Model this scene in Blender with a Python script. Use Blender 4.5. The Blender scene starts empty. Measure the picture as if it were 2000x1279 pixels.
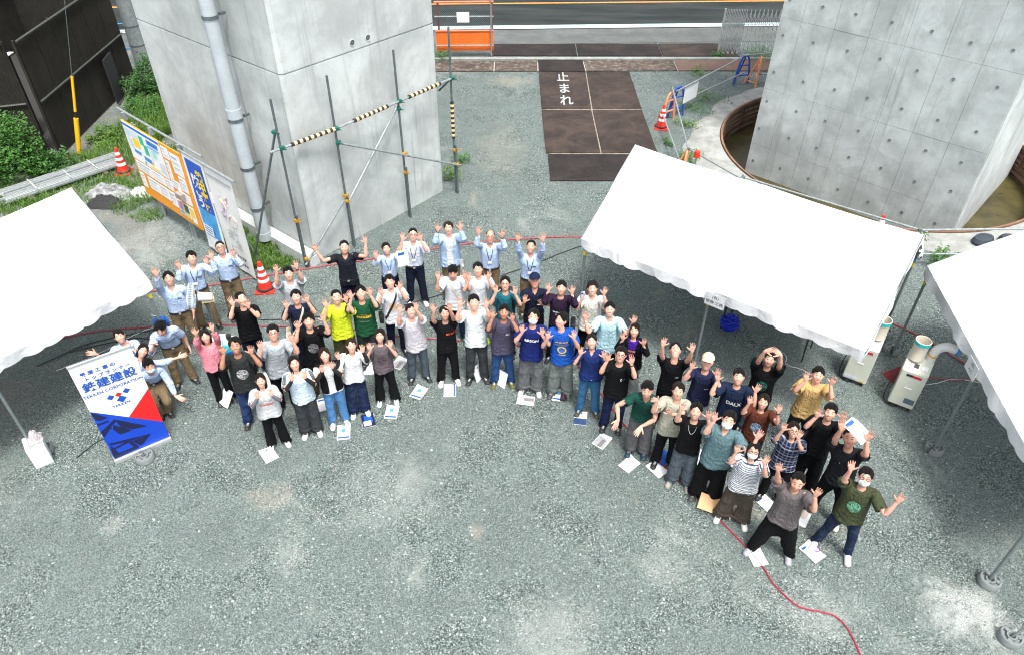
import bpy, bmesh, math, random
import numpy as np
from mathutils import Vector, Matrix, Euler
from mathutils.bvhtree import BVHTree

SC = bpy.context.scene
COL = SC.collection
RN = random.Random(11)
rad = math.radians

# ------------------------------------------------------------------ camera, sky, sun, exposure
cam_data = bpy.data.cameras.new('camera')
cam_data.sensor_width = 36.0
cam_data.sensor_fit = 'HORIZONTAL'
cam_data.lens = 25.56
cam_data.clip_start = 0.1
cam_data.clip_end = 2000.0
cam = bpy.data.objects.new('camera', cam_data)
COL.objects.link(cam)
cam.location = (0.0, 0.0, 9.05)
cam.rotation_euler = (rad(50.1365), rad(-0.3879), rad(0.3239))
SC.camera = cam

SUN_ELEV, SUN_AZ = 68.0, 160.0          # bright overcast, the sun's glow high behind the camera, a little to the right
world = bpy.data.worlds.new('World')
SC.world = world
world.use_nodes = True
wn = world.node_tree.nodes
wl = world.node_tree.links
wn.clear()
w_out = wn.new('ShaderNodeOutputWorld')
w_bg = wn.new('ShaderNodeBackground')
w_sky = wn.new('ShaderNodeTexSky')
w_sky.sky_type = 'NISHITA'
w_sky.sun_disc = False
w_sky.sun_elevation = rad(SUN_ELEV)
w_sky.sun_rotation = rad(SUN_AZ)
w_sky.dust_density = 4.0
w_sky.ozone_density = 1.0
w_hsv = wn.new('ShaderNodeHueSaturation')   # cloud cover takes most of the blue out of the skylight
w_hsv.inputs['Saturation'].default_value = 0.28
wl.new(w_sky.outputs[0], w_hsv.inputs['Color'])
wl.new(w_hsv.outputs[0], w_bg.inputs['Color'])
w_bg.inputs['Strength'].default_value = 0.095
wl.new(w_bg.outputs[0], w_out.inputs['Surface'])

sun_data = bpy.data.lights.new('sun', 'SUN')
sun_data.energy = 1.4
sun_data.angle = rad(13)
sun_data.color = (1.0, 0.97, 0.92)
sun = bpy.data.objects.new('sun', sun_data)
COL.objects.link(sun)
_az = rad(SUN_AZ)
sun_dir = Vector((math.sin(_az) * math.cos(rad(SUN_ELEV)), math.cos(_az) * math.cos(rad(SUN_ELEV)), math.sin(rad(SUN_ELEV))))
sun.rotation_euler = sun_dir.to_track_quat('Z', 'Y').to_euler()

SC.view_settings.view_transform = 'Standard'
SC.view_settings.look = 'None'
SC.view_settings.gamma = 1.0
SC.view_settings.use_curve_mapping = False
SC.view_settings.exposure = 1.7
SC.cycles.max_bounces = 5
SC.cycles.use_denoising = True
SC.cycles.filter_width = 1.1
SC.cycles.diffuse_bounces = 3
SC.cycles.glossy_bounces = 2
SC.cycles.transparent_max_bounces = 8

# ------------------------------------------------------------------ helpers: objects
def tag(o, label=None, cat=None, group=None, kind=None):
    if label: o['label'] = label
    if cat: o['category'] = cat
    if group: o['group'] = group
    if kind: o['kind'] = kind
    return o

def link(name, data, parent=None):
    o = bpy.data.objects.new(name, data)
    COL.objects.link(o)
    if parent is not None: o.parent = parent
    return o

def thing(name, label, cat, loc=(0, 0, 0), rz=0.0, group=None):
    o = link(name, None)
    o.location = loc
    o.rotation_euler = (0, 0, rz)
    o.empty_display_size = 0.1
    return tag(o, label, cat, group)

def copy_tree(o, parent=None):
    c = o.copy()
    COL.objects.link(c)
    c.parent = parent
    for ch in list(o.children):
        copy_tree(ch, c)
    return c

class MB:
    """collects simple shapes into one mesh"""
    def __init__(s):
        s.v, s.f, s.m = [], [], []
    def add(s, vs, fs, mi=0):
        b = len(s.v)
        s.v += [tuple(p) for p in vs]
        s.f += [tuple(b + i for i in f) for f in fs]
        s.m += [mi] * len(fs)
        return s
    def box(s, c, d, rz=0.0, mi=0, rot=None):
        M = rot if rot is not None else Matrix.Rotation(rz, 3, 'Z')
        hx, hy, hz = d[0] / 2, d[1] / 2, d[2] / 2
        vs = [Vector(c) + M @ Vector((x, y, z)) for z in (-hz, hz) for x, y in ((-hx, -hy), (hx, -hy), (hx, hy), (-hx, hy))]
        return s.add(vs, [(3, 2, 1, 0), (4, 5, 6, 7), (0, 1, 5, 4), (1, 2, 6, 5), (2, 3, 7, 6), (3, 0, 4, 7)], mi)
    def tube(s, pts, r, n=8, mi=0, cap=True):
        pts = [Vector(p) for p in pts]
        rs = r if isinstance(r, (list, tuple)) else [r] * len(pts)
        rings = []
        prev = None
        for i, p in enumerate(pts):
            t = (pts[min(i + 1, len(pts) - 1)] - pts[max(i - 1, 0)]).normalized()
            if prev is None:
                a = Vector((0, 0, 1)) if abs(t.z) < 0.9 else Vector((1, 0, 0))
                u = t.cross(a).normalized()
            else:
                u = (prev - t * prev.dot(t)).normalized()
            prev = u
            w = t.cross(u)
            rings.append([p + (u * math.cos(2 * math.pi * k / n) + w * math.sin(2 * math.pi * k / n)) * rs[i] for k in range(n)])
        b = len(s.v)
        for rg in rings: s.v += [tuple(q) for q in rg]
        for i in range(len(rings) - 1):
            for k in range(n):
                k2 = (k + 1) % n
                s.f.append((b + i * n + k, b + i * n + k2, b + (i + 1) * n + k2, b + (i + 1) * n + k)); s.m.append(mi)
        if cap:
            s.f.append(tuple(b + k for k in range(n))[::-1]); s.m.append(mi)
            e = b + (len(rings) - 1) * n
            s.f.append(tuple(e + k for k in range(n))); s.m.append(mi)
        return s
    def lathe(s, prof, c=(0, 0, 0), n=24, mi=0, a0=0.0, a1=2 * math.pi, closed=False):
        full = abs(a1 - a0 - 2 * math.pi) < 1e-6
        m = n if full else n + 1
        b = len(s.v)
        for r, z in prof:
            for k in range(m):
                a = a0 + (a1 - a0) * k / n
                s.v.append((c[0] + r * math.cos(a), c[1] + r * math.sin(a), c[2] + z))
        P = len(prof)
        for i in range(P if closed else P - 1):
            j = (i + 1) % P
            for k in range(n):
                k2 = (k + 1) % m if full else k + 1
                s.f.append((b + i * m + k, b + i * m + k2, b + j * m + k2, b + j * m + k)); s.m.append(mi)
        return s
    def prism(s, poly, z0, z1, mi=0):
        n = len(poly)
        vs = [(x, y, z0) for x, y in poly] + [(x, y, z1) for x, y in poly]
        fs = [tuple(range(n))[::-1], tuple(range(n, 2 * n))] + [(i, (i + 1) % n, n + (i + 1) % n, n + i) for i in range(n)]
        return s.add(vs, fs, mi)
    def mesh(s, name, mats, smooth=False, bevel=0.0):
        me = bpy.data.meshes.new(name)
        me.from_pydata(s.v, [], s.f)
        for m in (mats if isinstance(mats, (list, tuple)) else [mats]): me.materials.append(m)
        if len(set(s.m)) > 1: me.polygons.foreach_set('material_index', s.m)
        if bevel > 0:
            bm = bmesh.new(); bm.from_mesh(me)
            bmesh.ops.bevel(bm, geom=[e for e in bm.edges if len(e.link_faces) == 2 and e.calc_face_angle(0) > 0.6], offset=bevel, segments=2, affect='EDGES', profile=0.6)
            bm.to_mesh(me); bm.free()
        if smooth:
            me.polygons.foreach_set('use_smooth', [True] * len(me.polygons))
            me.set_sharp_from_angle(angle=rad(40))
        me.update()
        return me
    def build(s, name, mats, parent=None, smooth=False, bevel=0.0):
        return link(name, s.mesh(name, mats, smooth, bevel), parent)

def fbox(name, c, d, mat, parent=None, rz=0.0, bevel=0.0, rot=None):
    return MB().box(c, d, rz, rot=rot).build(name, mat, parent, bevel=bevel, smooth=bevel > 0)

def ftube(name, pts, r, mat, parent=None, n=8):
    return MB().tube(pts, r, n).build(name, mat, parent, smooth=True)

def spline(pts, k=6):
    """Catmull-Rom through the points"""
    P = [Vector(p) for p in pts]
    P = [P[0] * 2 - P[1]] + P + [P[-1] * 2 - P[-2]]
    out = []
    for i in range(1, len(P) - 2):
        for j in range(k):
            t = j / k
            a, b, c, d = P[i - 1], P[i], P[i + 1], P[i + 2]
            out.append(0.5 * ((2 * b) + (c - a) * t + (2 * a - 5 * b + 4 * c - d) * t * t + (3 * b - a - 3 * c + d) * t ** 3))
    out.append(P[-2])
    return out

# ------------------------------------------------------------------ helpers: materials
class NT:
    def __init__(s, name):
        s.mat = bpy.data.materials.new(name)
        s.mat.use_nodes = True
        s.n = s.mat.node_tree.nodes
        s.l = s.mat.node_tree.links
        s.n.clear()
        s.out = s.n.new('ShaderNodeOutputMaterial')
        s.b = s.n.new('ShaderNodeBsdfPrincipled')
        s.l.new(s.b.outputs[0], s.out.inputs['Surface'])
    def put(s, sock, v):
        if isinstance(v, bpy.types.NodeSocket): s.l.new(v, sock)
        elif isinstance(v, (tuple, list)) and len(v) == 3 and sock.type == 'RGBA': sock.default_value = (*v, 1)
        else: sock.default_value = v
    def node(s, t, out=0, props=None, **ins):
        nd = s.n.new(t)
        for k, v in (props or {}).items(): setattr(nd, k, v)
        for k, v in ins.items():
            s.put(nd.inputs[int(k[1:])] if k[0] == '_' and k[1:].isdigit() else nd.inputs[k.replace('_', ' ')], v)
        return nd.outputs[out]
    def math(s, op, a, b=0.0, c=0.0, clamp=False):
        nd = s.n.new('ShaderNodeMath'); nd.operation = op; nd.use_clamp = clamp
        s.put(nd.inputs[0], a); s.put(nd.inputs[1], b)
        if len(nd.inputs) > 2: s.put(nd.inputs[2], c)
        return nd.outputs[0]
    def mix(s, fac, a, b, blend='MIX'):
        nd = s.n.new('ShaderNodeMix'); nd.data_type = 'RGBA'; nd.blend_type = blend
        s.put(nd.inputs[0], fac); s.put(nd.inputs[6], a); s.put(nd.inputs[7], b)
        return nd.outputs[2]
    def ramp(s, v, stops, interp='LINEAR'):
        nd = s.n.new('ShaderNodeValToRGB'); nd.color_ramp.interpolation = interp
        el = nd.color_ramp.elements
        while len(el) < len(stops): el.new(0.5)
        for e, (p, c) in zip(el, stops):
            e.position = p
            e.color = (*c, 1) if len(c) == 3 else c
        s.put(nd.inputs[0], v)
        return nd.outputs[0]
    def smooth(s, v, a, b):
        return s.node('ShaderNodeMapRange', props={'interpolation_type': 'SMOOTHSTEP'}, Value=v, From_Min=a, From_Max=b)
    def noise(s, vec, scale, detail=4, rough=0.55, dist=0.0, out=0):
        return s.node('ShaderNodeTexNoise', out, Vector=vec, Scale=scale, Detail=detail, Roughness=rough, Distortion=dist)
    def pos(s): return s.n.new('ShaderNodeNewGeometry').outputs['Position']
    def obj(s): return s.n.new('ShaderNodeTexCoord').outputs['Object']
    def sep(s, v): return s.n.new('ShaderNodeSeparateXYZ'), v
    def xyz(s, v):
        nd = s.n.new('ShaderNodeSeparateXYZ'); s.put(nd.inputs[0], v)
        return nd.outputs[0], nd.outputs[1], nd.outputs[2]
    def scale(s, v, sc):
        return s.node('ShaderNodeVectorMath', props={'operation': 'MULTIPLY'}, _0=v, _1=sc)
    def bump(s, h, strength=0.4, dist=0.02, normal=None):
        nd = s.n.new('ShaderNodeBump')
        s.put(nd.inputs['Strength'], strength); s.put(nd.inputs['Distance'], dist); s.put(nd.inputs['Height'], h)
        if normal is not None: s.put(nd.inputs['Normal'], normal)
        return nd.outputs[0]
    def set(s, **kw):
        for k, v in kw.items(): s.put(s.b.inputs[k.replace('_', ' ')], v)
        return s.mat

_mc = {}
def paint(c, rough=0.5, metal=0.0, var=0.12, scale=9.0, bump=0.0, name=None):
    """plain surface with a little dirt and unevenness of its own"""
    key = (c, rough, metal, var, scale, bump)
    if key in _mc: return _mc[key]
    t = NT(name or 'surface')
    p = t.obj()
    n = t.noise(p, scale, 5, 0.6)
    n2 = t.noise(p, scale * 7, 3, 0.6)
    f = t.math('ADD', t.math('MULTIPLY', n, 0.7), t.math('MULTIPLY', n2, 0.3))
    col = t.mix(t.smooth(f, 0.3, 0.75), tuple(min(1, v * (1 - var)) for v in c), tuple(min(1, v * (1 + var)) for v in c))
    t.set(Base_Color=col, Roughness=t.math('ADD', rough - 0.08, t.math('MULTIPLY', n, 0.16)), Metallic=metal)
    if bump: t.set(Normal=t.bump(f, bump, 0.01))
    _mc[key] = t.mat
    return t.mat

def make_gravel():
    t = NT('gravel')
    p = t.pos()
    fl = t.node('ShaderNodeVectorMath', props={'operation': 'ADD'}, _0=t.scale(p, (1, 1, 0.0)), _1=t.scale(t.node('ShaderNodeTexNoise', 1, Vector=p, Scale=14.0, Detail=1.0), (0.045, 0.045, 0.0)))
    mid = t.noise(fl, 0.9, 4, 0.62, 0.4)
    big = t.noise(fl, 0.28, 3, 0.6)
    fine = t.noise(fl, 85, 2, 0.7)
    v1 = t.n.new('ShaderNodeTexVoronoi'); v1.inputs['Scale'].default_value = 56.0; t.put(v1.inputs['Vector'], fl)
    v2 = t.n.new('ShaderNodeTexVoronoi'); v2.inputs['Scale'].default_value = 112.0; t.put(v2.inputs['Vector'], fl)
    d1, c1, d2, c2 = v1.outputs[0], v1.outputs[1], v2.outputs[0], v2.outputs[1]
    r1 = t.xyz(c1)[0]; r2 = t.xyz(c2)[1]
    loose = t.smooth(mid, 0.36, 0.60)                   # loose stones here, trodden fines there
    tight = t.math('SUBTRACT', 1.0, loose)
    def both(a, b): return t.math('ADD', t.math('MULTIPLY', a, loose), t.math('MULTIPLY', b, tight))
    stops = [(0.0, (0.092, 0.125, 0.116)), (0.33, (0.180, 0.230, 0.217)), (0.66, (0.252, 0.312, 0.294)), (0.91, (0.355, 0.415, 0.395)), (1.0, (0.58, 0.62, 0.60))]
    stone = t.mix(loose, t.ramp(r2, stops), t.ramp(r1, stops))
    gap = both(t.smooth(d1, 0.74, 0.46), t.smooth(d2, 0.86, 0.42))  # colour darkens between the stones, shade of the gaps painted in
    col = t.mix(gap, (0.062, 0.080, 0.075), stone)
    col = t.mix(t.math('MULTIPLY', t.smooth(t.math('ADD', t.math('MULTIPLY', big, 0.6), t.math('MULTIPLY', mid, 0.4)), 0.46, 0.68), 0.45), col, t.mix(0.5, col, (0.075, 0.088, 0.08)))
    # pale stone dust lying in patches, and ochre sand trodden in
    dn = t.noise(fl, 0.55, 5, 0.68, 0.7)
    dust = t.math('MULTIPLY', t.smooth(dn, 0.55, 0.72), t.smooth(t.math('ADD', fine, t.math('MULTIPLY', mid, 0.3)), 0.50, 0.74))
    col = t.mix(t.math('MULTIPLY', dust, 0.42), col, (0.58, 0.60, 0.56))
    sand = t.math('MULTIPLY', t.smooth(dn, 0.40, 0.28), t.smooth(fine, 0.3, 0.6))
    col = t.mix(t.math('MULTIPLY', sand, 0.62), col, (0.40, 0.365, 0.295))
    X, Y, Z = t.xyz(p)
    edge = t.math('MULTIPLY', t.math('SUBTRACT', t.noise(fl, 2.2, 6, 0.78, 0.8), 0.47), 3.6)
    def patch(cx, cy, rx, ry, c, a):
        # a spill of its own shape: whitish lime dust or tan sand
        nonlocal col
        dx = t.math('MULTIPLY', t.math('SUBTRACT', X, cx), 1 / rx); dy = t.math('MULTIPLY', t.math('SUBTRACT', Y, cy), 1 / ry)
        d = t.math('ADD', t.math('ADD', t.math('MULTIPLY', dx, dx), t.math('MULTIPLY', dy, dy)), edge)
        col = t.mix(t.math('MULTIPLY', t.math('MULTIPLY', t.smooth(d, 1.1, -0.1), t.smooth(fine, 0.30, 0.62)), a), col, c)
    LIME, TAN = (0.66, 0.68, 0.65), (0.47, 0.43, 0.345)
    for q in ((0.5, 4.7, 0.75, 0.7, LIME, 0.42), (6.05, 4.95, 0.75, 0.65, LIME, 0.95), (4.1, 5.0, 0.7, 0.55, LIME, 0.38), (-0.49, 6.19, 0.16, 0.22, TAN, 0.9), (-3.7, 6.79, 0.45, 0.35, TAN, 0.55), (-0.33, 18.5, 0.9, 2.0, TAN, 0.38), (-3.32, 11.6, 0.8, 0.5, TAN, 0.4),
              (-5.84, 6.26, 0.25, 0.2, LIME, 0.4), (3.5, 21.6, 0.35, 2.4, TAN, 0.5), (-1.83, 6.9, 1.0, 0.8, LIME, 0.22), (-8.1, 13.6, 1.1, 1.2, LIME, 0.5), (-0.2, 23.4, 1.0, 0.6, TAN, 0.6)):
        patch(*q)
    # trampled, earthier ground along the left hand side
    soil = t.math('MULTIPLY', t.smooth(X, -7.2, -9.6), t.smooth(mid, 0.34, 0.60))
    col = t.mix(t.math('MULTIPLY', soil, 0.7), col, t.mix(fine, (0.15, 0.135, 0.11), (0.42, 0.40, 0.36)))
    h = t.math('SUBTRACT', t.math('MULTIPLY', both(r1, r2), 0.55), both(d1, t.math('MULTIPLY', d2, 0.55)))
    return t.set(Base_Color=col, Roughness=0.95, Specular_IOR_Level=0.25, Normal=t.bump(h, 0.9, 0.035))

def make_concrete(name, base, streak=0.5, seed=0.0, blotch=1.0):
    t = NT(name)
    p = t.node('ShaderNodeVectorMath', props={'operation': 'ADD'}, _0=t.pos(), _1=(seed, seed * 1.7, seed * 0.3))
    big = t.noise(p, 0.7 * blotch, 6, 0.62, 0.3)
    mid = t.noise(p, 3.2, 6, 0.65)
    fine = t.noise(p, 55, 4, 0.7)
    st = t.noise(t.scale(p, (5.5, 5.5, 0.22)), 1.0, 5, 0.6)
    st2 = t.noise(t.scale(p, (16.0, 16.0, 0.5)), 1.0, 4, 0.6)
    lo = tuple(v * 0.72 for v in base); hi = tuple(min(1, v * 1.16) for v in base)
    col = t.mix(t.smooth(big, 0.30, 0.70), lo, hi)
    col = t.mix(t.math('MULTIPLY', t.smooth(mid, 0.42, 0.75), 0.4), col, tuple(v * 0.70 for v in base))
    col = t.mix(t.math('MULTIPLY', t.smooth(st, 0.55, 0.78), streak), col, tuple(v * 0.45 for v in base))
    col = t.mix(t.math('MULTIPLY', t.smooth(st2, 0.58, 0.8), streak * 0.55), col, tuple(min(1, v * 1.3) for v in base))
    col = t.mix(t.math('MULTIPLY', t.smooth(fine, 0.62, 0.8), 0.22), col, tuple(v * 0.5 for v in base))
    blot = t.noise(p, 1.7, 5, 0.7, 1.0)
    col = t.mix(t.math('MULTIPLY', t.smooth(blot, 0.52, 0.66), 0.28), col, tuple(v * 0.62 for v in base))
    pit = t.node('ShaderNodeTexVoronoi', 0, Vector=p, Scale=7.0)
    col = t.mix(t.math('MULTIPLY', t.smooth(pit, 0.09, 0.05), 0.5), col, tuple(v * 0.4 for v in base))
    h = t.math('ADD', t.math('MULTIPLY', mid, 0.6), t.math('MULTIPLY', fine, 0.35))
    return t.set(Base_Color=col, Roughness=0.86, Normal=t.bump(h, 0.22, 0.012))

def make_rust(name, dark, red, pale, amount=0.3, seed=0.0):
    t = NT(name)
    p = t.node('ShaderNodeVectorMath', props={'operation': 'ADD'}, _0=t.pos(), _1=(seed, -seed, 0.0))
    n1 = t.noise(p, 1.1, 7, 0.68, 0.5)
    n2 = t.noise(p, 6.0, 6, 0.7)
    n3 = t.noise(t.scale(p, (1.0, 7.0, 1.0)), 5.0, 5, 0.6)
    col = t.mix(t.smooth(n1, 0.35, 0.68), dark, red)
    col = t.mix(t.math('MULTIPLY', t.smooth(n2, 0.5, 0.78), 0.55), col, tuple(v * 0.5 for v in dark))
    col = t.mix(t.math('MULTIPLY', t.smooth(n2, 0.60 - amount * 0.2, 0.82), amount), col, pale)
    col = t.mix(t.math('MULTIPLY', t.smooth(n3, 0.62, 0.8), 0.25), col, pale)
    return t.set(Base_Color=col, Roughness=t.math('ADD', 0.72, t.math('MULTIPLY', n2, 0.25)), Specular_IOR_Level=0.2, Normal=t.bump(n2, 0.2, 0.01))

def make_asphalt():
    t = NT('asphalt')
    p = t.pos()
    n1 = t.noise(t.scale(p, (0.25, 1.6, 1)), 1.0, 5, 0.6)
    n2 = t.noise(p, 90, 3, 0.7)
    col = t.mix(t.smooth(n1, 0.3, 0.7), (0.018, 0.023, 0.023), (0.040, 0.047, 0.046))
    col = t.mix(t.math('MULTIPLY', t.smooth(n2, 0.55, 0.8), 0.25), col, (0.075, 0.08, 0.078))
    return t.set(Base_Color=col, Roughness=0.95, Specular_IOR_Level=0.15, Normal=t.bump(n2, 0.3, 0.008))

def make_water():
    t = NT('muddy_water')
    p = t.pos()
    n1 = t.noise(p, 1.2, 6, 0.65, 0.4)
    n2 = t.noise(t.scale(p, (2.0, 7.0, 1.0)), 2.2, 5, 0.7, 0.6)
    col = t.mix(t.smooth(n1, 0.3, 0.7), (0.036, 0.032, 0.012), (0.085, 0.072, 0.028))
    col = t.mix(t.math('MULTIPLY', t.smooth(n2, 0.58, 0.66), 0.75), col, (0.018, 0.015, 0.010))
    return t.set(Base_Color=col, Roughness=0.4, Specular_IOR_Level=0.3, Normal=t.bump(n2, 0.12, 0.01))

def make_fabric(name, c, trans=0.12):
    t = NT(name)
    p = t.obj()
    n = t.noise(p, 2.2, 5, 0.6, 0.5)
    folds = t.noise(t.scale(p, (2.0, 0.8, 1.0)), 1.3, 3, 0.5, 1.2)
    dirt = t.noise(p, 9.0, 6, 0.7)
    col = t.mix(t.math('MULTIPLY', t.smooth(dirt, 0.58, 0.8), 0.15), c, tuple(v * 0.72 for v in c))
    t.set(Base_Color=col, Roughness=0.62, Normal=t.bump(t.math('ADD', n, folds), 0.5, 0.07))
    tr = t.node('ShaderNodeBsdfTranslucent', Color=col)
    mx = t.n.new('ShaderNodeMixShader')
    mx.inputs[0].default_value = trans
    t.l.new(t.b.outputs[0], mx.inputs[1]); t.l.new(tr, mx.inputs[2]); t.l.new(mx.outputs[0], t.out.inputs['Surface'])
    return t.mat

def make_leaf(name, a, b):
    t = NT(name)
    n = t.noise(t.pos(), 3.0, 4, 0.7)
    rnd = t.noise(t.pos(), 40.0, 2, 0.7)
    col = t.mix(t.smooth(t.math('ADD', t.math('MULTIPLY', n, 0.5), t.math('MULTIPLY', rnd, 0.5)), 0.32, 0.68), a, b)
    t.set(Base_Color=col, Roughness=0.5)
    tr = t.node('ShaderNodeBsdfTranslucent', Color=t.mix(0.5, col, b))
    mx = t.n.new('ShaderNodeMixShader'); mx.inputs[0].default_value = 0.3
    t.l.new(t.b.outputs[0], mx.inputs[1]); t.l.new(tr, mx.inputs[2]); t.l.new(mx.outputs[0], t.out.inputs['Surface'])
    return t.mat

M = {
    'gravel': make_gravel(),
    'concrete_left': make_concrete('concrete_weathered', (0.50, 0.535, 0.53), 0.8, 3.0),
    'concrete_right': make_concrete('concrete_panel_cast', (0.475, 0.515, 0.51), 0.7, 9.0, 1.6),
    'concrete_pale': make_concrete('concrete_pale', (0.285, 0.295, 0.275), 0.4, 5.0, 4.0),
    'plate': make_rust('steel_plate_brown', (0.030, 0.024, 0.022), (0.066, 0.047, 0.040), (0.17, 0.14, 0.115), 0.3, 1.0),
    'plate_dark': make_rust('steel_plate_dark', (0.018, 0.016, 0.0155), (0.038, 0.030, 0.028), (0.14, 0.12, 0.10), 0.2, 4.0),
    'plate_pale': make_rust('steel_plate_flaked', (0.055, 0.044, 0.039), (0.095, 0.068, 0.056), (0.40, 0.36, 0.30), 0.75, 7.0),
    'liner': make_rust('rusty_liner_steel', (0.11, 0.072, 0.052), (0.20, 0.125, 0.085), (0.38, 0.29, 0.22), 0.45, 2.0),
    'rim': make_rust('rusty_rim', (0.17, 0.095, 0.06), (0.26, 0.15, 0.10), (0.45, 0.38, 0.32), 0.5, 6.0),
    'asphalt': make_asphalt(),
    'apron': make_concrete('apron_concrete', (0.105, 0.115, 0.112), 0.2, 8.0, 1.5),
    'water': make_water(),
    'tent': make_fabric('tent_cloth', (0.66, 0.685, 0.70), 0.05),
    'white': paint((0.80, 0.80, 0.79), 0.45, var=0.05, name='white_paint'),
    'road_white': paint((0.60, 0.63, 0.62), 0.7, var=0.15, scale=4, name='road_paint_white'),
    'road_cyan': paint((0.42, 0.60, 0.62), 0.7, var=0.2, scale=4, name='road_paint_cyan'),
    'road_orange': paint((0.62, 0.25, 0.05), 0.7, var=0.2, scale=4, name='road_paint_orange'),
    'galv': paint((0.36, 0.40, 0.41), 0.42, 0.55, 0.25, 14, name='galvanised_steel'),
    'galv_dark': paint((0.13, 0.16, 0.165), 0.5, 0.4, 0.3, 14, name='weathered_steel_tube'),
    'tent_pole': paint((0.20, 0.235, 0.235), 0.45, 0.3, 0.2, 14, name='tent_pole_steel'),
    'alu': paint((0.62, 0.65, 0.66), 0.35, 0.6, 0.12, 20, name='aluminium'),
    'black': paint((0.018, 0.018, 0.02), 0.55, name='black_plastic'),
    'rubber': paint((0.022, 0.022, 0.024), 0.8, name='black_rubber'),
    'grey_pvc': paint((0.42, 0.47, 0.50), 0.45, var=0.1, scale=3, name='grey_pipe'),
    'cone_red': paint((0.70, 0.035, 0.02), 0.45, var=0.12, name='cone_red'),
    'orange': paint((0.80, 0.16, 0.02), 0.5, var=0.12, scale=2.5, name='orange_paint'),
    'orange_pipe': paint((0.80, 0.28, 0.13), 0.5, var=0.12, name='orange_pipe'),
    'blue': paint((0.015, 0.085, 0.42), 0.45, var=0.2, name='blue_paint'),
    'blue_light': paint((0.03, 0.25, 0.62), 0.5, var=0.15, name='light_blue_paint'),
    'teal': paint((0.010, 0.11, 0.085), 0.5, var=0.15, name='green_clamp'),
    'amber': paint((0.42, 0.22, 0.02), 0.5, var=0.15, name='amber_clamp'),
    'yellow': paint((0.80, 0.42, 0.01), 0.45, var=0.08, name='yellow_sleeve'),
    'tape_yellow': paint((0.85, 0.58, 0.28), 0.5, var=0.08, name='tape_yellow'),
    'fence': make_rust('brown_sheet', (0.021, 0.020, 0.017), (0.032, 0.029, 0.024), (0.055, 0.05, 0.042), 0.15, 3.3),
    'fence_edge': paint((0.075, 0.08, 0.07), 0.6, 0.2, 0.25, name='fence_tube'),
    'cream': paint((0.60, 0.62, 0.53), 0.5, var=0.06, scale=3, name='cream_enamel'),
    'cream_duct': paint((0.70, 0.64, 0.53), 0.55, var=0.08, scale=6, name='beige_duct'),
    'turquoise': paint((0.02, 0.45, 0.45), 0.45, name='turquoise_band'),
    'weight': paint((0.175, 0.195, 0.195), 0.8, var=0.18, scale=12, bump=0.3, name='weight_concrete'),
    'leaf': make_leaf('leaf_green', (0.030, 0.11, 0.018), (0.10, 0.26, 0.04)),
    'leaf_dark': make_leaf('leaf_dark', (0.020, 0.080, 0.016), (0.07, 0.19, 0.035)),
    'grass': make_leaf('grass_blade', (0.06, 0.15, 0.018), (0.17, 0.30, 0.05)),
    'bark': paint((0.09, 0.07, 0.05), 0.9, name='stem'),
    'hose': paint((0.34, 0.015, 0.04), 0.55, var=0.15, name='red_hose'),
    'rope': paint((0.42, 0.07, 0.08), 0.7, var=0.3, scale=30, name='red_rope'),
    'cable': paint((0.015, 0.017, 0.018), 0.6, name='black_cable'),
    'cable_white': paint((0.62, 0.63, 0.61), 0.5, name='white_cable'),
    'paper': paint((0.80, 0.81, 0.82), 0.6, var=0.03, name='paper'),
    'ink_blue': paint((0.01, 0.09, 0.42), 0.5, var=0.05, name='ink_blue'),
    'ink_black': paint((0.02, 0.02, 0.025), 0.6, var=0.05, name='ink_black'),
    'ink_grey': paint((0.38, 0.40, 0.42), 0.6, var=0.3, scale=40, name='ink_grey'),
}

# ------------------------------------------------------------------ ground with the round pit opening
PIT = (9.95, 18.44)
PIT_R = 4.17
def make_ground():
    n = 96
    vs, fs = [], []
    rings = []
    for lev in range(4):
        ring = []
        for k in range(n):
            a = 2 * math.pi * k / n
            ca, sa = math.cos(a), math.sin(a)
            if lev == 0: r = PIT_R + 0.02
            elif lev == 1: r = PIT_R + 1.5
            else:
                R_ = (40.0, 900.0)[lev - 2]
                r = R_
            vs.append((PIT[0] + r * ca, PIT[1] + r * sa, 0.0))
            ring.append(len(vs) - 1)
        rings.append(ring)
    for a, b in zip(rings, rings[1:]):
        for k in range(n):
            fs.append((a[k], b[k], b[(k + 1) % n], a[(k + 1) % n]))
    me = bpy.data.meshes.new('ground')
    me.from_pydata(vs, [], fs)
    me.materials.append(M['gravel'])
    return tag(link('ground', me), 'grey green crushed stone yard', None, None, 'structure')
make_ground()

def sheet(name, poly, z, mat, kind='structure', label=None, t=0.0):
    m = MB()
    if t > 0: m.prism(poly, z - t, z)
    else: m.add([(x, y, z) for x, y in poly], [tuple(range(len(poly)))])
    o = m.build(name, mat)
    return tag(o, label, None, None, kind)

def strip(x0, x1, y_at, w):
    """long band along the road: y_at gives the centre line as (y at x=0, slope)"""
    y0, s = y_at
    return [(x0, y0 + s * x0 - w / 2), (x1, y0 + s * x1 - w / 2), (x1, y0 + s * x1 + w / 2), (x0, y0 + s * x0 + w / 2)]
SL = 0.062
sheet('road_verge', strip(-90, 90, (27.72, SL), 1.76), 0.012, M['apron'], label='grey concrete shoulder between the steel plates and the road')
sheet('road', strip(-90, 90, (33.6, SL), 10.3), 0.016, M['asphalt'], label='dark asphalt road crossing behind the yard')
sheet('edge_line', strip(-90, 90, (28.62, SL), 0.16), 0.022, M['road_white'], label='white edge line of the road')
sheet('edge_band', strip(-90, 90, (28.84, SL), 0.2), 0.022, M['road_cyan'], label='pale cyan band beside the white edge line')
sheet('centre_line', strip(-90, 90, (31.78, SL), 0.15), 0.022, M['road_orange'], label='orange centre line of the road')
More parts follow.
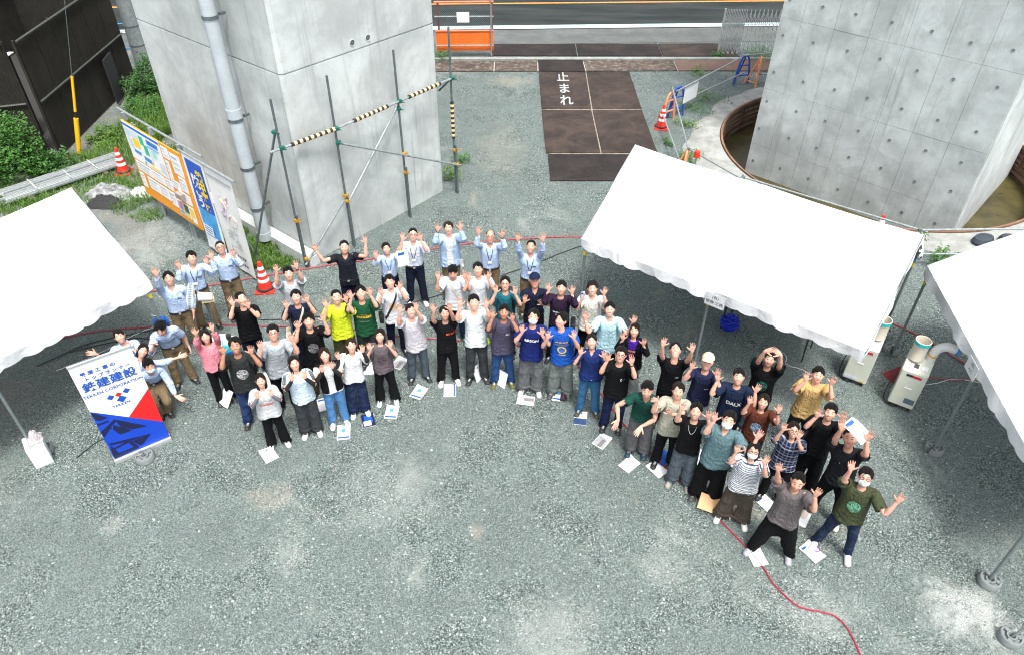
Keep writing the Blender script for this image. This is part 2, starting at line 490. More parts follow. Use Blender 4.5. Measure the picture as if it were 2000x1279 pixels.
sheet('far_edge_line', strip(-90, 90, (36.6, SL), 0.16), 0.022, M['road_white'], label='white edge line on the far side of the road')
sheet('far_pavement', strip(-90, 90, (40.4, SL), 3.0), 0.11, M['apron'], label='pavement on the far side of the road', t=0.1)

# ------------------------------------------------------------------ text as mesh
_tc = {}
def text_data(s, size=1.0, align='CENTER', bold=0.0, spacing=1.0, line=1.0):
    """vertices and faces of a text in its own xy plane"""
    key = (s, size, align, bold, spacing, line)
    if key in _tc: return _tc[key]
    cu = bpy.data.curves.new('text', 'FONT')
    cu.body = s
    cu.size = size
    cu.align_x = align
    cu.align_y = 'CENTER'
    cu.offset = bold
    cu.space_character = spacing
    cu.space_line = line
    cu.resolution_u = 3
    cu.fill_mode = 'FRONT'
    o = bpy.data.objects.new('text', cu)
    COL.objects.link(o)
    dg = bpy.context.evaluated_depsgraph_get()
    ev = o.evaluated_get(dg)
    me = ev.to_mesh()
    vs = [tuple(v.co) for v in me.vertices]
    fs = [tuple(p.vertices) for p in me.polygons]
    ev.to_mesh_clear()
    bpy.data.objects.remove(o)
    bpy.data.curves.remove(cu)
    _tc[key] = (vs, fs)
    return vs, fs

def text_obj(name, s, size, mat, parent, M4, **kw):
    vs, fs = text_data(s, size, **kw)
    m = MB()
    m.add([M4 @ Vector(v) for v in vs], fs)
    return m.build(name, mat, parent)

# ------------------------------------------------------------------ left bridge pier
def chamfer_quad(a, u, lu, v, lv, ch):
    """corner a, unit directions u and v, chamfered rectangle"""
    a, u, v = Vector(a), Vector(u), Vector(v)
    P = []
    for c, p, q in ((a, v, u), (a + u * lu, -u, v), (a + u * lu + v * lv, -v, -u), (a + v * lv, u, -v)):
        P += [c + p * ch, c + q * ch]
    return [(p.x, p.y) for p in P]
PL_A, PL_U, PL_V = Vector((-4.25, 13.07)), Vector((0.632, 0.775)), Vector((-0.775, 0.632))
pier = thing('bridge_pier', 'tall grey concrete pier with a drainpipe and scaffold tubes before it', 'pier', (PL_A.x, PL_A.y, 0))
off = Vector((PL_A.x, PL_A.y))
def loc2(poly): return [(x - off.x, y - off.y) for x, y in poly]
lift_poly = loc2(chamfer_quad(PL_A, PL_U, 4.0, PL_V, 5.1, 0.06))
core_poly = loc2(chamfer_quad(PL_A + PL_U * 0.03 + PL_V * 0.03, PL_U, 3.94, PL_V, 5.04, 0.06))
for z0, z1 in ((-0.3, 4.03), (4.065, 8.2), (8.235, 13.0)):
    MB().prism(lift_poly, z0, z1).build('lift', M['concrete_left'], pier)
MB().prism(core_poly, 0.0, 12.9).build('core', M['concrete_left'], pier)
def on_face(s, z, out=0.0):      # point on the pier's right hand face, local to the pier
    q = PL_U * s - PL_V * out
    return Vector((q.x, q.y, z))
for s in (1.72, 2.12):
    m = MB()
    ax = Vector((-PL_V.x, -PL_V.y, 0))
    m.tube([on_face(s, 4.2, -0.05), on_face(s, 4.2, 0.006)], 0.058, 14)
    m.build('tie_hole_disc', M['galv_dark'], pier)  # dark disc on the face, standing in for the hole's shaded inside
    ring = MB()
    c = on_face(s, 4.2, 0.004)
    uu = Vector((PL_U.x, PL_U.y, 0)); zz = Vector((0, 0, 1))
    pts = [c + (uu * math.cos(k * math.pi / 8) + zz * math.sin(k * math.pi / 8)) * 0.062 for k in range(17)]
    ring.tube(pts, 0.008, 5, cap=False).build('hole_rim', M['concrete_left'], pier, smooth=True)
# footing ledge along the left hand face
q0 = PL_A - PL_U * 0.28 - PL_V * 0.15
MB().prism(loc2(chamfer_quad(q0, PL_U, 0.26, PL_V, 5.4, 0.02)), 0.0, 0.24).build('footing_ledge', M['concrete_left'], pier)

# drainpipe on the left hand face
dp = thing('drainpipe', 'thick pale grey drainpipe running up the left pier', 'pipe', (0, 0, 0))
pc = PL_A + PL_V * 1.35 - PL_U * 0.34
dp.location = (pc.x, pc.y, 0)
MB().tube([(0, 0, 0.15), (0, 0, 12.8)], 0.138, 20).build('pipe', M['grey_pvc'], dp, smooth=True)
for z in (0.22, 3.05, 6.2):
    MB().tube([(0, 0, z - 0.07), (0, 0, z + 0.12)], 0.15, 20).build('socket', M['grey_pvc'], dp, smooth=True)
for z in (0.95, 1.9, 2.95, 4.9, 6.8):
    m = MB().tube([(0, 0, z - 0.035), (0, 0, z + 0.03)], 0.15, 20)
    m.box((PL_U.x * 0.25, PL_U.y * 0.25, z), (0.12, 0.05, 0.05), math.atan2(PL_U.y, PL_U.x))
    m.build('pipe_clamp', M['galv_dark'], dp, smooth=True)

# ------------------------------------------------------------------ right bridge pier, cast against panels, standing in its pit
PR_C, PR_N, PR_D = Vector((10.63, 15.02)), Vector((-0.7312, 0.6821)), Vector((0.6821, 0.7312))
pier2 = thing('panelled_pier', 'grey concrete pier cast in square panels standing in the round pit', 'pier', (PR_C.x, PR_C.y, -0.9))
def p2loc(poly): return [(x - PR_C.x, y - PR_C.y) for x, y in poly]
MB().prism(p2loc(chamfer_quad(PR_C + PR_N * 0.02 + PR_D * 0.03, PR_N, 5.46, PR_D, 4.9, 0.02)), -0.2, 13.9).build('core', M['concrete_right'], pier2)
cols = [0.02] + [0.02 + 0.825 * k for k in range(1, 7)] + [5.53]
face_dir = Vector((PR_N.x, PR_N.y, 0)); side_dir = Vector((PR_D.x, PR_D.y, 0))
RZ = math.atan2(PR_N.y, PR_N.x)
rows = [-0.1, 1.0, 2.55, 4.35, 6.15, 7.95, 9.75, 11.55, 13.9]
pcache = {}
for r in range(len(rows) - 1):
    for c in range(7):
        w, h = cols[c + 1] - cols[c] - 0.0055, rows[r + 1] - rows[r] - 0.0055
        key = (round(w, 3), round(h, 3))
        if key not in pcache:
            pcache[key] = MB().box((0, 0, 0), (w, 0.036, h)).mesh('panel', M['concrete_right'])
        o = link('panel', pcache[key], pier2)
        q = PR_N * ((cols[c] + cols[c + 1]) / 2) + PR_D * (0.018 + RN.uniform(-0.002, 0.002))
        o.location = (q.x, q.y, (rows[r] + rows[r + 1]) / 2)
        o.rotation_euler = (RN.uniform(-0.0015, 0.0015), 0, RZ)
th = MB().lathe([(0.0, 0.0), (0.038, 0.0), (0.038, 0.005), (0.03, 0.008)], n=10).mesh('tie_hole_disc', paint((0.25, 0.27, 0.27), 0.9, var=0.35, name='hole_grey'))  # low grey disc on the panel marks each tie hole
for c in range(7):
    for z in (0.55, 1.45, 2.2, 3.0, 3.95, 4.75, 5.7, 6.6):
        o = link('tie_hole_disc', th, pier2)
        q = PR_N * (cols[c] + 0.40 + RN.uniform(-0.03, 0.03)) - PR_D * 0.0035
        o.location = (q.x, q.y, z + RN.uniform(-0.04, 0.04))
        o.rotation_euler = (rad(90), 0, RZ + math.pi)
# the smooth side faces
MB().prism(p2loc(chamfer_quad(PR_C - PR_N * 0.0 + PR_D * 0.05, PR_N, 0.03, PR_D, 4.9, 0.004)), -0.15, 13.88).build('side_face', M['concrete_left'], pier2)
MB().prism(p2loc(chamfer_quad(PR_C + PR_N * 5.47 + PR_D * 0.05, PR_N, 0.03, PR_D, 4.9, 0.004)), -0.15, 13.88).build('side_face', M['concrete_left'], pier2)

# ------------------------------------------------------------------ the pit: steel liner plates, rim, water, collar
liner = thing('pit_liner', 'rusty corrugated steel lining of the round pit', 'pit lining', (PIT[0], PIT[1], 0))
prof = []
for i in range(19):
    z = i / 18
    prof.append((PIT_R + 0.028 * math.cos(z * 3 * 2 * math.pi), z * 0.478))
nseg = 16
seg = 2 * math.pi / nseg
m = MB().lathe(prof, n=8, a0=0.004, a1=seg - 0.004)
for zf in (0.0, 0.478):       # bolted flanges
    m.lathe([(PIT_R - 0.05, zf - 0.008), (PIT_R + 0.03, zf - 0.008), (PIT_R + 0.03, zf + 0.008), (PIT_R - 0.05, zf + 0.008)], n=8, a0=0.004, a1=seg - 0.004, closed=True)
for a in (0.012, seg - 0.012):
    m.box((math.cos(a) * (PIT_R - 0.015), math.sin(a) * (PIT_R - 0.015), 0.24), (0.09, 0.014, 0.47), a)
lp = m.mesh('liner_plate', M['liner'], smooth=True)
for row in range(3):
    for k in range(nseg):
        o = link('liner_plate', lp, liner)
        o.location = (0, 0, -1.42 + row * 0.5)
        o.rotation_euler = (0, 0, seg * (k + 0.5 * (row % 2)))
MB().lathe([(PIT_R - 0.03, 0.07), (PIT_R + 0.022, 0.07), (PIT_R + 0.022, 0.115), (PIT_R - 0.03, 0.115)], n=96, closed=True).build('rim', M['rim'], liner)
tag(MB().lathe([(0.0, 0.0), (PIT_R + 0.02, 0.0)], c=(PIT[0], PIT[1], -0.78), n=64).build('water', M['water']), 'murky brown green water at the bottom of the round pit', None, None, 'structure')
def make_collar():
    n = 144
    rr = random.Random(5)
    ph = [rr.uniform(0, 6.28) for _ in range(6)]
    vs, fs = [], []
    for k in range(n):
        a = 2 * math.pi * k / n
        ro = PIT_R + 0.85 + 0.16 * math.sin(3 * a + ph[0]) + 0.10 * math.sin(7 * a + ph[1]) + 0.06 * math.sin(17 * a + ph[2]) + rr.uniform(-0.04, 0.04)
        for r, z in ((PIT_R + 0.04, 0.0), (PIT_R + 0.045, 0.085), (PIT_R + 0.35, 0.075), (ro - 0.12, 0.045), (ro, 0.003)):
            vs.append((PIT[0] + r * math.cos(a), PIT[1] + r * math.sin(a), z + (rr.uniform(-0.006, 0.006) if 0 < z < 0.08 else 0)))
    for k in range(n):
        b, c = k * 5, ((k + 1) % n) * 5
        for j in range(4): fs.append((b + j, b + j + 1, c + j + 1, c + j))
    m = MB(); m.add(vs, fs)
    return tag(m.build('pit_collar', M['concrete_pale'], smooth=True), 'pale rough concrete collar around the round pit', None, None, 'structure')
make_collar()
# silt heaped against the pier's foot
m = MB()
for k in range(22):
    a = RN.uniform(0, 6.28); r = RN.uniform(0, 0.55)
    m.lathe([(RN.uniform(0.10, 0.26), -0.03), (RN.uniform(0.06, 0.14), 0.05), (0.0, RN.uniform(0.06, 0.11))], c=(11.75 + r * math.cos(a), 15.35 + r * 0.5 * math.sin(a), -0.78), n=7)
tag(m.build('silt_mound', paint((0.10, 0.085, 0.06), 0.95, var=0.4, scale=14, bump=0.5, name='silt'), smooth=True), 'dark silt heaped at the foot of the panelled pier', None, None, 'stuff')

# ------------------------------------------------------------------ steel road plates
sheet('plate_bedding', [(1.0, 16.75), (3.9, 16.8), (3.8, 24.1), (0.9, 24.1)], 0.012, paint((0.26, 0.225, 0.18), 0.95, var=0.4, scale=6, name='bedding_sand'), label='pale sand showing in the joints between the steel plates')
sheet('plate_bedding', [(-2.6, 24.18), (8.8, 24.46), (8.8, 25.36), (-2.6, 24.96)], 0.008, paint((0.40, 0.36, 0.30), 0.95, var=0.3, scale=6, name='bedding_sand'), label='pale sand under the crosswise row of steel plates')
def plate(poly, mat, label, z=0.034, t=0.024):
    cx = sum(p[0] for p in poly) / len(poly); cy = sum(p[1] for p in poly) / len(poly)
    o = MB().prism([(x - cx, y - cy) for x, y in poly], 0.0, t).build('steel_plate', mat, bevel=0.004)
    o.location = (cx, cy, z - t)
    return tag(o, label, 'steel plate', 'steel plates of the driveway')
stop_plate = plate([(0.84, 21.14), (2.34, 21.16), (2.38, 24.15), (0.82, 24.13)], M['plate'], 'brown steel plate painted with the white stop lettering')
plate([(2.385, 21.17), (3.87, 21.21), (3.85, 24.2), (2.42, 24.16)], M['plate'], 'brown steel plate to the right of the stop lettering, scratched by a pale line')
plate([(0.88, 18.21), (2.365, 18.23), (2.335, 21.06), (0.84, 21.04)], M['plate'], 'brown steel plate directly in front of the one with stop lettering')
plate([(2.405, 18.23), (3.92, 18.27), (3.87, 21.11), (2.375, 21.07)], M['plate'], 'brown steel plate in the right column, behind the ridge of the middle tent')
plate([(0.95, 16.66), (4.0, 16.72), (3.95, 18.17), (0.93, 18.13)], M['plate_dark'], 'crosswise dark steel plate at the near end of the driveway')
plate([(0.82, 24.2), (2.38, 24.22), (2.36, 25.24), (0.82, 25.22)], M['plate_dark'], 'nearly black short steel plate above the stop lettering')
plate([(2.42, 24.24), (5.5, 24.36), (5.5, 25.3), (2.4, 25.24)], M['plate_pale'], 'steel plate with pale flaking concrete crust right of the black short plate')
plate([(5.54, 24.36), (8.9, 24.42), (8.95, 25.42), (5.54, 25.3)], paint((0.135, 0.085, 0.066), 0.85, 0.0, 0.25, 2.5, 0.2, 'rust_brown_plate'), 'reddish brown steel plate in front of the folding gate')
plate([(-0.66, 24.16), (0.78, 24.2), (0.79, 25.2), (-0.66, 25.08)], M['plate_pale'], 'gravel strewn steel plate left of the black short plate')
plate([(-2.75, 24.1), (-0.70, 24.16), (-0.70, 25.06), (-2.7, 25.0)], M['plate_pale'], 'rust stained pale steel plate in front of the orange fence panel')
plate([(-0.78, 25.62), (2.2, 25.68), (2.2, 26.88), (-0.78, 26.80)], M['plate_dark'], 'dark steel plate along the road, next to the orange fence panel')
plate([(2.24, 25.68), (5.2, 25.74), (5.2, 27.0), (2.24, 26.88)], M['plate_dark'], 'dark brown steel plate along the road, middle one of three')
plate([(5.24, 25.74), (7.9, 25.80), (7.95, 27.1), (5.24, 27.0)], M['plate'], 'brown steel plate along the road beside the folding gate')
kp = MB().prism([(-2.9, 25.14), (9.6, 25.5), (9.6, 25.66), (-2.9, 25.3)], 0.0, 0.06)
tag(kp.build('kerb', M['concrete_pale']), 'low pale concrete kerb between the steel plates', None, None, 'structure')
# stop lettering, painted on the plate
for ch, y, x in (('止', 23.62, 1.60), ('ま', 22.65, 1.60), ('れ', 21.72, 1.62)):
    T4 = Matrix.Translation((x - 1.595, y - 22.645, 0.0262)) @ Matrix.Diagonal((0.42, 0.84, 1, 1))
    text_obj('painted_letter', ch, 1.0, paint((0.34, 0.37, 0.37), 0.8, var=0.45, scale=14, name='worn_white_paint'), stop_plate, T4, bold=0.02)
m = MB(); m.add([(2.45 - 1.595, 22.95 - 22.645, 0.0262), (3.8 - 1.595, 22.2 - 22.645, 0.0262), (3.8 - 1.595, 22.24 - 22.645, 0.0262), (2.45 - 1.595, 22.98 - 22.645, 0.0262)], [(0, 1, 2, 3)])

# ------------------------------------------------------------------ brown sheet fence on the left, the yard behind it
fence = thing('sheet_fence', 'high dark brown corrugated sheet fence on the left', 'fence', (-12.1, 17.85, 0))
def corr_panel(w, h):
    m = MB()
    n = 26
    vs = []
    for i in range(n + 1):
        x = -w / 2 + w * i / n
        y = 0.012 if (i // 1) % 2 else -0.012
        vs += [(x, y, 0.0), (x, y, h)]
    m.add(vs, [(2 * i, 2 * i + 2, 2 * i + 3, 2 * i + 1) for i in range(n)])
    m.add([(x, y + 0.03, z) for x, y, z in vs], [(2 * i + 1, 2 * i + 3, 2 * i + 2, 2 * i) for i in range(n)])
    return m.mesh('panel', M['fence'])
pw = 0.88
pm_lo, pm_hi = corr_panel(pw - 0.012, 1.48), corr_panel(pw - 0.012, 1.46)
def fence_run(p0, p1, h=3.0):
    p0, p1 = Vector(p0), Vector(p1)
    d = (p1 - p0); L = d.length; d /= L
    a = math.atan2(d.y, d.x)
    n = int(L / pw)
    for k in range(n):
        c = p0 + d * (pw * (k + 0.5))
        for mesh_, z in ((pm_lo, 0.02), (pm_hi, 1.52)):
            o = link('panel', mesh_, fence)
            o.location = (c.x + 12.1, c.y - 17.85, z)
            o.rotation_euler = (0, 0, a)
    nrm = Vector((d.y, -d.x)) * 0.045
    e = p0 + d * (n * pw)
    for z in (1.5, 3.0):
        ftube('rail', [(p0.x + nrm.x + 12.1, p0.y + nrm.y - 17.85, z), (e.x + nrm.x + 12.1, e.y + nrm.y - 17.85, z)], 0.026, M['fence_edge'], fence, 6)
    for k in range(0, n + 1, 2):
        c = p0 + d * (pw * k) + nrm * 0.2
        fbox('post', (c.x + 12.1 - nrm.x, c.y - 17.85 - nrm.y, 1.5), (0.06, 0.06, 3.04), M['fence'], fence, a)
fence_run((-12.1, 17.85), (-12.25, 23.2))
fence_run((-15.7, 16.6), (-12.15, 17.8))
# dark sheet hung over the fence's foot near its end
fbox('offcut', (0.12, 3.55, 0.75), (0.03, 0.75, 1.3), M['rubber'], fence, rad(8))
shed = thing('dark_shed', 'dark shed wall seen over the brown fence', 'shed', (-17.5, 21.0, 0))
fbox('wall', (0, 0, 1.75), (0.2, 13.0, 3.5), M['fence'], shed)
fbox('wall', (1.35, 5.6, 1.75), (2.5, 0.2, 3.5), M['fence'], shed)
fbox('rail', (0.14, 0, 1.9), (0.06, 12.8, 0.08), M['fence_edge'], shed)
lean = thing('lean_to_roof', 'weathered white tin roof corner behind the fence', 'roof', (-14.0, 18.35, 0))
m = MB()
for i in range(14):
    x0 = -0.9 + i * 0.13
    m.box((x0, 0, 2.30 + 0.02 * (i % 2) - 0.06 * i / 14), (0.131, 1.7, 0.02))
m.build('roof_sheet', M['white'], lean)
for x, y in ((-0.85, -0.7), (0.75, -0.7), (-0.85, 0.7), (0.75, 0.7)):
    fbox('post', (x, y, 1.12), (0.08, 0.08, 2.24), M['fence'], lean)
tag(sheet('shed_yard', [(-17.4, 15.0), (-12.4, 17.0), (-12.5, 24.0), (-17.4, 27)], 0.006, paint((0.03, 0.03, 0.028), 0.95, name='dark_soil'), label='dark ground behind the brown fence'), None)
pb = thing('steel_post', 'blue grey steel posts strapped together behind the fence', 'post', (-15.6, 19.9, 0))
for dx in (-0.17, 0.17):
    MB().tube([(dx, 0, 0), (dx, 0, 4.2)], 0.13, 14).build('tube', paint((0.10, 0.15, 0.22), 0.5, 0.3, name='blue_grey_steel'), pb, smooth=True)
MB().tube([(-0.17, 0, 2.4), (-0.17, 0, 2.46)], 0.15, 14).tube([(0.17, 0, 2.4), (0.17, 0, 2.46)], 0.15, 14).build('strap', M['galv'], pb, smooth=True)

up = thing('utility_pole', 'banded grey steel utility pole behind the left pier', 'utility pole', (-12.18, 23.8, 0))
MB().tube([(0, 0, 0), (0, 0, 11)], [0.24, 0.17], 18).build('shaft', M['galv'], up, smooth=True)
for z in (0.9, 1.5, 2.4, 3.4, 4.6): MB().tube([(0, 0, z), (0, 0, z + 0.05)], 0.245 - z * 0.006, 18).build('band', M['galv_dark'], up, smooth=True)
bf = thing('blue_frame', 'light blue tubular guard frame beside the utility pole', 'guard frame', (-12.95, 24.5, 0))
m = MB(); m.tube([(-0.45, 0, 0), (-0.45, 0, 1.35), (0.45, 0, 1.35), (0.45, 0, 0)], 0.03, 8); m.build('hoop', M['blue_light'], bf, smooth=True)
for z in (0.55,): ftube('crossbar', [(-0.45, 0, z), (0.45, 0, z)], 0.025, M['blue_light'], bf)

gw = thing('guy_wire', 'stay wire with a yellow protective sleeve in front of the fence', 'stay wire', (-11.68, 17.93, 0))
gd = Vector((0.20, 0.17, 1.0))
ftube('wire', [(0, 0, 0), tuple(gd * 10.5)], 0.008, M['galv_dark'], gw, 6)
ftube('anchor_rod', [(0, 0, -0.2), tuple(gd * 0.05)], 0.014, M['galv_dark'], gw, 6)
ftube('sleeve', [tuple(gd * 0.03), tuple(gd * 0.95)], 0.062, M['yellow'], gw, 10)
ftube('sleeve', [tuple(gd * 1.1), tuple(gd * 2.0)], 0.034, M['yellow'], gw, 10)
ftube('joint', [tuple(gd * 0.94), tuple(gd * 1.12)], [0.02, 0.036], M['black'], gw, 10)

# ------------------------------------------------------------------ scaffold-tube guard in front of the pier
sf = thing('scaffold_guard', 'scaffold tube guard with tiger tape standing before the left pier', 'scaffold', (-4.5, 12.85, 0))
def sl(p): return (p[0] + 4.5, p[1] - 12.85, p[2])
outw = Vector((PL_V.x, PL_V.y)) * -1
posts = [(-4.44, 12.80, 3.72), (-3.56, 13.62, 3.85), (-2.46, 14.90, 3.90), (-1.42, 16.05, 4.0)]
for i, (x, y, h) in enumerate(posts):
    ftube('upright', [sl((x, y, 1.0)), sl((x, y, h))], 0.0243, M['galv_dark'], sf)
    q = outw * 0.055
    ftube('stake', [sl((x + q.x, y + q.y, -0.1)), sl((x + q.x, y + q.y, 1.3))], 0.0243, M['galv_dark'], sf)
    ftube('upright_foot', [sl((x, y, 0.0)), sl((x, y, 1.02))], 0.0235, M['galv_dark'], sf)
def clamp(p, mat):
    m = MB()
    m.box(sl(p), (0.10, 0.065, 0.07), RN.uniform(0, 3))
    m.box(sl((p[0], p[1], p[2])), (0.065, 0.115, 0.055), RN.uniform(0, 3))
    m.tube([sl((p[0] + 0.05, p[1] - 0.04, p[2])), sl((p[0] + 0.11, p[1] - 0.09, p[2] + 0.01))], 0.013, 6)
    m.build('clamp', mat, sf, bevel=0.006)
rail_pts = [(p[0] + outw.x * 0.05, p[1] + outw.y * 0.05, z) for p, z in zip(posts, (2.77, 2.80, 2.84, 2.90))]
d0 = (Vector(rail_pts[1]) - Vector(rail_pts[0])).normalized() * 0.25
ends = [tuple(Vector(rail_pts[0]) - d0)] + rail_pts
ftube('rail', [sl(p) for p in ends], 0.0243, M['galv'], sf)
for p in rail_pts: clamp(p, M['teal'])
def tape(a, b, n):
    a, b = Vector(a), Vector(b)
    m = MB()
    for k in range(n):
        m.tube([sl(a.lerp(b, k / n)), sl(a.lerp(b, (k + 1) / n))], 0.041, 10, k % 2)
    m.build('tiger_tape', [M['rubber'], M['tape_yellow']], sf, smooth=True)
V = Vector
tape(V(rail_pts[0]).lerp(V(rail_pts[1]), 0.16), V(rail_pts[0]).lerp(V(rail_pts[1]), 0.97), 16)
tape(V(rail_pts[1]).lerp(V(rail_pts[2]), 0.26), V(rail_pts[1]).lerp(V(rail_pts[2]), 0.80), 15)
tape(V(rail_pts[2]).lerp(V(rail_pts[3]), 0.16), V(rail_pts[2]).lerp(V(rail_pts[3]), 0.76), 15)
p4 = posts[3]
tape((p4[0], p4[1], 1.45), (p4[0], p4[1], 2.35), 15)
o2 = outw * 0.1
lo = [(-3.56 + o2.x, 13.62 + o2.y, 2.50), (-2.46 + o2.x, 14.90 + o2.y, 1.62), (-1.36 + o2.x, 16.10 + o2.y, 0.75)]
ftube('brace', [sl(lo[0]), sl(lo[2])], 0.0243, M['galv'], sf)
clamp((-3.56 + outw.x * .05, 13.62 + outw.y * .05, 2.50), M['teal']); clamp((-2.46 + outw.x * .05, 14.9 + outw.y * .05, 1.63), M['amber']); clamp((-1.42 + outw.x * .05, 16.05 + outw.y * .05, 0.80), M['amber'])
ftube('brace', [sl((-2.46 - o2.x * .6, 14.90 - o2.y * .6, 2.66)), sl((-3.5, 13.60, 1.15)), ], 0.0243, M['galv'], sf)
ftube('brace', [sl((-3.58, 13.52, 1.22)), sl((-4.40, 12.70, 0.12))], 0.0243, M['galv'], sf)
clamp((-2.46, 14.9, 2.66), M['teal'])
for x, y, h in posts:
    clamp((x + outw.x * 0.03, y + outw.y * 0.03, 1.17), M['amber'])
clamp((-3.56, 13.62, 1.28), M['amber']); clamp((-4.38, 12.76, 0.25), M['amber'])
ftube('stay', [sl((-4.5, 12.86, 3.05)), sl((-5.62, 13.05, 0.0))], 0.0243, M['galv_dark'], sf)
clamp((-4.5, 12.84, 3.06), M['teal'])
ftube('stay_foot', [sl((-5.9, 13.6, 0.12)), sl((-5.45, 12.9, 0.10))], 0.0243, M['galv_dark'], sf)
ftube('stay', [sl((-1.42, 16.1, 2.86)), sl((-1.75, 16.55, 2.4))], 0.0243, M['galv_dark'], sf)

# ------------------------------------------------------------------ notice board and hung banners
BA, BB = Vector((-8.58, 15.05)), Vector((-6.71, 13.42))
bu = (BB - BA).normalized()
bn = Vector((bu.y, -bu.x))                       # outward, towards the yard
if bn.y > 0: bn = -bn
brz = math.atan2(bu.y, bu.x)
def bframe(o): o.location = (BA.x, BA.y, 0); o.rotation_euler = (0, 0, brz); return o
nb = bframe(thing('notice_board', 'long orange notice board covered with posters beside the left pier', 'notice board'))
BL = (BB - BA).length
# local x runs along the board, local -y is its face
fbox('board', (BL / 2, 0, 1.4), (BL, 0.03, 1.8), paint((0.80, 0.30, 0.02), 0.5, var=0.05, name='board_orange'), nb)
for x in (0.35, 0.47, BL - 0.75, BL - 0.62):
    ftube('post', [(x, 0.06, 0.0), (x, 0.06, 2.3)], 0.03, M['galv'], nb)
ftube('top_pipe', [(-0.25, 0.09, 2.46), (BL + 0.75, 0.09, 2.46)], 0.026, M['galv'], nb)
for x in (0.1, 1.25, 2.4): fbox('bracket', (x, 0.06, 2.39), (0.06, 0.1, 0.16), M['galv'], nb)
def poster(x0, x1, z0, z1, mat=None, y=-0.019):
    return fbox('poster', ((x0 + x1) / 2, y, (z0 + z1) / 2), (x1 - x0, 0.005, z1 - z0), mat or M['paper'], nb)
_mk = [0]
def mark(par, x0, x1, z0, z1, c, y=-0.0235):
    _mk[0] += 1; y -= 0.0003 * (_mk[0] % 18)
    return fbox('printed_block', ((x0 + x1) / 2, y, (z0 + z1) / 2), (x1 - x0, 0.002, z1 - z0), c if not isinstance(c, tuple) else paint(c, 0.5, var=0.12, scale=25), par)
pq = poster(0.02, 1.62, 1.42, 2.29)
mark(pq, 0.02, 1.62, 2.21, 2.27, (0.03, 0.16, 0.55))
for x0, x1, z0, z1, c in ((0.34, 0.62, 1.78, 2.0, (0.85, 0.62, 0.02)), (0.68, 0.86, 1.94, 2.15, (0.03, 0.45, 0.25)), (0.80, 0.98, 1.74, 1.98, (0.03, 0.45, 0.25)), (1.02, 1.5, 2.05, 2.16, (0.03, 0.2, 0.6)),
                          (1.16, 1.34, 1.78, 1.96, (0.35, 0.72, 0.6)), (0.25, 0.55, 1.62, 1.70, (0.05, 0.25, 0.65)), (0.66, 0.98, 1.56, 1.66, (0.05, 0.25, 0.65)), (0.85, 1.25, 1.46, 1.52, (0.85, 0.75, 0.2)),
                          (0.1, 0.3, 1.72, 1.95, (0.62, 0.66, 0.70)), (1.36, 1.58, 1.5, 1.75, (0.62, 0.66, 0.70)), (0.62, 0.68, 1.45, 1.52, (0.05, 0.4, 0.15)), (0.98, 1.03, 1.55, 1.60, (0.7, 0.05, 0.1)), (0.06, 0.3, 2.0, 2.17, (0.55, 0.66, 0.76)), (0.34, 0.64, 2.04, 2.18, (0.6, 0.72, 0.8)),
                          (1.05, 1.12, 1.66, 1.95, (0.6, 0.72, 0.8)), (1.0, 1.5, 1.98, 2.02, (0.2, 0.4, 0.75))):
    mark(pq, x0, x1, z0, z1, c)
for i, (x0, x1, z0, z1) in enumerate(((1.68, 1.96, 1.98, 2.24), (2.0, 2.4, 1.72, 2.2), (1.68, 1.84, 1.5, 1.92), (1.68, 2.04, 1.28, 1.48), (2.08, 2.38, 1.34, 1.68), (0.08, 0.78, 1.14, 1.38), (0.82, 1.34, 1.14, 1.38), (1.38, 1.66, 1.14, 1.38),
                                      (0.06, 0.26, 0.72, 1.08), (0.42, 0.94, 0.78, 1.08), (0.98, 1.34, 0.78, 1.08), (1.38, 1.62, 0.72, 1.08), (1.66, 1.86, 0.62, 0.98), (1.9, 2.12, 0.62, 0.98), (2.16, 2.34, 0.58, 0.98), (1.9, 2.36, 1.04, 1.28))):
    pz = poster(x0, x1, z0, z1)
    w, h = x1 - x0, z1 - z0
    if i in (12, 13, 14):
        mark(pz, x0 + .02, x1 - .02, z0 + h * .35, z1 - .02, [(0.45, 0.25, 0.5), (0.04, 0.12, 0.06), (0.85, 0.62, 0.05)][i - 12])
        mark(pz, x0 + .02, x1 - .02, z0 + .02, z0 + h * .3, [(0.1, 0.45, 0.5), (0.75, 0.62, 0.1), (0.8, 0.8, 0.7)][i - 12])
    else:
        for k in range(3):
            mark(pz, x0 + w * .12, x1 - w * RN.uniform(.12, .5), z1 - h * (.22 + .25 * k), z1 - h * (.12 + .25 * k), (0.56, 0.60, 0.64) if k else (0.35, 0.45, 0.62))
fbox('leaflet_box', (2.0, -0.07, 1.20), (0.24, 0.1, 0.12), paint((0.30, 0.25, 0.22), 0.6, name='brown_box'), nb)

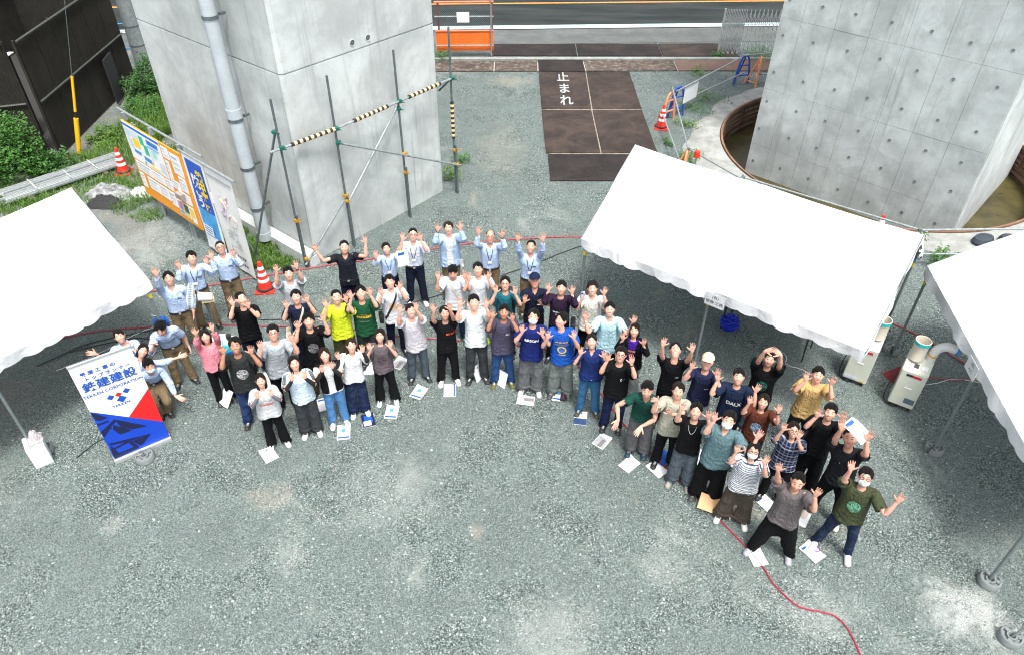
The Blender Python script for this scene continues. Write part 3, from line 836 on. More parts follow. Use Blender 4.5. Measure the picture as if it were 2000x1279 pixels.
hb = bframe(thing('printed_banner', 'blue heat warning banner with yellow lettering hanging beside the notice board', 'banner'))
hx0, hx1 = BL + 0.05, BL + 0.85
ftube('rod', [(hx0 - 0.06, 0.0, 2.40), (hx1 + 0.06, 0.0, 2.40)], 0.022, M['galv'], hb)
def wavy_sheet(x0, x1, z0, z1, mats, zones, par, y=0.0, amp=0.012, name='cloth'):
    """hanging cloth of some thickness, colour zones by height"""
    m = MB(); nx, nz = 10, 24
    vs = []
    for j in range(nz + 1):
        for i in range(nx + 1):
            x = x0 + (x1 - x0) * i / nx; z = z0 + (z1 - z0) * j / nz
            vs.append((x, y + amp * math.sin(i * 1.1 + j * 0.35) * (1 - j / nz), z))
    nn = len(vs)
    fs = []; ms = []
    for j in range(nz):
        for i in range(nx):
            a = j * (nx + 1) + i
            fs.append((a, a + 1, a + nx + 2, a + nx + 1))
            t = (j + 0.5) / nz
            ms.append(next(k for lim, k in zones if t <= lim) if 0 < i < nx - 1 else 0)
    m.v = vs + [(v[0], v[1] + 0.004, v[2]) for v in vs]
    m.f = fs + [tuple(nn + q for q in f[::-1]) for f in fs]
    m.m = ms + [0] * len(fs)
    return m.build(name, mats, par, smooth=True)
wavy_sheet(hx0, hx1, 0.12, 2.38, [M['paper'], paint((0.012, 0.10, 0.52), 0.5, var=0.15, scale=3, name='banner_blue'), paint((0.06, 0.36, 0.80), 0.5, var=0.35, scale=5, name='banner_sky')], [(0.16, 0), (0.45, 2), (0.94, 1), (1.0, 0)], hb)
cxb = (hx0 + hx1) / 2
def banner_text(s, x, z, size, mat, par, y=-0.022, sx=1.0, **kw):
    T4 = Matrix.Translation((x, y, z)) @ Matrix.Rotation(rad(90), 4, 'X') @ Matrix.Diagonal((sx, 1, 1, 1))
    return text_obj('lettering', s, size, mat, par, T4, **kw)
ylw = paint((0.88, 0.66, 0.02), 0.5, var=0.04, name='ink_yellow')
for i, ch in enumerate('熱中症に'): banner_text(ch, cxb + 0.16, 1.98 - 0.23 * i, 0.27 if i < 3 else 0.18, ylw, hb, bold=0.012)
for i, ch in enumerate('防ごう'): banner_text(ch, cxb - 0.06, 1.84 - 0.25 * i, 0.27, M['paper'], hb, bold=0.012)
fbox('printed_box', (cxb - 0.12, -0.02, 0.66), (0.36, 0.003, 0.22), M['paper'], hb)
for k in range(3): fbox('printed_line', (cxb - 0.12, -0.0225, 0.73 - 0.06 * k), (0.28, 0.002, 0.02), M['ink_blue'], hb)

wb = bframe(thing('hand_drawn_banner', 'white hand drawn banner hanging at the right end of the board', 'banner'))
wx0, wx1 = BL + 0.90, BL + 1.86
ftube('rod', [(wx0 - 0.04, 0.0, 2.40), (wx1 + 0.14, 0.0, 2.40)], 0.03, M['galv'], wb)
wavy_sheet(wx0, wx1, 0.10, 2.43, [paint((0.76, 0.77, 0.75), 0.6, var=0.05, scale=2, name='banner_white')], [(1.0, 0)], wb, amp=0.01)
fbox('grey_band', ((wx0 + wx1) / 2, -0.018, 2.22), (wx1 - wx0 - 0.1, 0.003, 0.05), M['ink_grey'], wb)  # thin grey strip across the upper part of the cloth
def stroke(pts, r, mat):
    MB().tube([(x, -0.018, z) for x, z in pts], r, 5).build('pen_stroke', mat, wb)
lil = paint((0.45, 0.33, 0.52), 0.6, var=0.2, name='pastel_lilac'); pch = paint((0.75, 0.55, 0.48), 0.6, var=0.2, name='pastel_pink')
for i, ch in enumerate('ご安全に'): banner_text(ch, wx0 + 0.62 - 0.22 * (i % 2), 1.12 - 0.17 * i, 0.24, M['ink_grey'], wb)
for i in range(9):
    x = wx0 + 0.3 + RN.uniform(0, 0.4); z = 1.35 + RN.uniform(0, 0.6)
    stroke([(x, z), (x + RN.uniform(-.1, .1), z - 0.08), (x + RN.uniform(-.12, .12), z - 0.17)], 0.010, lil if i % 2 else pch)
for i in range(10):
    x = wx0 + 0.38 + 0.085 * (i % 5) + RN.uniform(-.02, .02); z = 0.46 - 0.16 * (i // 5)
    stroke([(x - 0.02, z + 0.03), (x + 0.02, z + 0.025), (x - 0.005, z - 0.03)], 0.007, M['ink_black'])
    stroke([(x - 0.025, z), (x + 0.03, z - 0.005)], 0.006, M['ink_black'])

# ------------------------------------------------------------------ roll-up banner of the contractor
rb = thing('pull_up_banner', 'white, red and blue pull-up company banner at the lower left', 'banner', (-6.24, 7.43, 0), math.atan2(7.91 - 7.43, -5.56 + 6.24))
RW, RH = 0.84, 2.02
ucol = {'w': M['paper'], 'r': paint((0.75, 0.012, 0.015), 0.45, var=0.03, name='banner_red'), 'b': paint((0.005, 0.055, 0.50), 0.45, var=0.08, scale=3, name='banner_royal'), 'n': paint((0.006, 0.010, 0.06), 0.5, var=0.1, name='banner_navy')}
fbox('base', (RW / 2, 0.02, 0.04), (RW + 0.03, 0.14, 0.08), M['alu'], rb, bevel=0.01)
fbox('top_bar', (RW / 2, 0.0, RH + 0.012), (RW + 0.01, 0.035, 0.03), M['alu'], rb, bevel=0.006)
ftube('back_pole', [(RW / 2, 0.03, 0.05), (RW / 2, 0.02, RH)], 0.012, M['alu'], rb)
sh = fbox('graphic', (RW / 2, 0, 0.08 + (RH - 0.08) / 2), (RW, 0.006, RH - 0.08), ucol['w'], rb)
_bp = [0]
def bpoly(pts, c, y=-0.0045, par=None):
    _bp[0] += 1; y -= 0.00012 * _bp[0]
    # pts in banner units: x 0..1 across, z 0..1 from top down
    m = MB()
    vs = [(x * RW, y, RH - t * (RH - 0.08)) for x, t in pts]
    m.add(vs + [(a, b - 0.0012, c_) for a, b, c_ in vs], [tuple(range(len(vs), 2 * len(vs)))])
    fs = m.f[-1]
    return m.build('printed_shape', c, par or sh)
bpoly([(0, 0.445), (1, 0.817), (1, 1.0), (0, 1.0)], ucol['b'])
bpoly([(1, 0.433), (1, 0.817), (0.513, 0.637)], ucol['r'])
for pts in [[(0.004, 0.452), (0.211, 0.562), (0.089, 0.563), (0.031, 0.549), (0.007, 0.491)], [(0.004, 0.675), (0.286, 0.601), (0.323, 0.621), (0.209, 0.655), (0.016, 0.741)], [(0.286, 0.601), (0.734, 0.797), (0.477, 0.768), (0.329, 0.705)], [(0.231, 0.65), (0.471, 0.777), (0.26, 0.771), (0.197, 0.693)], [(0.004, 0.588), (0.191, 0.588), (0.196, 0.605), (0.004, 0.604)], [(0.064, 0.66), (0.188, 0.66), (0.189, 0.681), (0.021, 0.68)], [(0.026, 0.816), (0.73, 0.889), (0.357, 0.878), (0.042, 0.84)], [(0.73, 0.889), (0.503, 0.972), (0.387, 0.886)], [(0.044, 0.882), (0.33, 0.866), (0.387, 0.886), (0.238, 0.89), (0.045, 0.903)], [(0.042, 0.84), (0.131, 0.976), (0.038, 0.996), (0.008, 0.925)], [(0.004, 0.952), (0.445, 0.952), (0.402, 0.983), (0.019, 0.996)], [(0.387, 0.886), (0.462, 0.977), (0.402, 0.983), (0.328, 0.892)]]:
    bpoly(pts, ucol['n'], -0.0065)
ink = paint((0.005, 0.075, 0.42), 0.5, var=0.03, name='logo_blue')
def btext(s, x, t, size, mat=ink, **kw):
    sx = kw.pop('sx', 1.0)
    T4 = Matrix.Translation((x * RW, -0.0095, RH - t * (RH - 0.08))) @ Matrix.Rotation(rad(90), 4, 'X') @ Matrix.Diagonal((sx, 1, 1, 1))
    return text_obj('lettering', s, size, mat, sh, T4, **kw)
btext('鉄道工事の', 0.40, 0.095, 0.078, spacing=1.55, bold=0.002)
btext('トップランナー', 0.52, 0.148, 0.074, spacing=1.5, bold=0.002)
btext('鉄建建設', 0.50, 0.225, 0.185, bold=0.004)
btext('TEKKEN CORPORATION', 0.50, 0.305, 0.073, spacing=1.02, sx=1.0, bold=0.001)
btext('TEKKEN', 0.50, 0.485, 0.062, bold=0.0015, spacing=1.15)
def diamond(x, t, r, c): bpoly([(x - r, t), (x, t - r * .42), (x + r, t), (x, t + r * .42)], c, -0.0055)
diamond(0.39, 0.385, 0.065, ink); diamond(0.52, 0.385, 0.058, ucol['r']); diamond(0.66, 0.375, 0.065, ink); diamond(0.54, 0.435, 0.085, ink)

# ------------------------------------------------------------------ event tents
def sstep(a, b, x):
    t = min(1, max(0, (x - a) / (b - a))); return t * t * (3 - 2 * t)
def tent(A, u, n, L, W, label, EH=1.95, RH_=3.12, bays=2, skip=(), seed=1, sign=None):
    """A: a front eave corner, u: direction along the eave, n: direction across"""
    rr = random.Random(seed)
    u = Vector(u).normalized(); n = Vector(n).normalized()
    t = thing('event_tent', label, 'tent', (A[0], A[1], 0))
    def P(a, b, z): return (u.x * a + n.x * b, u.y * a + n.y * b, z)
    NU, NV = 40, 24
    vs, fs = [], []
    ph = [rr.uniform(0, 6) for _ in range(6)]
    def top(a, b):
        s = 1 - abs(2 * b / W - 1)
        z = EH + (RH_ - EH) * s
        bay = (a / L * bays) % 1.0
        z -= 0.06 * math.sin(math.pi * bay) * math.sin(math.pi * s)          # cloth sags between the rafters
        z -= 0.028 * math.sin(math.pi * bay) * (s > 0.98)
        z += 0.014 * math.sin(a * 5.0 + b * 3 + ph[0]) * math.sin(math.pi * s) + 0.009 * math.sin(a * 9 - b * 7 + ph[1]) * math.sin(math.pi * s)
        return z
    for i in range(NU + 1):
        for j in range(NV + 1):
            a, b = L * i / NU, W * j / NV
            vs.append(P(a, b, top(a, b)))
    N = len(vs)
    for i in range(NU):
        for j in range(NV):
            k = i * (NV + 1) + j
            fs.append((k, k + NV + 1, k + NV + 2, k + 1))
    m = MB(); m.add(vs, fs)
    m.add([(x, y, z - 0.006) for x, y, z in vs], [f[::-1] for f in fs])
    m.build('canopy', M['tent'], t, smooth=True)
    for k in range(1, bays * 2):
        a = L * k / (bays * 2)
        for b0, b1 in ((0.03, W / 2), (W / 2, W - 0.03)):
            MB().tube([P(a, b0 + (b1 - b0) * q / 12, top(a, b0 + (b1 - b0) * q / 12) + 0.001) for q in range(13)], 0.006, 5).build('seam', M['tent'], t, smooth=True)
    # scalloped valance, one for each side
    def valance(path, outn, wave):
        m = MB(); vs = []
        n_ = len(path)
        dist = 0
        for i, p in enumerate(path):
            if i: dist += (Vector(p) - Vector(path[i - 1])).length
            drop = 0.155 + 0.042 * abs(math.sin(math.pi * dist / wave)) ** 0.7
            flare = 0.012 + 0.018 * math.sin(dist * 4.2 + ph[2])
            for q in range(4):
                f = q / 3
                vs.append((p[0] + outn.x * (0.012 + flare * f + 0.02 * math.sin(dist * 9 + ph[3]) * f), p[1] + outn.y * (0.012 + flare * f + 0.02 * math.sin(dist * 9 + ph[3]) * f), p[2] + 0.004 - drop * f))
        fs = []
        for i in range(n_ - 1):
            for q in range(3):
                k = i * 4 + q
                fs.append((k, k + 4, k + 5, k + 1))
        m.add(vs, fs)
        m.add([(x - outn.x * 0.005, y - outn.y * 0.005, z) for x, y, z in vs], [f[::-1] for f in fs])
        m.build('valance', M['tent'], t, smooth=True)
    q = 160
    valance([P(L * i / q, 0, EH) for i in range(q + 1)], -n, 0.30)
    valance([P(L * i / q, W, EH) for i in range(q + 1)], n, 0.30)
    q = 110
    valance([P(0, W * i / q, top(0, W * i / q)) for i in range(q + 1)], -u, 0.30)
    valance([P(L, W * i / q, top(L, W * i / q)) for i in range(q + 1)], u, 0.30)
    # frame
    for b in (0.05, W - 0.05): ftube('eave_pipe', [P(0.05, b, EH - 0.04), P(L - 0.05, b, EH - 0.04)], 0.019, M['galv'], t)
    ftube('ridge_pipe', [P(0.05, W / 2, RH_ - 0.06), P(L - 0.05, W / 2, RH_ - 0.06)], 0.019, M['galv'], t)
    for k in range(bays + 1):
        a = 0.06 + (L - 0.12) * k / bays
        ftube('rafter', [P(a, 0.05, EH - 0.05), P(a, W / 2, RH_ - 0.07), P(a, W - 0.05, EH - 0.05)], 0.017, M['galv'], t)
        for b, sg in ((0.05, 1), (W - 0.05, -1)):
            if (k, sg) in skip: continue
            lg = ftube('leg', [P(a, b, 0.0), P(a, b, EH - 0.05)], 0.024, M['tent_pole'], t)
            MB().tube([P(a, b, EH - 0.34), P(a, b, EH - 0.24)], 0.03, 10).build('yellow_band', paint((0.72, 0.55, 0.02), 0.5, name='band_yellow'), t, smooth=True)
            MB().tube([P(a, b, EH - 0.24), P(a, b, EH - 0.16)], 0.029, 10).build('blue_band', M['blue_light'], t, smooth=True)
            fbox('foot_plate', P(a, b, 0.008), (0.12, 0.12, 0.012), M['galv_dark'], t)
            for da in ((0.28,) if k == 0 else (-0.28,) if k == bays else (0.28, -0.28)):
                ftube('brace', [P(a, b, EH - 0.36), P(a + da, b, EH - 0.06)], 0.009, M['galv'], t, 6)
    if sign:
        a, txt, b_ = sign
        g = Vector((-n.x, -n.y)) * 0.062
        rz = math.atan2(u.y, u.x)
        o = link('name_label', None, t); bpy.data.objects.remove(o)
        c = P(a, 0, EH - 0.13)
        lab = fbox('name_label', (c[0] + g.x, c[1] + g.y, c[2]), (0.34, 0.004, 0.24), M['tent'], t, rz)
        for i, s_ in enumerate(txt):
            T4 = Matrix.Translation((c[0] + g.x * 1.06, c[1] + g.y * 1.06, c[2] + 0.055 - 0.1 * i)) @ Matrix.Rotation(rz, 4, 'Z') @ Matrix.Rotation(rad(90), 4, 'X')
            text_obj('lettering', s_, 0.07, M['ink_black'], lab, T4)
    return t
tent((-5.96, 9.62), (-0.59, -0.81), (-0.805, 0.593), 5.2, 3.2, 'white tent at the left edge, beside the pull-up banner', seed=3)
tent((1.23, 10.98), (0.803, -0.596), (0.596, 0.803), 4.96, 3.34, 'white tent in the middle, in front of the panelled pier', seed=5, skip=((2, 1),), sign=(2.62, ('(有)', '齋藤 工務'), 0))
tent((7.08, 10.23), (-0.118, -0.993), (0.993, -0.118), 4.85, 3.4, 'white tent at the right edge, beside the two spot coolers', seed=8, sign=(2.425, ('(有)', '人仁'), 0))

# ------------------------------------------------------------------ tent weights
def weight_mesh():
    m = MB()
    g0 = rad(14)
    prof = [(0.055, 0.0), (0.20, 0.0), (0.215, 0.02), (0.205, 0.125), (0.19, 0.14), (0.165, 0.142), (0.155, 0.095), (0.105, 0.095), (0.095, 0.142), (0.065, 0.14), (0.055, 0.125)]
    m.lathe(prof, n=30, a0=g0, a1=2 * math.pi - g0, closed=True)
    for a in (g0, 2 * math.pi - g0):
        vs = [(r * math.cos(a), r * math.sin(a), z) for r, z in prof]
        m.add(vs, [tuple(range(len(vs)))])
    for k in range(3):        # the bridges across the grip groove
        a = rad(60 + 120 * k)
        m.box((0.13 * math.cos(a), 0.13 * math.sin(a), 0.116), (0.06, 0.075, 0.045), a)
    return m.mesh('tent_weight', M['weight'], smooth=True)
wm = weight_mesh()
for x, y, rz, lab in ((6.85, 7.82, 200, 'round grey weight on the middle leg of the right tent'), (7.12, 10.24, 240, 'round grey weight on the far corner leg of the right tent'),
                      (7.16, 10.72, 250, 'round grey weight behind the middle tent\'s right rear leg'), (6.57, 5.46, 30, 'round grey weight near the right edge, below the right tent'),
                      (6.44, 4.66, 45, 'round grey weight cut by the lower right corner of the photo'), (-5.80, 7.50, 120, 'round grey weight holding down the foot of the pull-up banner'),
                      (-7.47, 7.62, 60, 'round grey weight beside the white box'), (1.30, 11.02, 90, 'round grey weight at the foot of the middle tent\'s left leg')):
    o = link('tent_weight', wm)
    o.location = (x, y, 0.0)
    o.rotation_euler = (0, 0, rad(rz)); o.scale = (0.68, 0.68, 0.8)
    tag(o, lab, 'tent weight', 'round weights on the tent legs')
gp = thing('ground_pole', 'slanting steel pole rising from the weight at the lower right', 'pole', (6.44, 4.66, 0))
ftube('tube', [(0, 0, 0), (0.9, 0.2, 1.9)], 0.021, M['tent_pole'], gp)

# ------------------------------------------------------------------ spot coolers
def cooler(x, y, rz, lab, nozzle):
    t = thing('spot_cooler', lab, 'spot cooler', (x, y, 0), rz, 'spot coolers')
    W_, D_, H_ = 0.40, 0.42, 0.92
    m = MB()
    pts = [(-D_ / 2, 0.09), (D_ / 2, 0.09), (D_ / 2, H_ + 0.08), (-D_ / 2 + 0.22, H_ + 0.08), (-D_ / 2, H_ - 0.07)]
    vs = [(sx * W_ / 2, yy, zz) for sx in (-1, 1) for yy, zz in pts]
    k = len(pts)
    m.add(vs, [tuple(range(k)), tuple(range(2 * k - 1, k - 1, -1))] + [(i, k + i, k + (i + 1) % k, (i + 1) % k) for i in range(k)])
    body = m.build('body', M['cream'], t)
    bm = bmesh.new(); bm.from_mesh(body.data); bmesh.ops.recalc_face_normals(bm, faces=bm.faces)
    bmesh.ops.bevel(bm, geom=list(bm.edges), offset=0.012, segments=2, affect='EDGES'); bm.to_mesh(body.data); bm.free()
    fbox('brand_strip', (-0.055, -D_ / 2 - 0.003, H_ - 0.15), (0.10, 0.004, 0.045), M['ink_black'], t)
    fbox('brand_strip', (0.06, -D_ / 2 - 0.003, H_ - 0.15), (0.13, 0.004, 0.045), paint((0.50, 0.012, 0.04), 0.4, name='label_red'), t)
    fbox('recess_handle', (0.0, -D_ / 2 - 0.003, H_ - 0.42), (0.11, 0.006, 0.02), M['white'], t)
    if nozzle == 'elbow':
        fbox('rating_plate', (0.10, -D_ / 2 - 0.003, 0.24), (0.16, 0.004, 0.11), paint((0.10, 0.16, 0.22), 0.4, var=0.3, scale=40, name='label_slate'), t)
    else:
        fbox('rating_plate', (-0.07, -D_ / 2 - 0.003, 0.15), (0.2, 0.004, 0.05), paint((0.55, 0.62, 0.72), 0.4, name='label_pale'), t)
        fbox('warning_label', (0.12, -D_ / 2 - 0.003, 0.125), (0.06, 0.004, 0.025), M['yellow'], t)
    sl_ = Matrix.Rotation(rad(-55.7), 3, 'X')
    fbox('control_panel', (-0.02, -D_ / 2 + 0.10, H_ + 0.005), (0.07, 0.07, 0.012), M['ink_black'], t, rot=Matrix.Rotation(rad(34), 3, 'X'))
    fbox('sticker', (0.11, -D_ / 2 + 0.10, H_ + 0.004), (0.09, 0.08, 0.006), M['white'], t, rot=Matrix.Rotation(rad(34), 3, 'X'))
    # exhaust duct, open at the top
    c = (-0.08, 0.02) if nozzle == 'elbow' else (0.08, 0.02)
    MB().lathe([(0.125, H_ + 0.07), (0.115, H_ + 0.16), (0.118, H_ + 0.42), (0.126, H_ + 0.44), (0.112, H_ + 0.44), (0.105, H_ + 0.15), (0.0, H_ + 0.13)], c=(c[0], c[1], 0), n=24).build('exhaust_duct', M['cream_duct'], t, smooth=True)
    MB().lathe([(0.121, H_ + 0.375), (0.128, H_ + 0.378), (0.128, H_ + 0.432), (0.121, H_ + 0.435)], c=(c[0], c[1], 0), n=24).build('duct_band', M['turquoise'], t, smooth=True)
    if nozzle == 'elbow':
        pts = spline([(0.13, 0.08, H_ + 0.06), (0.13, 0.08, H_ + 0.18), (0.16, 0.08, H_ + 0.32), (0.27, 0.08, H_ + 0.42), (0.42, 0.10, H_ + 0.40)], 5)
        MB().tube(pts, 0.072, 16).build('nozzle', M['white'], t, smooth=True)
        e = Vector(pts[-1]); d = (Vector(pts[-1]) - Vector(pts[-3])).normalized()
        MB().tube([e - d * 0.02, e + d * 0.035], 0.078, 16).build('nozzle_ring', M['blue_light'], t, smooth=True)
        MB().tube([(0.13, 0.08, H_ + 0.17), (0.133, 0.08, H_ + 0.20)], 0.0745, 16).build('tape_band', M['yellow'], t, smooth=True)
    else:
        pts = spline([(-0.11, 0.08, H_ + 0.06), (-0.11, 0.08, H_ + 0.17), (-0.17, 0.08, H_ + 0.26), (-0.30, 0.10, H_ + 0.29)], 5)
        MB().tube(pts, 0.075, 16).build('nozzle', M['white'], t, smooth=True)
    for sx in (-1, 1):
        for sy in (-1, 1):
            MB().tube([(sx * 0.15 - 0.015, sy * 0.15, 0.045), (sx * 0.15 + 0.015, sy * 0.15, 0.045)], 0.045, 12).build('caster', M['rubber'], t, smooth=True)
    for z in (0.3, 0.36, 0.42, 0.48, 0.54): fbox('side_vent', (-W_ / 2 - 0.002, 0.02, z), (0.006, 0.26, 0.025), M['galv_dark'], t)
    MB().tube(spline([(-0.2, 0.12, 0.5), (-0.28, 0.0, 0.3), (-0.26, -0.12, 0.05), (-0.08, -0.2, 0.02), (0.0, -0.05, 0.02)], 5), 0.009, 6).build('power_cord', M['cable'], t, smooth=True)
    return t
cooler(6.19, 9.53, rad(-33), 'cream spot cooler tucked under the corner of the middle tent', 'straight')
cooler(6.76, 8.92, rad(-33), 'cream spot cooler with a bent white nozzle standing in the open', 'elbow')

# ------------------------------------------------------------------ traffic cones
def cone_parts(t):
    m = MB(); m.box((0, 0, 0.02), (0.38, 0.38, 0.04)); m.box((0, 0, 0.045), (0.33, 0.33, 0.02))
    m.build('base', M['cone_red'], t, bevel=0.012)
    def rz(z): return 0.15 - (z - 0.05) / 0.65 * 0.118
    zs = [0.05, 0.24, 0.31, 0.38, 0.45, 0.52, 0.59, 0.69]
    for i in range(7):
        MB().lathe([(rz(zs[i]), zs[i]), (rz(zs[i + 1]), zs[i + 1])] + ([(0.0, 0.705)] if i == 6 else []), n=20).build('white_band' if i in (1, 3, 5) else 'red_band', M['white'] if i in (1, 3, 5) else M['cone_red'], t, smooth=True)
    m = MB().lathe([(0.155, 0.055), (0.185, 0.055), (0.185, 0.085), (0.145, 0.09)], n=16)
    m.build('weight_ring', M['rubber'], t, smooth=True)
c0 = None
for x, y, lab in ((-10.05, 16.92, 'red and white traffic cone by the stacked pipes on the left'), (-5.08, 11.98, 'red and white traffic cone at the foot of the white banner'),
                  (4.27, 19.9, 'red and white traffic cone beside the steel plates and orange stand'), (8.22, 13.98, 'red and white traffic cone tip behind the middle tent')):
    if c0 is None:
        c0 = thing('traffic_cone', lab, 'traffic cone', (x, y, 0.0), RN.uniform(0, 1), 'red and white traffic cones'); cone_parts(c0)
    else:
        c = copy_tree(c0); c.location = (x, y, 0.0); c.rotation_euler = (0, 0, RN.uniform(0, 1.5)); c['label'] = lab

# ------------------------------------------------------------------ barrier around the pit: stands and tubes
def stand(x, y, rz, mat, lab, h=0.92):
    t = thing('barrier_stand', lab, 'barrier stand', (x, y, 0), rz, 'barrier stands by the pit')
    for sy in (-1, 1):
        MB().tube(spline([(-0.26, sy * 0.02, 0.0), (-0.2, sy * 0.02, 0.5), (-0.12, sy * 0.02, h - 0.1), (0, sy * 0.02, h), (0.12, sy * 0.02, h - 0.1), (0.2, sy * 0.02, 0.5), (0.26, sy * 0.02, 0.0)], 5), 0.03, 8).build('hoop', mat, t, smooth=True)
        break
    ftube('crossbar', [(-0.225, 0, 0.28), (0.225, 0, 0.28)], 0.024, mat, t)
    ftube('crossbar', [(-0.17, 0, 0.6), (0.17, 0, 0.6)], 0.024, mat, t)
    ftube('leg', [(0, 0, h - 0.06), (0, 0.34, 0.0)], 0.026, mat, t)
    ftube('foot_bar', [(-0.2, 0.02, 0.12), (0, 0.29, 0.12)], 0.018, mat, t)
    return t
stand(4.80, 20.72, rad(20), M['blue'], 'blue tubular barrier stand next to the traffic cone')
stand(4.52, 20.42, rad(40), M['orange_pipe'], 'orange tubular barrier stand right behind the traffic cone', 0.86)
stand(7.36, 23.30, rad(15), M['blue'], 'blue tubular barrier stand near the folding gate')
stand(7.82, 23.25, rad(75), M['orange_pipe'], 'faded orange barrier stand beside the panelled pier', 0.9)
stand(4.36, 16.92, rad(70), M['orange_pipe'], 'barrier stand half hidden behind the middle tent ridge', 0.8)
def rail(pts, lab, mat=None, r=0.0215):
    c = Vector(pts[0])
    t = thing('barrier_tube', lab, 'steel tube', tuple(c), 0, 'tubes of the pit barrier')
    ftube('tube', [tuple(Vector(p) - c) for p in pts], r, mat or M['galv'], t)
    ftube('end_clip', [tuple(Vector(pts[0]) - c), tuple((Vector(pts[1]) - Vector(pts[0])).normalized() * 0.08)], r * 1.5, M['galv_dark'], t)
    return t
rail([(4.60, 20.25, 0.93), (7.42, 23.35, 0.95)], 'upper grey tube between the two blue barrier stands')
rail([(4.75, 20.75, 0.36), (7.45, 23.40, 0.34)], 'lower grey tube between the two blue barrier stands')
rail([(7.0, 23.05, 0.985), (9.6, 23.75, 0.97)], 'upper grey tube running from the far blue stand behind the pier')
rail([(7.9, 23.3, 0.32), (9.6, 23.6, 0.30)], 'lower grey tube from the faded orange stand behind the pier')
rail([(4.56, 20.62, 0.96), (4.36, 16.85, 0.86)], 'upper grey tube from the orange stand towards the middle tent')
rail([(4.26, 19.95, 0.42), (4.28, 16.75, 0.36)], 'lower grey tube from the orange stand towards the middle tent')
rail([(4.38, 16.9, 0.83), (5.4, 15.35, 0.80), ], 'grey tube slanting down behind the ridge of the middle tent')
rail([(5.4, 15.5, 0.80), (8.75, 13.10, 0.82)], 'grey tube passing behind the middle tent ridge and the hidden cone')
rail([(8.55, 13.12, 0.86), (12.2, 13.25, 0.86)], 'upper grey tube in the gap between the middle and right tents')
rail([(8.3, 13.05, 0.3), (12.2, 13.1, 0.3)], 'lower grey tube in the gap between the middle and right tents')
for x, y in ((8.6, 13.09), (5.4, 15.43), (11.6, 13.2)):
    o = ftube('barrier_post', [(0, 0, 0), (0, 0, 0.9)], 0.022, M['galv'])
    o.location = (x, y, 0); tag(o, {8.6: 'short upright tube holding the barrier in the gap between tents', 5.4: 'short upright tube holding the barrier behind the middle tent', 11.6: 'short upright tube of the barrier behind the right tent'}[x], 'steel tube', 'tubes of the pit barrier')
cl = thing('white_notice', 'small white cloth notice tied between the barrier tubes', 'notice', (5.25, 20.9, 0))
MB().prism([(-0.28, -0.22), (0.22, 0.32), (0.215, 0.325), (-0.285, -0.215)], 0.40, 0.92).build('sheet', M['tent'], cl)
def lamp_at(x, y):
    t = thing('warning_lamp', 'small red warning lamp at the barrier behind the middle tent ridge', 'lamp', (x, y, 0))
    ftube('stem', [(0, 0, 0), (0, 0, 0.78)], 0.02, M['galv'], t)
    MB().lathe([(0.05, 0.78), (0.075, 0.80), (0.07, 0.95), (0.0, 0.99)], n=14).build('lens', M['cone_red'], t, smooth=True)
lamp_at(4.52, 16.5)
sb = thing('sandbag', 'pair of dark sandbags on the pit collar between the tents', 'sandbag', (10.9, 13.9, 0.05))
for dx, rz in ((-0.3, 0.4), (0.35, -0.3)):
    m = MB().lathe([(0.0, 0.0), (0.2, 0.01), (0.26, 0.08), (0.22, 0.17), (0.0, 0.2)], n=14)
    o = m.build('bag', paint((0.03, 0.04, 0.055), 0.6, var=0.3, name='dark_sack'), sb, smooth=True); o.location = (dx, 0, 0); o.scale = (1.1, 0.7, 0.9); o.rotation_euler = (0, 0, rz)

# ------------------------------------------------------------------ orange fence panel and folding gate by the road
og = thing('fence_panel', 'orange site fence panel with a small white notice by the road', 'fence', (-2.7, 25.2, 0))
ftube('top_tube', [(0, 0.3, 1.82), (1.98, 0.4, 1.82)], 0.035, paint((0.85, 0.22, 0.12), 0.5, name='coral_paint'), og)
fbox('lower_panel', (0.99, 0.34, 0.55), (1.96, 0.03, 0.66), M['orange'], og, rad(2.5))
ftube('panel_edge', [(0, 0.28, 0.89), (1.98, 0.37, 0.89)], 0.03, paint((0.85, 0.22, 0.12), 0.5, name='coral_paint'), og)
for x in (0.12, 1.93): ftube('post', [(x, 0.33 + x * 0.045, 0), (x, 0.33 + x * 0.045, 1.85)], 0.032, paint((0.22, 0.06, 0.06), 0.6, name='maroon_post'), og)
ftube('tall_post', [(1.90, 0.24, 0), (1.90, 0.24, 2.4)], 0.024, M['galv'], og)
for z, y in ((0.42, 0.22), (1.38, 0.22), (0.03, 0.0)): ftube('tube', [(0.0, y, z), (1.98, y + 0.08, z)], 0.024, M['galv'], og)
fbox('notice', (0.96, 0.235, 1.36), (0.42, 0.008, 0.34), M['white'], og, rad(2.5), bevel=0.003)
m = MB()
for k in range(30):                                     # wire mesh
    x = 0.05 + k * 0.065
    for d in (-1, 1):
        x2 = x + d * 0.9
        xa, xb = max(0.02, min(1.95, x)), max(0.02, min(1.95, x2))
        za, zb = 0.9, 0.9 + abs(xb - xa)
        m.tube([(xa, 0.30 + xa * 0.045, za), (xb, 0.30 + xb * 0.045, min(1.8, zb))], 0.003, 3, cap=False)
m.build('wire_mesh', M['galv_dark'], og)

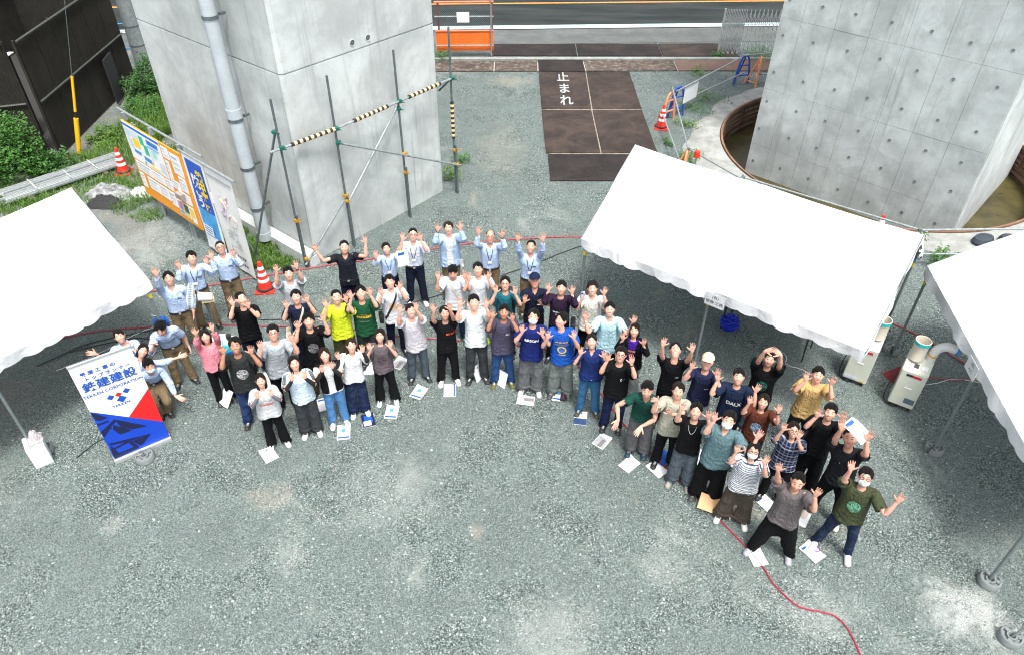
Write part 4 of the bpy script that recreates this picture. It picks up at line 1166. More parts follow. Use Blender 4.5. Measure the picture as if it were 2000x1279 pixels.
fg = thing('folding_gate', 'silver folding lattice gate pushed back beside the panelled pier', 'gate', (7.22, 26.0, 0), rad(1.5))
GH = 1.52
xs = [0.0 + 0.055 * k for k in range(13)] + [0.72 + 0.145 * k for k in range(10)]
for i, x in enumerate(xs):
    ftube('upright', [(x, 0, 0.1), (x, 0, GH)], 0.013, M['alu'], fg, 6)
for i in range(len(xs) - 1):
    for z0 in (0.14, 0.82):
        ftube('lattice_bar', [(xs[i], -0.018, z0), (xs[i + 1], -0.018, z0 + 0.66)], 0.009, M['alu'], fg, 5)
        ftube('lattice_bar', [(xs[i], 0.018, z0 + 0.66), (xs[i + 1], 0.018, z0)], 0.009, M['alu'], fg, 5)
for x in xs[:13:3] + xs[14::3]:
    MB().tube([(x, -0.02, 0.05), (x, 0.02, 0.05)], 0.05, 12).build('wheel', M['alu'], fg, smooth=True)
fbox('end_post', (-0.03, 0, GH / 2 + 0.04), (0.05, 0.06, GH), M['alu'], fg)
fbox('end_post', (xs[-1] + 0.03, 0, GH / 2 + 0.04), (0.05, 0.06, GH), M['galv_dark'], fg)
rp_ = thing('red_post', 'red painted gate post rising behind the panelled pier', 'post', (9.42, 26.1, 0))
ftube('tube', [(0, 0, 0), (0, 0, 2.6)], 0.05, M['cone_red'], rp_)

# ------------------------------------------------------------------ stacked pipes and tarp on the left
st = thing('pipe_stack', 'bundle of silver pipes lying on the weeds at the left', 'pipes', (-11.3, 16.35, 0), math.atan2(2.1, 2.0))
for k in range(15):
    y = -0.28 + 0.04 * k + RN.uniform(-.01, .01)
    z = 0.13 + 0.045 * (k % 3)
    L0, L1 = -1.42 + RN.uniform(-.12, .1), 1.42 + RN.uniform(-.15, .12)
    fbox('pipe', ((L0 + L1) / 2, y, z), (L1 - L0, 0.045, 0.04), M['alu'] if k % 4 else M['galv'], st, RN.uniform(-.01, .01))
for x in (-0.9, 0.9): fbox('bearer', (x, 0, 0.05), (0.1, 0.9, 0.1), M['bark'], st)
for x in (-0.7, 0.1, 0.75): fbox('strap', (x, 0.0, 0.26), (0.02, 0.66, 0.006), M['cable_white'], st)
tp = thing('tarpaulin', 'crumpled grey and white tarpaulin heap behind the left tent', 'tarpaulin', (-9.95, 15.78, 0))
def crumple(w, d, h, seed, n=30):
    rr = np.random.RandomState(seed)
    g = rr.rand(n + 1, n + 1)
    for _ in range(2): g = (g + np.roll(g, 1, 0) + np.roll(g, 1, 1) + np.roll(g, -1, 0)) / 4
    m = MB(); vs = []
    for i in range(n + 1):
        for j in range(n + 1):
            a, b = i / n * 2 - 1, j / n * 2 - 1
            fall = max(0, 1 - (a * a + b * b))
            vs.append((a * w / 2 + 0.06 * (g[j, i] - .5), b * d / 2 + 0.06 * (g[i, j] - .5), 0.01 + h * fall * (0.35 + 1.3 * (g[i, j]))))
    m.add(vs, [(i * (n + 1) + j, (i + 1) * (n + 1) + j, (i + 1) * (n + 1) + j + 1, i * (n + 1) + j + 1) for i in range(n) for j in range(n)])
    return m
crumple(1.25, 0.9, 0.22, 3).build('sheet', paint((0.24, 0.25, 0.25), 0.55, var=0.8, scale=7, name='tarp_grey'), tp)
o = crumple(0.6, 0.45, 0.13, 9).build('sheet', M['tent'], tp); o.location = (0.75, 0.1, 0)
o = crumple(0.9, 0.5, 0.2, 12).build('sheet', M['rubber'], tp); o.location = (0.1, -0.45, 0)

# ------------------------------------------------------------------ small things about the yard
def fan():
    t = thing('stand_fan', 'white stand fan beside the man in light blue shirt', 'fan', (-5.52, 10.35, 0))
    MB().lathe([(0.0, 0.05), (0.19, 0.03), (0.2, 0.0)], n=20).build('base', M['white'], t, smooth=True)
    ftube('column', [(0, 0, 0.03), (0, 0, 0.95)], 0.02, M['galv_dark'], t)
    ax = Vector((-0.93, -0.28, 0.22)).normalized()
    c = Vector((0, 0, 1.06)); s1 = ax.cross(Vector((0, 0, 1))).normalized(); s2 = s1.cross(ax)
    MB().tube([c - ax * 0.12, c + ax * 0.12], [0.07, 0.085], 16).build('motor', M['white'], t, smooth=True)
    fbox('motor_base', (0.03, 0.01, 0.985), (0.22, 0.1, 0.06), paint((0.62, 0.56, 0.32), 0.5, name='beige_plastic'), t, rad(17))
    hub = c + ax * 0.2
    m = MB()
    for r, dz in ((0.24, 0.0), (0.24, 0.07), (0.17, 0.10), (0.10, 0.115)):
        m.tube([hub + ax * dz + (s1 * math.cos(a) + s2 * math.sin(a)) * r for a in [k * math.pi / 12 for k in range(25)]], 0.0065, 4, cap=False)
    for k in range(36):
        a = k * math.pi / 18
        d = s1 * math.cos(a) + s2 * math.sin(a)
        m.tube([hub - ax * 0.03 + d * 0.06, hub + d * 0.24, hub + ax * 0.07 + d * 0.24, hub + ax * 0.115 + d * 0.05], 0.0036, 3, cap=False)
    m.build('guard', M['white'], t)
    for k in range(4):
        a = k * math.pi / 2 + 0.4
        d = s1 * math.cos(a) + s2 * math.sin(a); e = ax.cross(d)
        b = hub + ax * 0.035
        m = MB()
        P_ = [b + d * 0.03 + e * 0.02, b + d * 0.2 + e * 0.09 + ax * 0.03, b + d * 0.21 - e * 0.02, b + d * 0.05 - e * 0.03 - ax * 0.02]
        m.add(P_ + [p + ax * 0.004 for p in P_], [(0, 1, 2, 3), (7, 6, 5, 4), (0, 4, 5, 1), (1, 5, 6, 2), (2, 6, 7, 3), (3, 7, 4, 0)]).build('blade', paint((0.45, 0.55, 0.58), 0.3, name='fan_blade'), t)
    MB().tube([hub - ax * 0.05, hub + ax * 0.12], 0.035, 12).build('hub', M['white'], t, smooth=True)
fan()
tj = thing('drink_jug', 'turquoise insulated drink jug standing left of the man in black shirt', 'jug', (-5.02, 9.75, 0), 0.3)
MB().prism([(-0.15, -0.11), (0.15, -0.11), (0.15, 0.11), (-0.15, 0.11)], 0.0, 0.52).build('body', paint((0.012, 0.42, 0.52), 0.4, name='jug_turquoise'), tj, bevel=0.045, smooth=True)
fbox('shoulder', (0, 0, 0.55), (0.22, 0.16, 0.08), M['white'], tj, bevel=0.02)
MB().tube([(0, 0, 0.58), (0, 0, 0.68)], 0.045, 14).build('cap', M['black'], tj, smooth=True)
fbox('label', (0, -0.113, 0.36), (0.2, 0.004, 0.05), M['ink_blue'], tj); fbox('label', (-0.02, -0.113, 0.18), (0.16, 0.004, 0.12), M['white'], tj)
bx = thing('white_box', 'white plastic box with crumpled clear wrap on top at lower left', 'box', (-7.42, 7.48, 0), rad(-52))
MB().prism([(-0.17, -0.13), (0.17, -0.13), (0.17, 0.13), (-0.17, 0.13)], 0.0, 0.42).build('body', paint((0.74, 0.78, 0.82), 0.4, var=0.03, name='white_plastic'), bx, bevel=0.02, smooth=True)
fbox('vent_panel', (0.0, 0.02, 0.423), (0.26, 0.18, 0.008), M['alu'], bx)
o = crumple(0.24, 0.2, 0.17, 21, 14).build('plastic_wrap', paint((0.46, 0.42, 0.43), 0.25, var=0.35, scale=14, name='clear_wrap'), bx); o.location = (-0.02, 0.05, 0.425)
rbp = thing('backpack', 'dark red backpack lying beside the open spot cooler', 'backpack', (7.02, 9.55, 0), 0.4)
crumple(0.5, 0.4, 0.17, 31, 18).build('bag', paint((0.18, 0.006, 0.014), 0.6, var=0.35, scale=10, name='red_nylon'), rbp, smooth=True)
o = crumple(0.2, 0.16, 0.12, 33, 12).build('pocket', M['black'], rbp, smooth=True); o.location = (0.02, -0.1, 0.1)
def cord_ball(x, y, lab, r, c, z=None):
    t = thing('cord_bundle', lab, 'cord bundle', (x, y, 0))
    rr = random.Random(int(x * 10))
    m = MB(); pts = []
    a = 0; b = 0
    for k in range(150):
        a += 0.55; b += 0.21
        q = Vector((math.cos(a) * math.cos(b), math.sin(a) * math.cos(b), math.sin(b))) * r * rr.uniform(0.85, 1.0)
        pts.append((q.x, q.y, q.z * 0.8 + r * 0.82))
    m.tube(pts, 0.016, 5).build('coil', paint(c, 0.5, var=0.25, scale=20), t, smooth=True)
    MB().lathe([(0.0, 0.02), (r * 0.7, 0.05), (r * 0.8, r * 0.8), (r * 0.5, r * 1.4), (0.0, r * 1.55)], n=14).build('core', paint(tuple(v * 0.6 for v in c), 0.6), t, smooth=True)
cord_ball(4.20, 10.85, 'bright blue cord bundle under the front edge of the middle tent', 0.2, (0.008, 0.03, 0.55))
cord_ball(-6.75, 10.75, 'blue cord reel on the gravel behind the left tent corner', 0.14, (0.01, 0.12, 0.5))
tb = thing('folding_table', 'folding table with black legs under the middle tent', 'table', (4.85, 10.6, 0), rad(-36.5))
fbox('top', (0, 0, 0.70), (1.8, 0.6, 0.03), M['bark'], tb)
for sx in (-1, 1):
    for sy in (-1, 1): ftube('leg', [(sx * 0.8, sy * 0.25, 0), (sx * 0.78, sy * 0.25, 0.69)], 0.014, M['black'], tb)

# ------------------------------------------------------------------ hose, ropes and cables lying on the stones
def lay(name, pts, r, mat, lab, cat, z=None, wob=0.02, k=7):
    rr = random.Random(len(pts))
    P_ = spline([(x, y, (z if z is not None else r) + 0.006) for x, y in pts], k)
    P_ = [(p.x + rr.uniform(-wob, wob) * 0.5, p.y + rr.uniform(-wob, wob) * 0.5, p.z) for p in P_]
    o = MB().tube(P_, r, 6).build(name, mat, smooth=True)
    return tag(o, lab, cat)
lay('water_hose', [(4.44, 4.2), (4.44, 4.43), (4.4, 4.78), (4.29, 4.95), (4.11, 5.01), (3.86, 5.08), (3.7, 5.26), (3.6, 5.43), (3.51, 5.71), (3.28, 6.14), (3.0, 6.58), (2.71, 7.05), (2.38, 7.5), (1.9, 8.31), (1.54, 9.1), (1.22, 9.75), (0.86, 10.1), (0.39, 10.24), (-0.39, 10.37), (-1.95, 10.5), (-3.06, 10.71), (-3.96, 10.78), (-4.96, 10.79), (-5.96, 10.83), (-6.92, 10.74), (-8.03, 10.57), (-8.9, 10.2)], 0.0105, M['hose'], 'red hose winding past the group from the lower right', 'hose', wob=0.006)
lay('twisted_rope', [(-8.4, 11.75), (-7.06, 11.92), (-6.08, 12.14), (-5.2, 12.45), (-3.98, 12.84), (-3.14, 13.08), (-2.28, 13.36), (-1.39, 13.63), (-0.13, 13.9), (1.56, 14.06), (2.89, 13.95)], 0.014, M['rope'], 'dull red rope lying behind the rear row of people', 'rope')
lay('power_cable', [(-5.24, 11.07), (-4.62, 11.0), (-2.66, 11.32), (-1.57, 11.79), (-0.23, 12.52), (0.66, 13.1), (1.53, 13.68), (2.31, 13.94)], 0.009, M['cable'], 'black cable running between the two red lines behind the people', 'cable')
lay('power_cable', [(-8.6, 9.6), (-8.0, 10.2), (-7.3, 10.5), (-6.7, 10.7), (-6.3, 10.6), (-6.6, 10.35), (-7.2, 10.4), (-8.2, 10.0)], 0.009, M['cable'], 'black cable looped under the back of the left tent', 'cable')
lay('extension_cord', [(-8.2, 9.5), (-7.7, 9.9), (-7.2, 10.5), (-6.9, 10.75), (-6.8, 11.0), (-7.1, 11.1)], 0.008, M['cable_white'], 'white cord under the left tent by the blue reel', 'cable')
lay('power_cable', [(-6.9, 7.5), (-6.75, 7.8), (-6.5, 8.05), (-6.42, 8.4), (-6.3, 8.6)], 0.008, M['cable'], 'thin black cable curving behind the pull-up banner', 'cable')
lay('twisted_rope', [(6.9, 11.7), (7.34, 11.17), (7.8, 10.71), (8.16, 10.19), (8.44, 9.78), (8.8, 9.4)], 0.014, M['rope'], 'dull red rope between the middle and right tents', 'rope')
lay('power_cable', [(6.95, 9.1), (7.2, 9.42), (7.53, 9.52), (7.93, 9.47), (8.31, 9.51)], 0.008, M['rope'], 'thin red cord leading from the open spot cooler under the right tent', 'cable')
lay('extension_cord', [(6.95, 9.05), (7.2, 9.3), (7.6, 9.38), (8.0, 9.5), (8.4, 9.4)], 0.007, M['cable_white'], 'white cord leading from the open spot cooler under the right tent', 'cable')
lay('extension_cord', [(4.95, 10.35), (5.1, 10.1), (5.05, 9.85), (5.3, 9.7), (5.45, 9.45), (5.3, 9.3), (5.55, 9.3)], 0.007, M['cable_white'], 'white cord trailing out under the middle tent', 'cable')

# ------------------------------------------------------------------ booklets and sheets on the ground
def booklet(x, y, rz, lab, style=0, w=0.21, h=0.297, z=0.012, tilt=(0, 0), name='booklet', cat='booklet'):
    t = thing(name, lab, cat, (x, y, z), rad(rz), 'booklets laid out on the gravel')
    t.rotation_euler = (rad(tilt[0]), rad(tilt[1]), rad(rz))
    cover = {3: paint((0.012, 0.016, 0.05), 0.3, name='cover_navy'), 4: paint((0.58, 0.33, 0.17), 0.7, var=0.06, name='kraft'), 5: M['ink_blue']}.get(style, M['paper'])
    fbox('pages', (0, 0, 0.004), (w, h, 0.008), M['paper'], t, rad(RN.uniform(-3, 3)))
    cm = MB(); lift = RN.uniform(0.006, 0.028); cs = RN.choice((-1, 1)); nn_ = 6
    cvs = [((i / nn_ - .5) * w, (j / nn_ - .5) * h, 0.0095 + lift * max(0.0, (i / nn_ - .5) * cs + (j / nn_ - .5) - 0.15) ** 2 * 2) for i in range(nn_ + 1) for j in range(nn_ + 1)]
    cfs = [(i * (nn_ + 1) + j, (i + 1) * (nn_ + 1) + j, (i + 1) * (nn_ + 1) + j + 1, i * (nn_ + 1) + j + 1) for i in range(nn_) for j in range(nn_)]
    cm.add(cvs, cfs); cm.add([(a, b, c_ + 0.0015) for a, b, c_ in cvs], cfs)
    cv = cm.build('cover', cover, t, smooth=True)
    cnt = [0]
    def pr(x0, y0, x1, y1, c):
        cnt[0] += 1
        fbox('printed_block', ((x0 + x1) / 2 * w, (y0 + y1) / 2 * h, 0.0122 + 0.0011 * cnt[0]), ((x1 - x0) * w, (y1 - y0) * h, 0.001), c, cv)
    lt = paint((0.60, 0.66, 0.72), 0.6, var=0.1, name='print_pale')
    if style == 0: pr(-.46, -.42, .46, -.30, M['ink_blue']); pr(-.2, .0, .12, .28, paint((0.08, 0.3, 0.55), 0.5, name='print_blue'))
    elif style == 1: pr(-.42, .30, .1, .42, M['ink_blue']); [pr(-.38, .15 - .13 * k, .36 - .1 * (k % 3), .17 - .13 * k, lt) for k in range(4)]
    elif style == 2: pr(-.47, -.47, .47, .26, M['ink_grey']); pr(-.06, -.47, .26, .12, paint((0.20, 0.18, 0.17), 0.6, var=0.35, scale=40, name='print_portrait')); pr(-.4, .3, .2, .42, lt)
    elif style == 3: pr(-.3, -.2, .35, .35, paint((0.01, 0.09, 0.6), 0.4, name='print_royal')); pr(-.4, -.42, .2, -.05, lt)
    elif style == 6: pr(-.5, -.5, .5, -.02, paint((0.03, 0.06, 0.15), 0.4, var=0.4, scale=30, name='print_photo')); pr(-.5, .34, .5, .5, M['ink_blue']); pr(-.4, .05, -.05, .24, lt)
    elif style == 7: pr(.30, -.5, .44, .5, M['ink_blue'])
    return t
for x, y, rz, st_, lab in (
    (-1.62, 9.03, -22, 0, 'white booklet with a blue print before the man in pale lilac shirt'), (-1.08, 9.08, 4, 7, 'white booklet with a blue spine before the man with orange chest lettering'),
    (-2.76, 8.08, 8, 0, 'white booklet before the woman in black vest and light jeans'), (-2.40, 8.36, 18, 3, 'dark navy magazine before the woman with black arm covers'),
    (-2.03, 8.55, -4, 0, 'white booklet with a small blue mark before the woman in mauve shirt'), (-3.87, 7.6, 38, 1, 'white booklet nearest the lower left, before the stout woman in pale shirt'),
    (-2.05, 9.78, -25, 2, 'magazine lying behind the woman in mauve shirt'), (-2.58, 9.62, 10, 1, 'white sheet behind the woman with the ponytail'), (-3.22, 8.72, 20, 1, 'white sheet behind the woman in striped sleeves'),
    (0.25, 8.86, 80, 2, 'portrait magazine before the masked man in navy shirt'), (0.83, 9.0, -12, 0, 'white booklet under the black pouch'), (1.17, 8.45, -8, 6, 'blue topped magazine before the woman in dotted navy shirt'),
    (1.49, 7.95, -38, 2, 'grey photo magazine before the man with glasses in black shirt'), (1.88, 7.47, -48, 8, 'blank white booklet before the man in dark green shirt'),
    (2.30, 7.38, 40, 1, 'white booklet with a blue heading lying over a blue folder'), (2.44, 7.60, -50, 5, 'blue folder beneath the white booklet before the man in beige shirt'),
    (3.86, 6.74, 35, 1, 'white booklet in a pale folder before the woman in plaid shirt'), (3.48, 5.83, 15, 1, 'white booklet lying across the red hose'),
    (4.29, 5.91, 35, 1, 'white booklet with a purple band before the masked man in olive shirt'), (4.31, 6.49, -35, 1, 'white booklet behind the man in grey shirt'), (3.02, 7.62, 20, 1, 'white sheet behind the masked man in teal shirt')):
    booklet(x, y, rz, lab, st_)
def prop_paper(x, y, rz, lab, style, lean=72):
    """a folder stood on edge between somebody's feet"""
    booklet(x, y, rz, lab, style, z=0.155, tilt=(lean, 0))
prop_paper(-0.60, 9.40, 60, 'white folder stood upright between the black shoes of the tall man in white', 1)
prop_paper(-0.17, 9.25, -40, 'white folder stood upright between olive shoes', 8)
prop_paper(2.66, 7.20, 70, 'blue folder stood upright between the legs of the man with a necklace', 5)
prop_paper(3.25, 6.55, 60, 'grey folder stood upright between the legs of the masked woman in stripes', 2)
prop_paper(-4.86, 8.72, -30, 'white sheet stood by the shoes of the woman in pink', 8, 50)
prop_paper(-4.32, 9.10, 50, 'white sheet stood behind the tanned man in black printed shirt', 8, 60)
booklet(2.98, 6.66, -25, 'brown card folder leaning on the shoes of the masked man in teal shirt', 4, 0.33, 0.24, 0.10, (28, 0), 'card_folder', 'folder')
pch_ = thing('pencil_case', 'black pencil case lying on the white booklet', 'pencil case', (0.90, 8.93, 0.03), rad(80))
fbox('body', (0, 0, 0.03), (0.21, 0.09, 0.06), M['black'], pch_, bevel=0.018)
fbox('zip', (0, 0, 0.0615), (0.18, 0.008, 0.003), paint((0.4, 0.03, 0.03), 0.5, name='zip_red'), pch_)
wbnd = thing('hair_band', 'purple hair band lying on the booklet at lower right', 'hair band', (4.36, 5.95, 0.032))
MB().tube([(0.045 * math.cos(k * math.pi / 8), 0.045 * math.sin(k * math.pi / 8), 0.006) for k in range(17)], 0.007, 6, cap=False).build('loop', paint((0.22, 0.03, 0.30), 0.6, name='purple_band'), wbnd, smooth=True)

# ------------------------------------------------------------------ weeds, bushes and grass
def leaf_mass(spots, n, size, mat, name, parent, rr, droop=0.4):
    """many single leaves, each a folded diamond, spread through lumpy volumes"""
    vs = np.zeros((n * 4, 3)); fs = []
    for i in range(n):
        cx, cy, cz, rx, ry, rz_ = spots[rr.randrange(len(spots))]
        while True:
            a, b, c = rr.uniform(-1, 1), rr.uniform(-1, 1), rr.uniform(-1, 1)
            d = a * a + b * b + c * c
            if 0.15 < d <= 1: break
        p = Vector((cx + a * rx, cy + b * ry, max(0.02, cz + c * rz_)))
        s = size * rr.uniform(0.6, 1.3)
        d1 = Vector((rr.uniform(-1, 1), rr.uniform(-1, 1), rr.uniform(-droop, 0.5))).normalized()
        d2 = d1.cross(Vector((rr.uniform(-.4, .4), rr.uniform(-.4, .4), 1))).normalized()
        nn = d1.cross(d2) * s * 0.15
        q = (p, p + d1 * s * 0.5 + d2 * s * 0.32 + nn, p + d1 * s, p + d1 * s * 0.5 - d2 * s * 0.32 + nn)
        for k in range(4): vs[i * 4 + k] = q[k]
        fs.append((i * 4, i * 4 + 1, i * 4 + 2)); fs.append((i * 4, i * 4 + 2, i * 4 + 3))
    me = bpy.data.meshes.new(name)
    me.from_pydata(vs.tolist(), [], fs)
    me.materials.append(mat)
    return link(name, me, parent)
def bush(x, y, w, d, h, n, lab, mat, seed, size=0.09, cat='bush'):
    rr = random.Random(seed)
    t = thing('bush', lab, cat, (x, y, 0))
    spots = []
    for k in range(24):
        a = rr.uniform(0, 6.28); r = math.sqrt(rr.random()) * 0.9
        hh = h * (1 - 0.45 * r) * rr.uniform(0.35, 1.2)
        q = rr.uniform(0.10, 0.19)
        spots.append((math.cos(a) * r * w / 2, math.sin(a) * r * d / 2, hh * 0.55, w * q, d * q, hh * 0.5))
    for k in range(9):
        s = spots[k]
        ftube('stem', [(s[0] * 0.3, s[1] * 0.3, 0), (s[0] * 0.7, s[1] * 0.7, s[2] * 0.6), (s[0], s[1], s[2] + s[5] * 0.6)], [0.016, 0.010, 0.004], M['bark'], t, 5)
    leaf_mass(spots, n, size, mat, 'foliage', t, rr)
    return t
bush(-13.1, 16.65, 2.6, 1.8, 2.1, 6500, 'large leafy bush at the left edge against the fence', M['leaf'], 1)
bush(-11.9, 16.95, 1.3, 1.1, 0.75, 1900, 'low bush under the chain link corner, by the yellow sleeve', M['leaf_dark'], 2)
bush(-11.35, 22.2, 1.5, 1.7, 1.15, 3200, 'dark green bush at the far end of the fence', M['leaf_dark'], 3)
bush(-11.0, 20.6, 1.3, 1.6, 0.55, 2200, 'weedy thicket between the fence and the left pier', M['leaf'], 4, 0.07)
bush(-11.35, 18.8, 0.9, 0.9, 0.5, 1000, 'pale green weed clump near the yellow sleeve', M['grass'], 5, 0.08)
clf = thing('chain_link', 'leaning post and chain link remnant in the large bush', 'fence', (-12.6, 17.2, 0))
ftube('post', [(0, 0, 0), (-0.28, -0.35, 1.25)], 0.025, M['galv'], clf)
m = MB()
for k in range(16):
    m.tube([(-1.2 + 0.08 * k, -0.35, 0.05), (-0.6 + 0.08 * k - 0.2, -0.5, 1.0)], 0.003, 3, cap=False)
    m.tube([(-1.2 + 0.08 * k, -0.35, 0.05), (-1.8 + 0.08 * k, -0.5, 1.0)], 0.003, 3, cap=False)
m.build('wire', M['galv_dark'], clf)
def weed(x, y, h, n, lab, seed, mat=None, spread=0.16):
    rr = random.Random(seed)
    t = thing('weed', lab, 'weed', (x, y, 0), 0, 'weeds growing in the yard')
    spots = [(rr.uniform(-1, 1) * spread, rr.uniform(-1, 1) * spread, h * 0.5, spread * 0.8, spread * 0.8, h * 0.5) for _ in range(5)]
    for s in spots[:3]: ftube('stem', [(0, 0, 0), (s[0], s[1], h)], [0.008, 0.003], M['leaf_dark'], t, 4)
    leaf_mass(spots, n, 0.06, mat or M['leaf'], 'leaves', t, rr, 0.2)
for i, (x, y, h, n, lab, s, sp) in enumerate((
    (8.85, 13.35, 0.75, 200, 'tall narrow weed in the gap between the tents', 1, 0.08), (9.25, 13.15, 0.35, 220, 'bushy weed beside the grey tube between the tents', 2, 0.2), (9.75, 13.1, 0.22, 260, 'grassy weed clump by the sandbags', 3, 0.3),
    (5.55, 15.75, 0.3, 110, 'single weed on the pit collar behind the middle tent', 4, 0.1), (4.5, 17.7, 0.22, 180, 'weed tuft between the barrier tubes near the tent ridge', 5, 0.22), (4.85, 18.0, 0.16, 160, 'low weeds at the barrier tube by the collar', 6, 0.25),
    (5.1, 20.2, 0.18, 200, 'weeds growing beside the blue and orange stands', 7, 0.28), (6.1, 21.9, 0.25, 320, 'bright weed patch under the barrier tube', 8, 0.4), (5.5, 21.2, 0.18, 220, 'weeds by the small white notice', 9, 0.35),
    (6.05, 24.25, 0.16, 150, 'weeds on the edge of the reddish plate', 10, 0.35), (7.15, 25.75, 0.2, 160, 'weed at the foot of the folding gate', 11, 0.2), (8.7, 25.7, 0.35, 420, 'weeds under the folding gate beside the pier', 12, 0.5),
    (-1.55, 16.75, 0.4, 260, 'weeds at the right corner of the left pier', 13, 0.18), (-1.35, 17.6, 0.25, 160, 'small weed behind the last scaffold post', 14, 0.2), (4.2, 18.9, 0.12, 80, 'tiny weed at the edge of the steel plates', 15, 0.15), (8.0, 14.45, 0.3, 120, 'weed beside the hidden cone tip', 16, 0.12), (-2.6, 25.35, 0.3, 260, 'weeds under the orange fence panel', 17, 0.3))):
    weed(x, y, h, n, lab, s, None if i % 3 else M['grass'], sp)
def grass(areas, n, name, lab, seed):
    rr = np.random.RandomState(seed)
    vs, fs = [], []
    w = np.array([a[2] * a[3] for a in areas]); w = w / w.sum()
    for i in range(n):
        cx, cy, rx, ry, h = areas[rr.choice(len(areas), p=w)]
        a = rr.uniform(0, 2 * np.pi); r = np.sqrt(rr.rand()) * (1 + 0.2 * np.sin(5 * a + cx))
        x, y = cx + rx * r * np.cos(a), cy + ry * r * np.sin(a)
        hh = h * rr.uniform(0.4, 1.2); b = rr.uniform(0, 2 * np.pi); l = hh * rr.uniform(0.2, 0.9)
        wd = 0.007
        px, py = -np.sin(b) * wd, np.cos(b) * wd
        k = len(vs)
        vs += [(x - px, y - py, 0), (x + px, y + py, 0), (x + np.cos(b) * l * .4 + px * .8, y + np.sin(b) * l * .4 + py * .8, hh * .7), (x + np.cos(b) * l * .4 - px * .8, y + np.sin(b) * l * .4 - py * .8, hh * .7), (x + np.cos(b) * l, y + np.sin(b) * l, hh)]
        fs += [(k, k + 1, k + 2, k + 3), (k + 3, k + 2, k + 4)]
    me = bpy.data.meshes.new(name); me.from_pydata(vs, [], fs); me.materials.append(M['grass'])
    return tag(link(name, me), lab, 'grass', None, 'stuff')
grass([(-9.3, 16.0, 0.9, 1.0, 0.16), (-10.4, 18.2, 1.0, 0.9, 0.22), (-10.3, 20.0, 1.0, 1.5, 0.32), (-9.0, 17.9, 0.5, 0.5, 0.18), (-11.6, 17.4, 0.8, 0.5, 0.2), (-12.3, 15.4, 1.2, 0.7, 0.2), (-8.6, 14.8, 0.4, 0.3, 0.14), (-10.9, 16.1, 1.3, 1.1, 0.12)], 15000, 'grass_patch', 'rough green grass around the stacked pipes and the fence', 1)
grass([(-5.75, 13.35, 0.5, 0.6, 0.16), (-5.3, 12.95, 0.45, 0.3, 0.14), (-6.3, 14.2, 0.3, 0.6, 0.16), (-4.95, 12.9, 0.3, 0.25, 0.1)], 4200, 'grass_strip', 'short grass strip at the foot of the left pier', 2)

# ------------------------------------------------------------------ loose stones lying on the yard
def make_stones(n=30000):
    rr = np.random.RandomState(4)
    ph = (1 + 5 ** 0.5) / 2
    I = np.array([(-1, ph, 0), (1, ph, 0), (-1, -ph, 0), (1, -ph, 0), (0, -1, ph), (0, 1, ph), (0, -1, -ph), (0, 1, -ph), (ph, 0, -1), (ph, 0, 1), (-ph, 0, -1), (-ph, 0, 1)], float)
    I /= np.linalg.norm(I[0])
    T = np.array([(0, 11, 5), (0, 5, 1), (0, 1, 7), (0, 7, 10), (0, 10, 11), (1, 5, 9), (5, 11, 4), (11, 10, 2), (10, 7, 6), (7, 1, 8), (3, 9, 4), (3, 4, 2), (3, 2, 6), (3, 6, 8), (3, 8, 9), (4, 9, 5), (2, 4, 11), (6, 2, 10), (8, 6, 7), (9, 8, 1)])
    u = rr.rand(n)
    y = 3.6 + 15.5 * u ** 1.9
    x = (rr.rand(n) * 2 - 1) * (5.5 + 0.62 * y)
    # loose stones gather in drifts, trodden paths stay bare
    keep = (np.sin(x * 0.9 + y * 0.5) + np.sin(y * 1.3 - x * 0.45 + 1.0) + rr.randn(n) * 0.9) > -0.7
    keep &= np.hypot(x - PIT[0], y - PIT[1]) > PIT_R + 1.2
    keep &= ~((x > 0.7) & (x < 4.1) & (y > 16.4))
    e = np.stack([x, y], 1) - np.array([PL_A.x, PL_A.y])
    su, sv = e @ np.array(PL_U), e @ np.array(PL_V)
    keep &= ~((su > -0.4) & (su < 4.1) & (sv > -0.1) & (sv < 5.3))
    x, y = x[keep], y[keep]; n = len(x)
    sz = 0.008 + 0.011 * rr.rand(n) ** 2
    V_ = I[None] * (0.75 + 0.5 * rr.rand(n, 12, 1)) * (sz[:, None, None] * np.stack([0.8 + 0.6 * rr.rand(n), 0.8 + 0.6 * rr.rand(n), 0.5 + 0.35 * rr.rand(n)], 1)[:, None, :])
    V_[:, :, 0] += x[:, None]; V_[:, :, 1] += y[:, None]; V_[:, :, 2] += sz[:, None] * 0.25
    Fc = (T[None] + (np.arange(n) * 12)[:, None, None]).reshape(-1, 3)
    me = bpy.data.meshes.new('loose_stones')
    me.vertices.add(n * 12); me.vertices.foreach_set('co', V_.astype(np.float32).ravel())
    me.loops.add(Fc.size); me.loops.foreach_set('vertex_index', Fc.astype(np.int32).ravel())
    me.polygons.add(len(Fc)); me.polygons.foreach_set('loop_start', np.arange(0, Fc.size, 3, dtype=np.int32)); me.polygons.foreach_set('loop_total', np.full(len(Fc), 3, np.int32))
    me.update(calc_edges=True)
    at = me.attributes.new('tone', 'FLOAT', 'POINT'); at.data.foreach_set('value', np.repeat(rr.rand(n), 12).astype(np.float32))
    t = NT('loose_stone')
    tone = t.node('ShaderNodeAttribute', 2, props={'attribute_name': 'tone'})
    c = t.ramp(tone, [(0.0, (0.10, 0.13, 0.122)), (0.4, (0.20, 0.245, 0.232)), (0.75, (0.29, 0.335, 0.32)), (1.0, (0.44, 0.47, 0.455))])
    me.materials.append(t.set(Base_Color=c, Roughness=0.9, Specular_IOR_Level=0.25))
    return tag(link('loose_stones', me), 'loose crushed stones strewn over the yard', 'gravel', None, 'stuff')
make_stones()

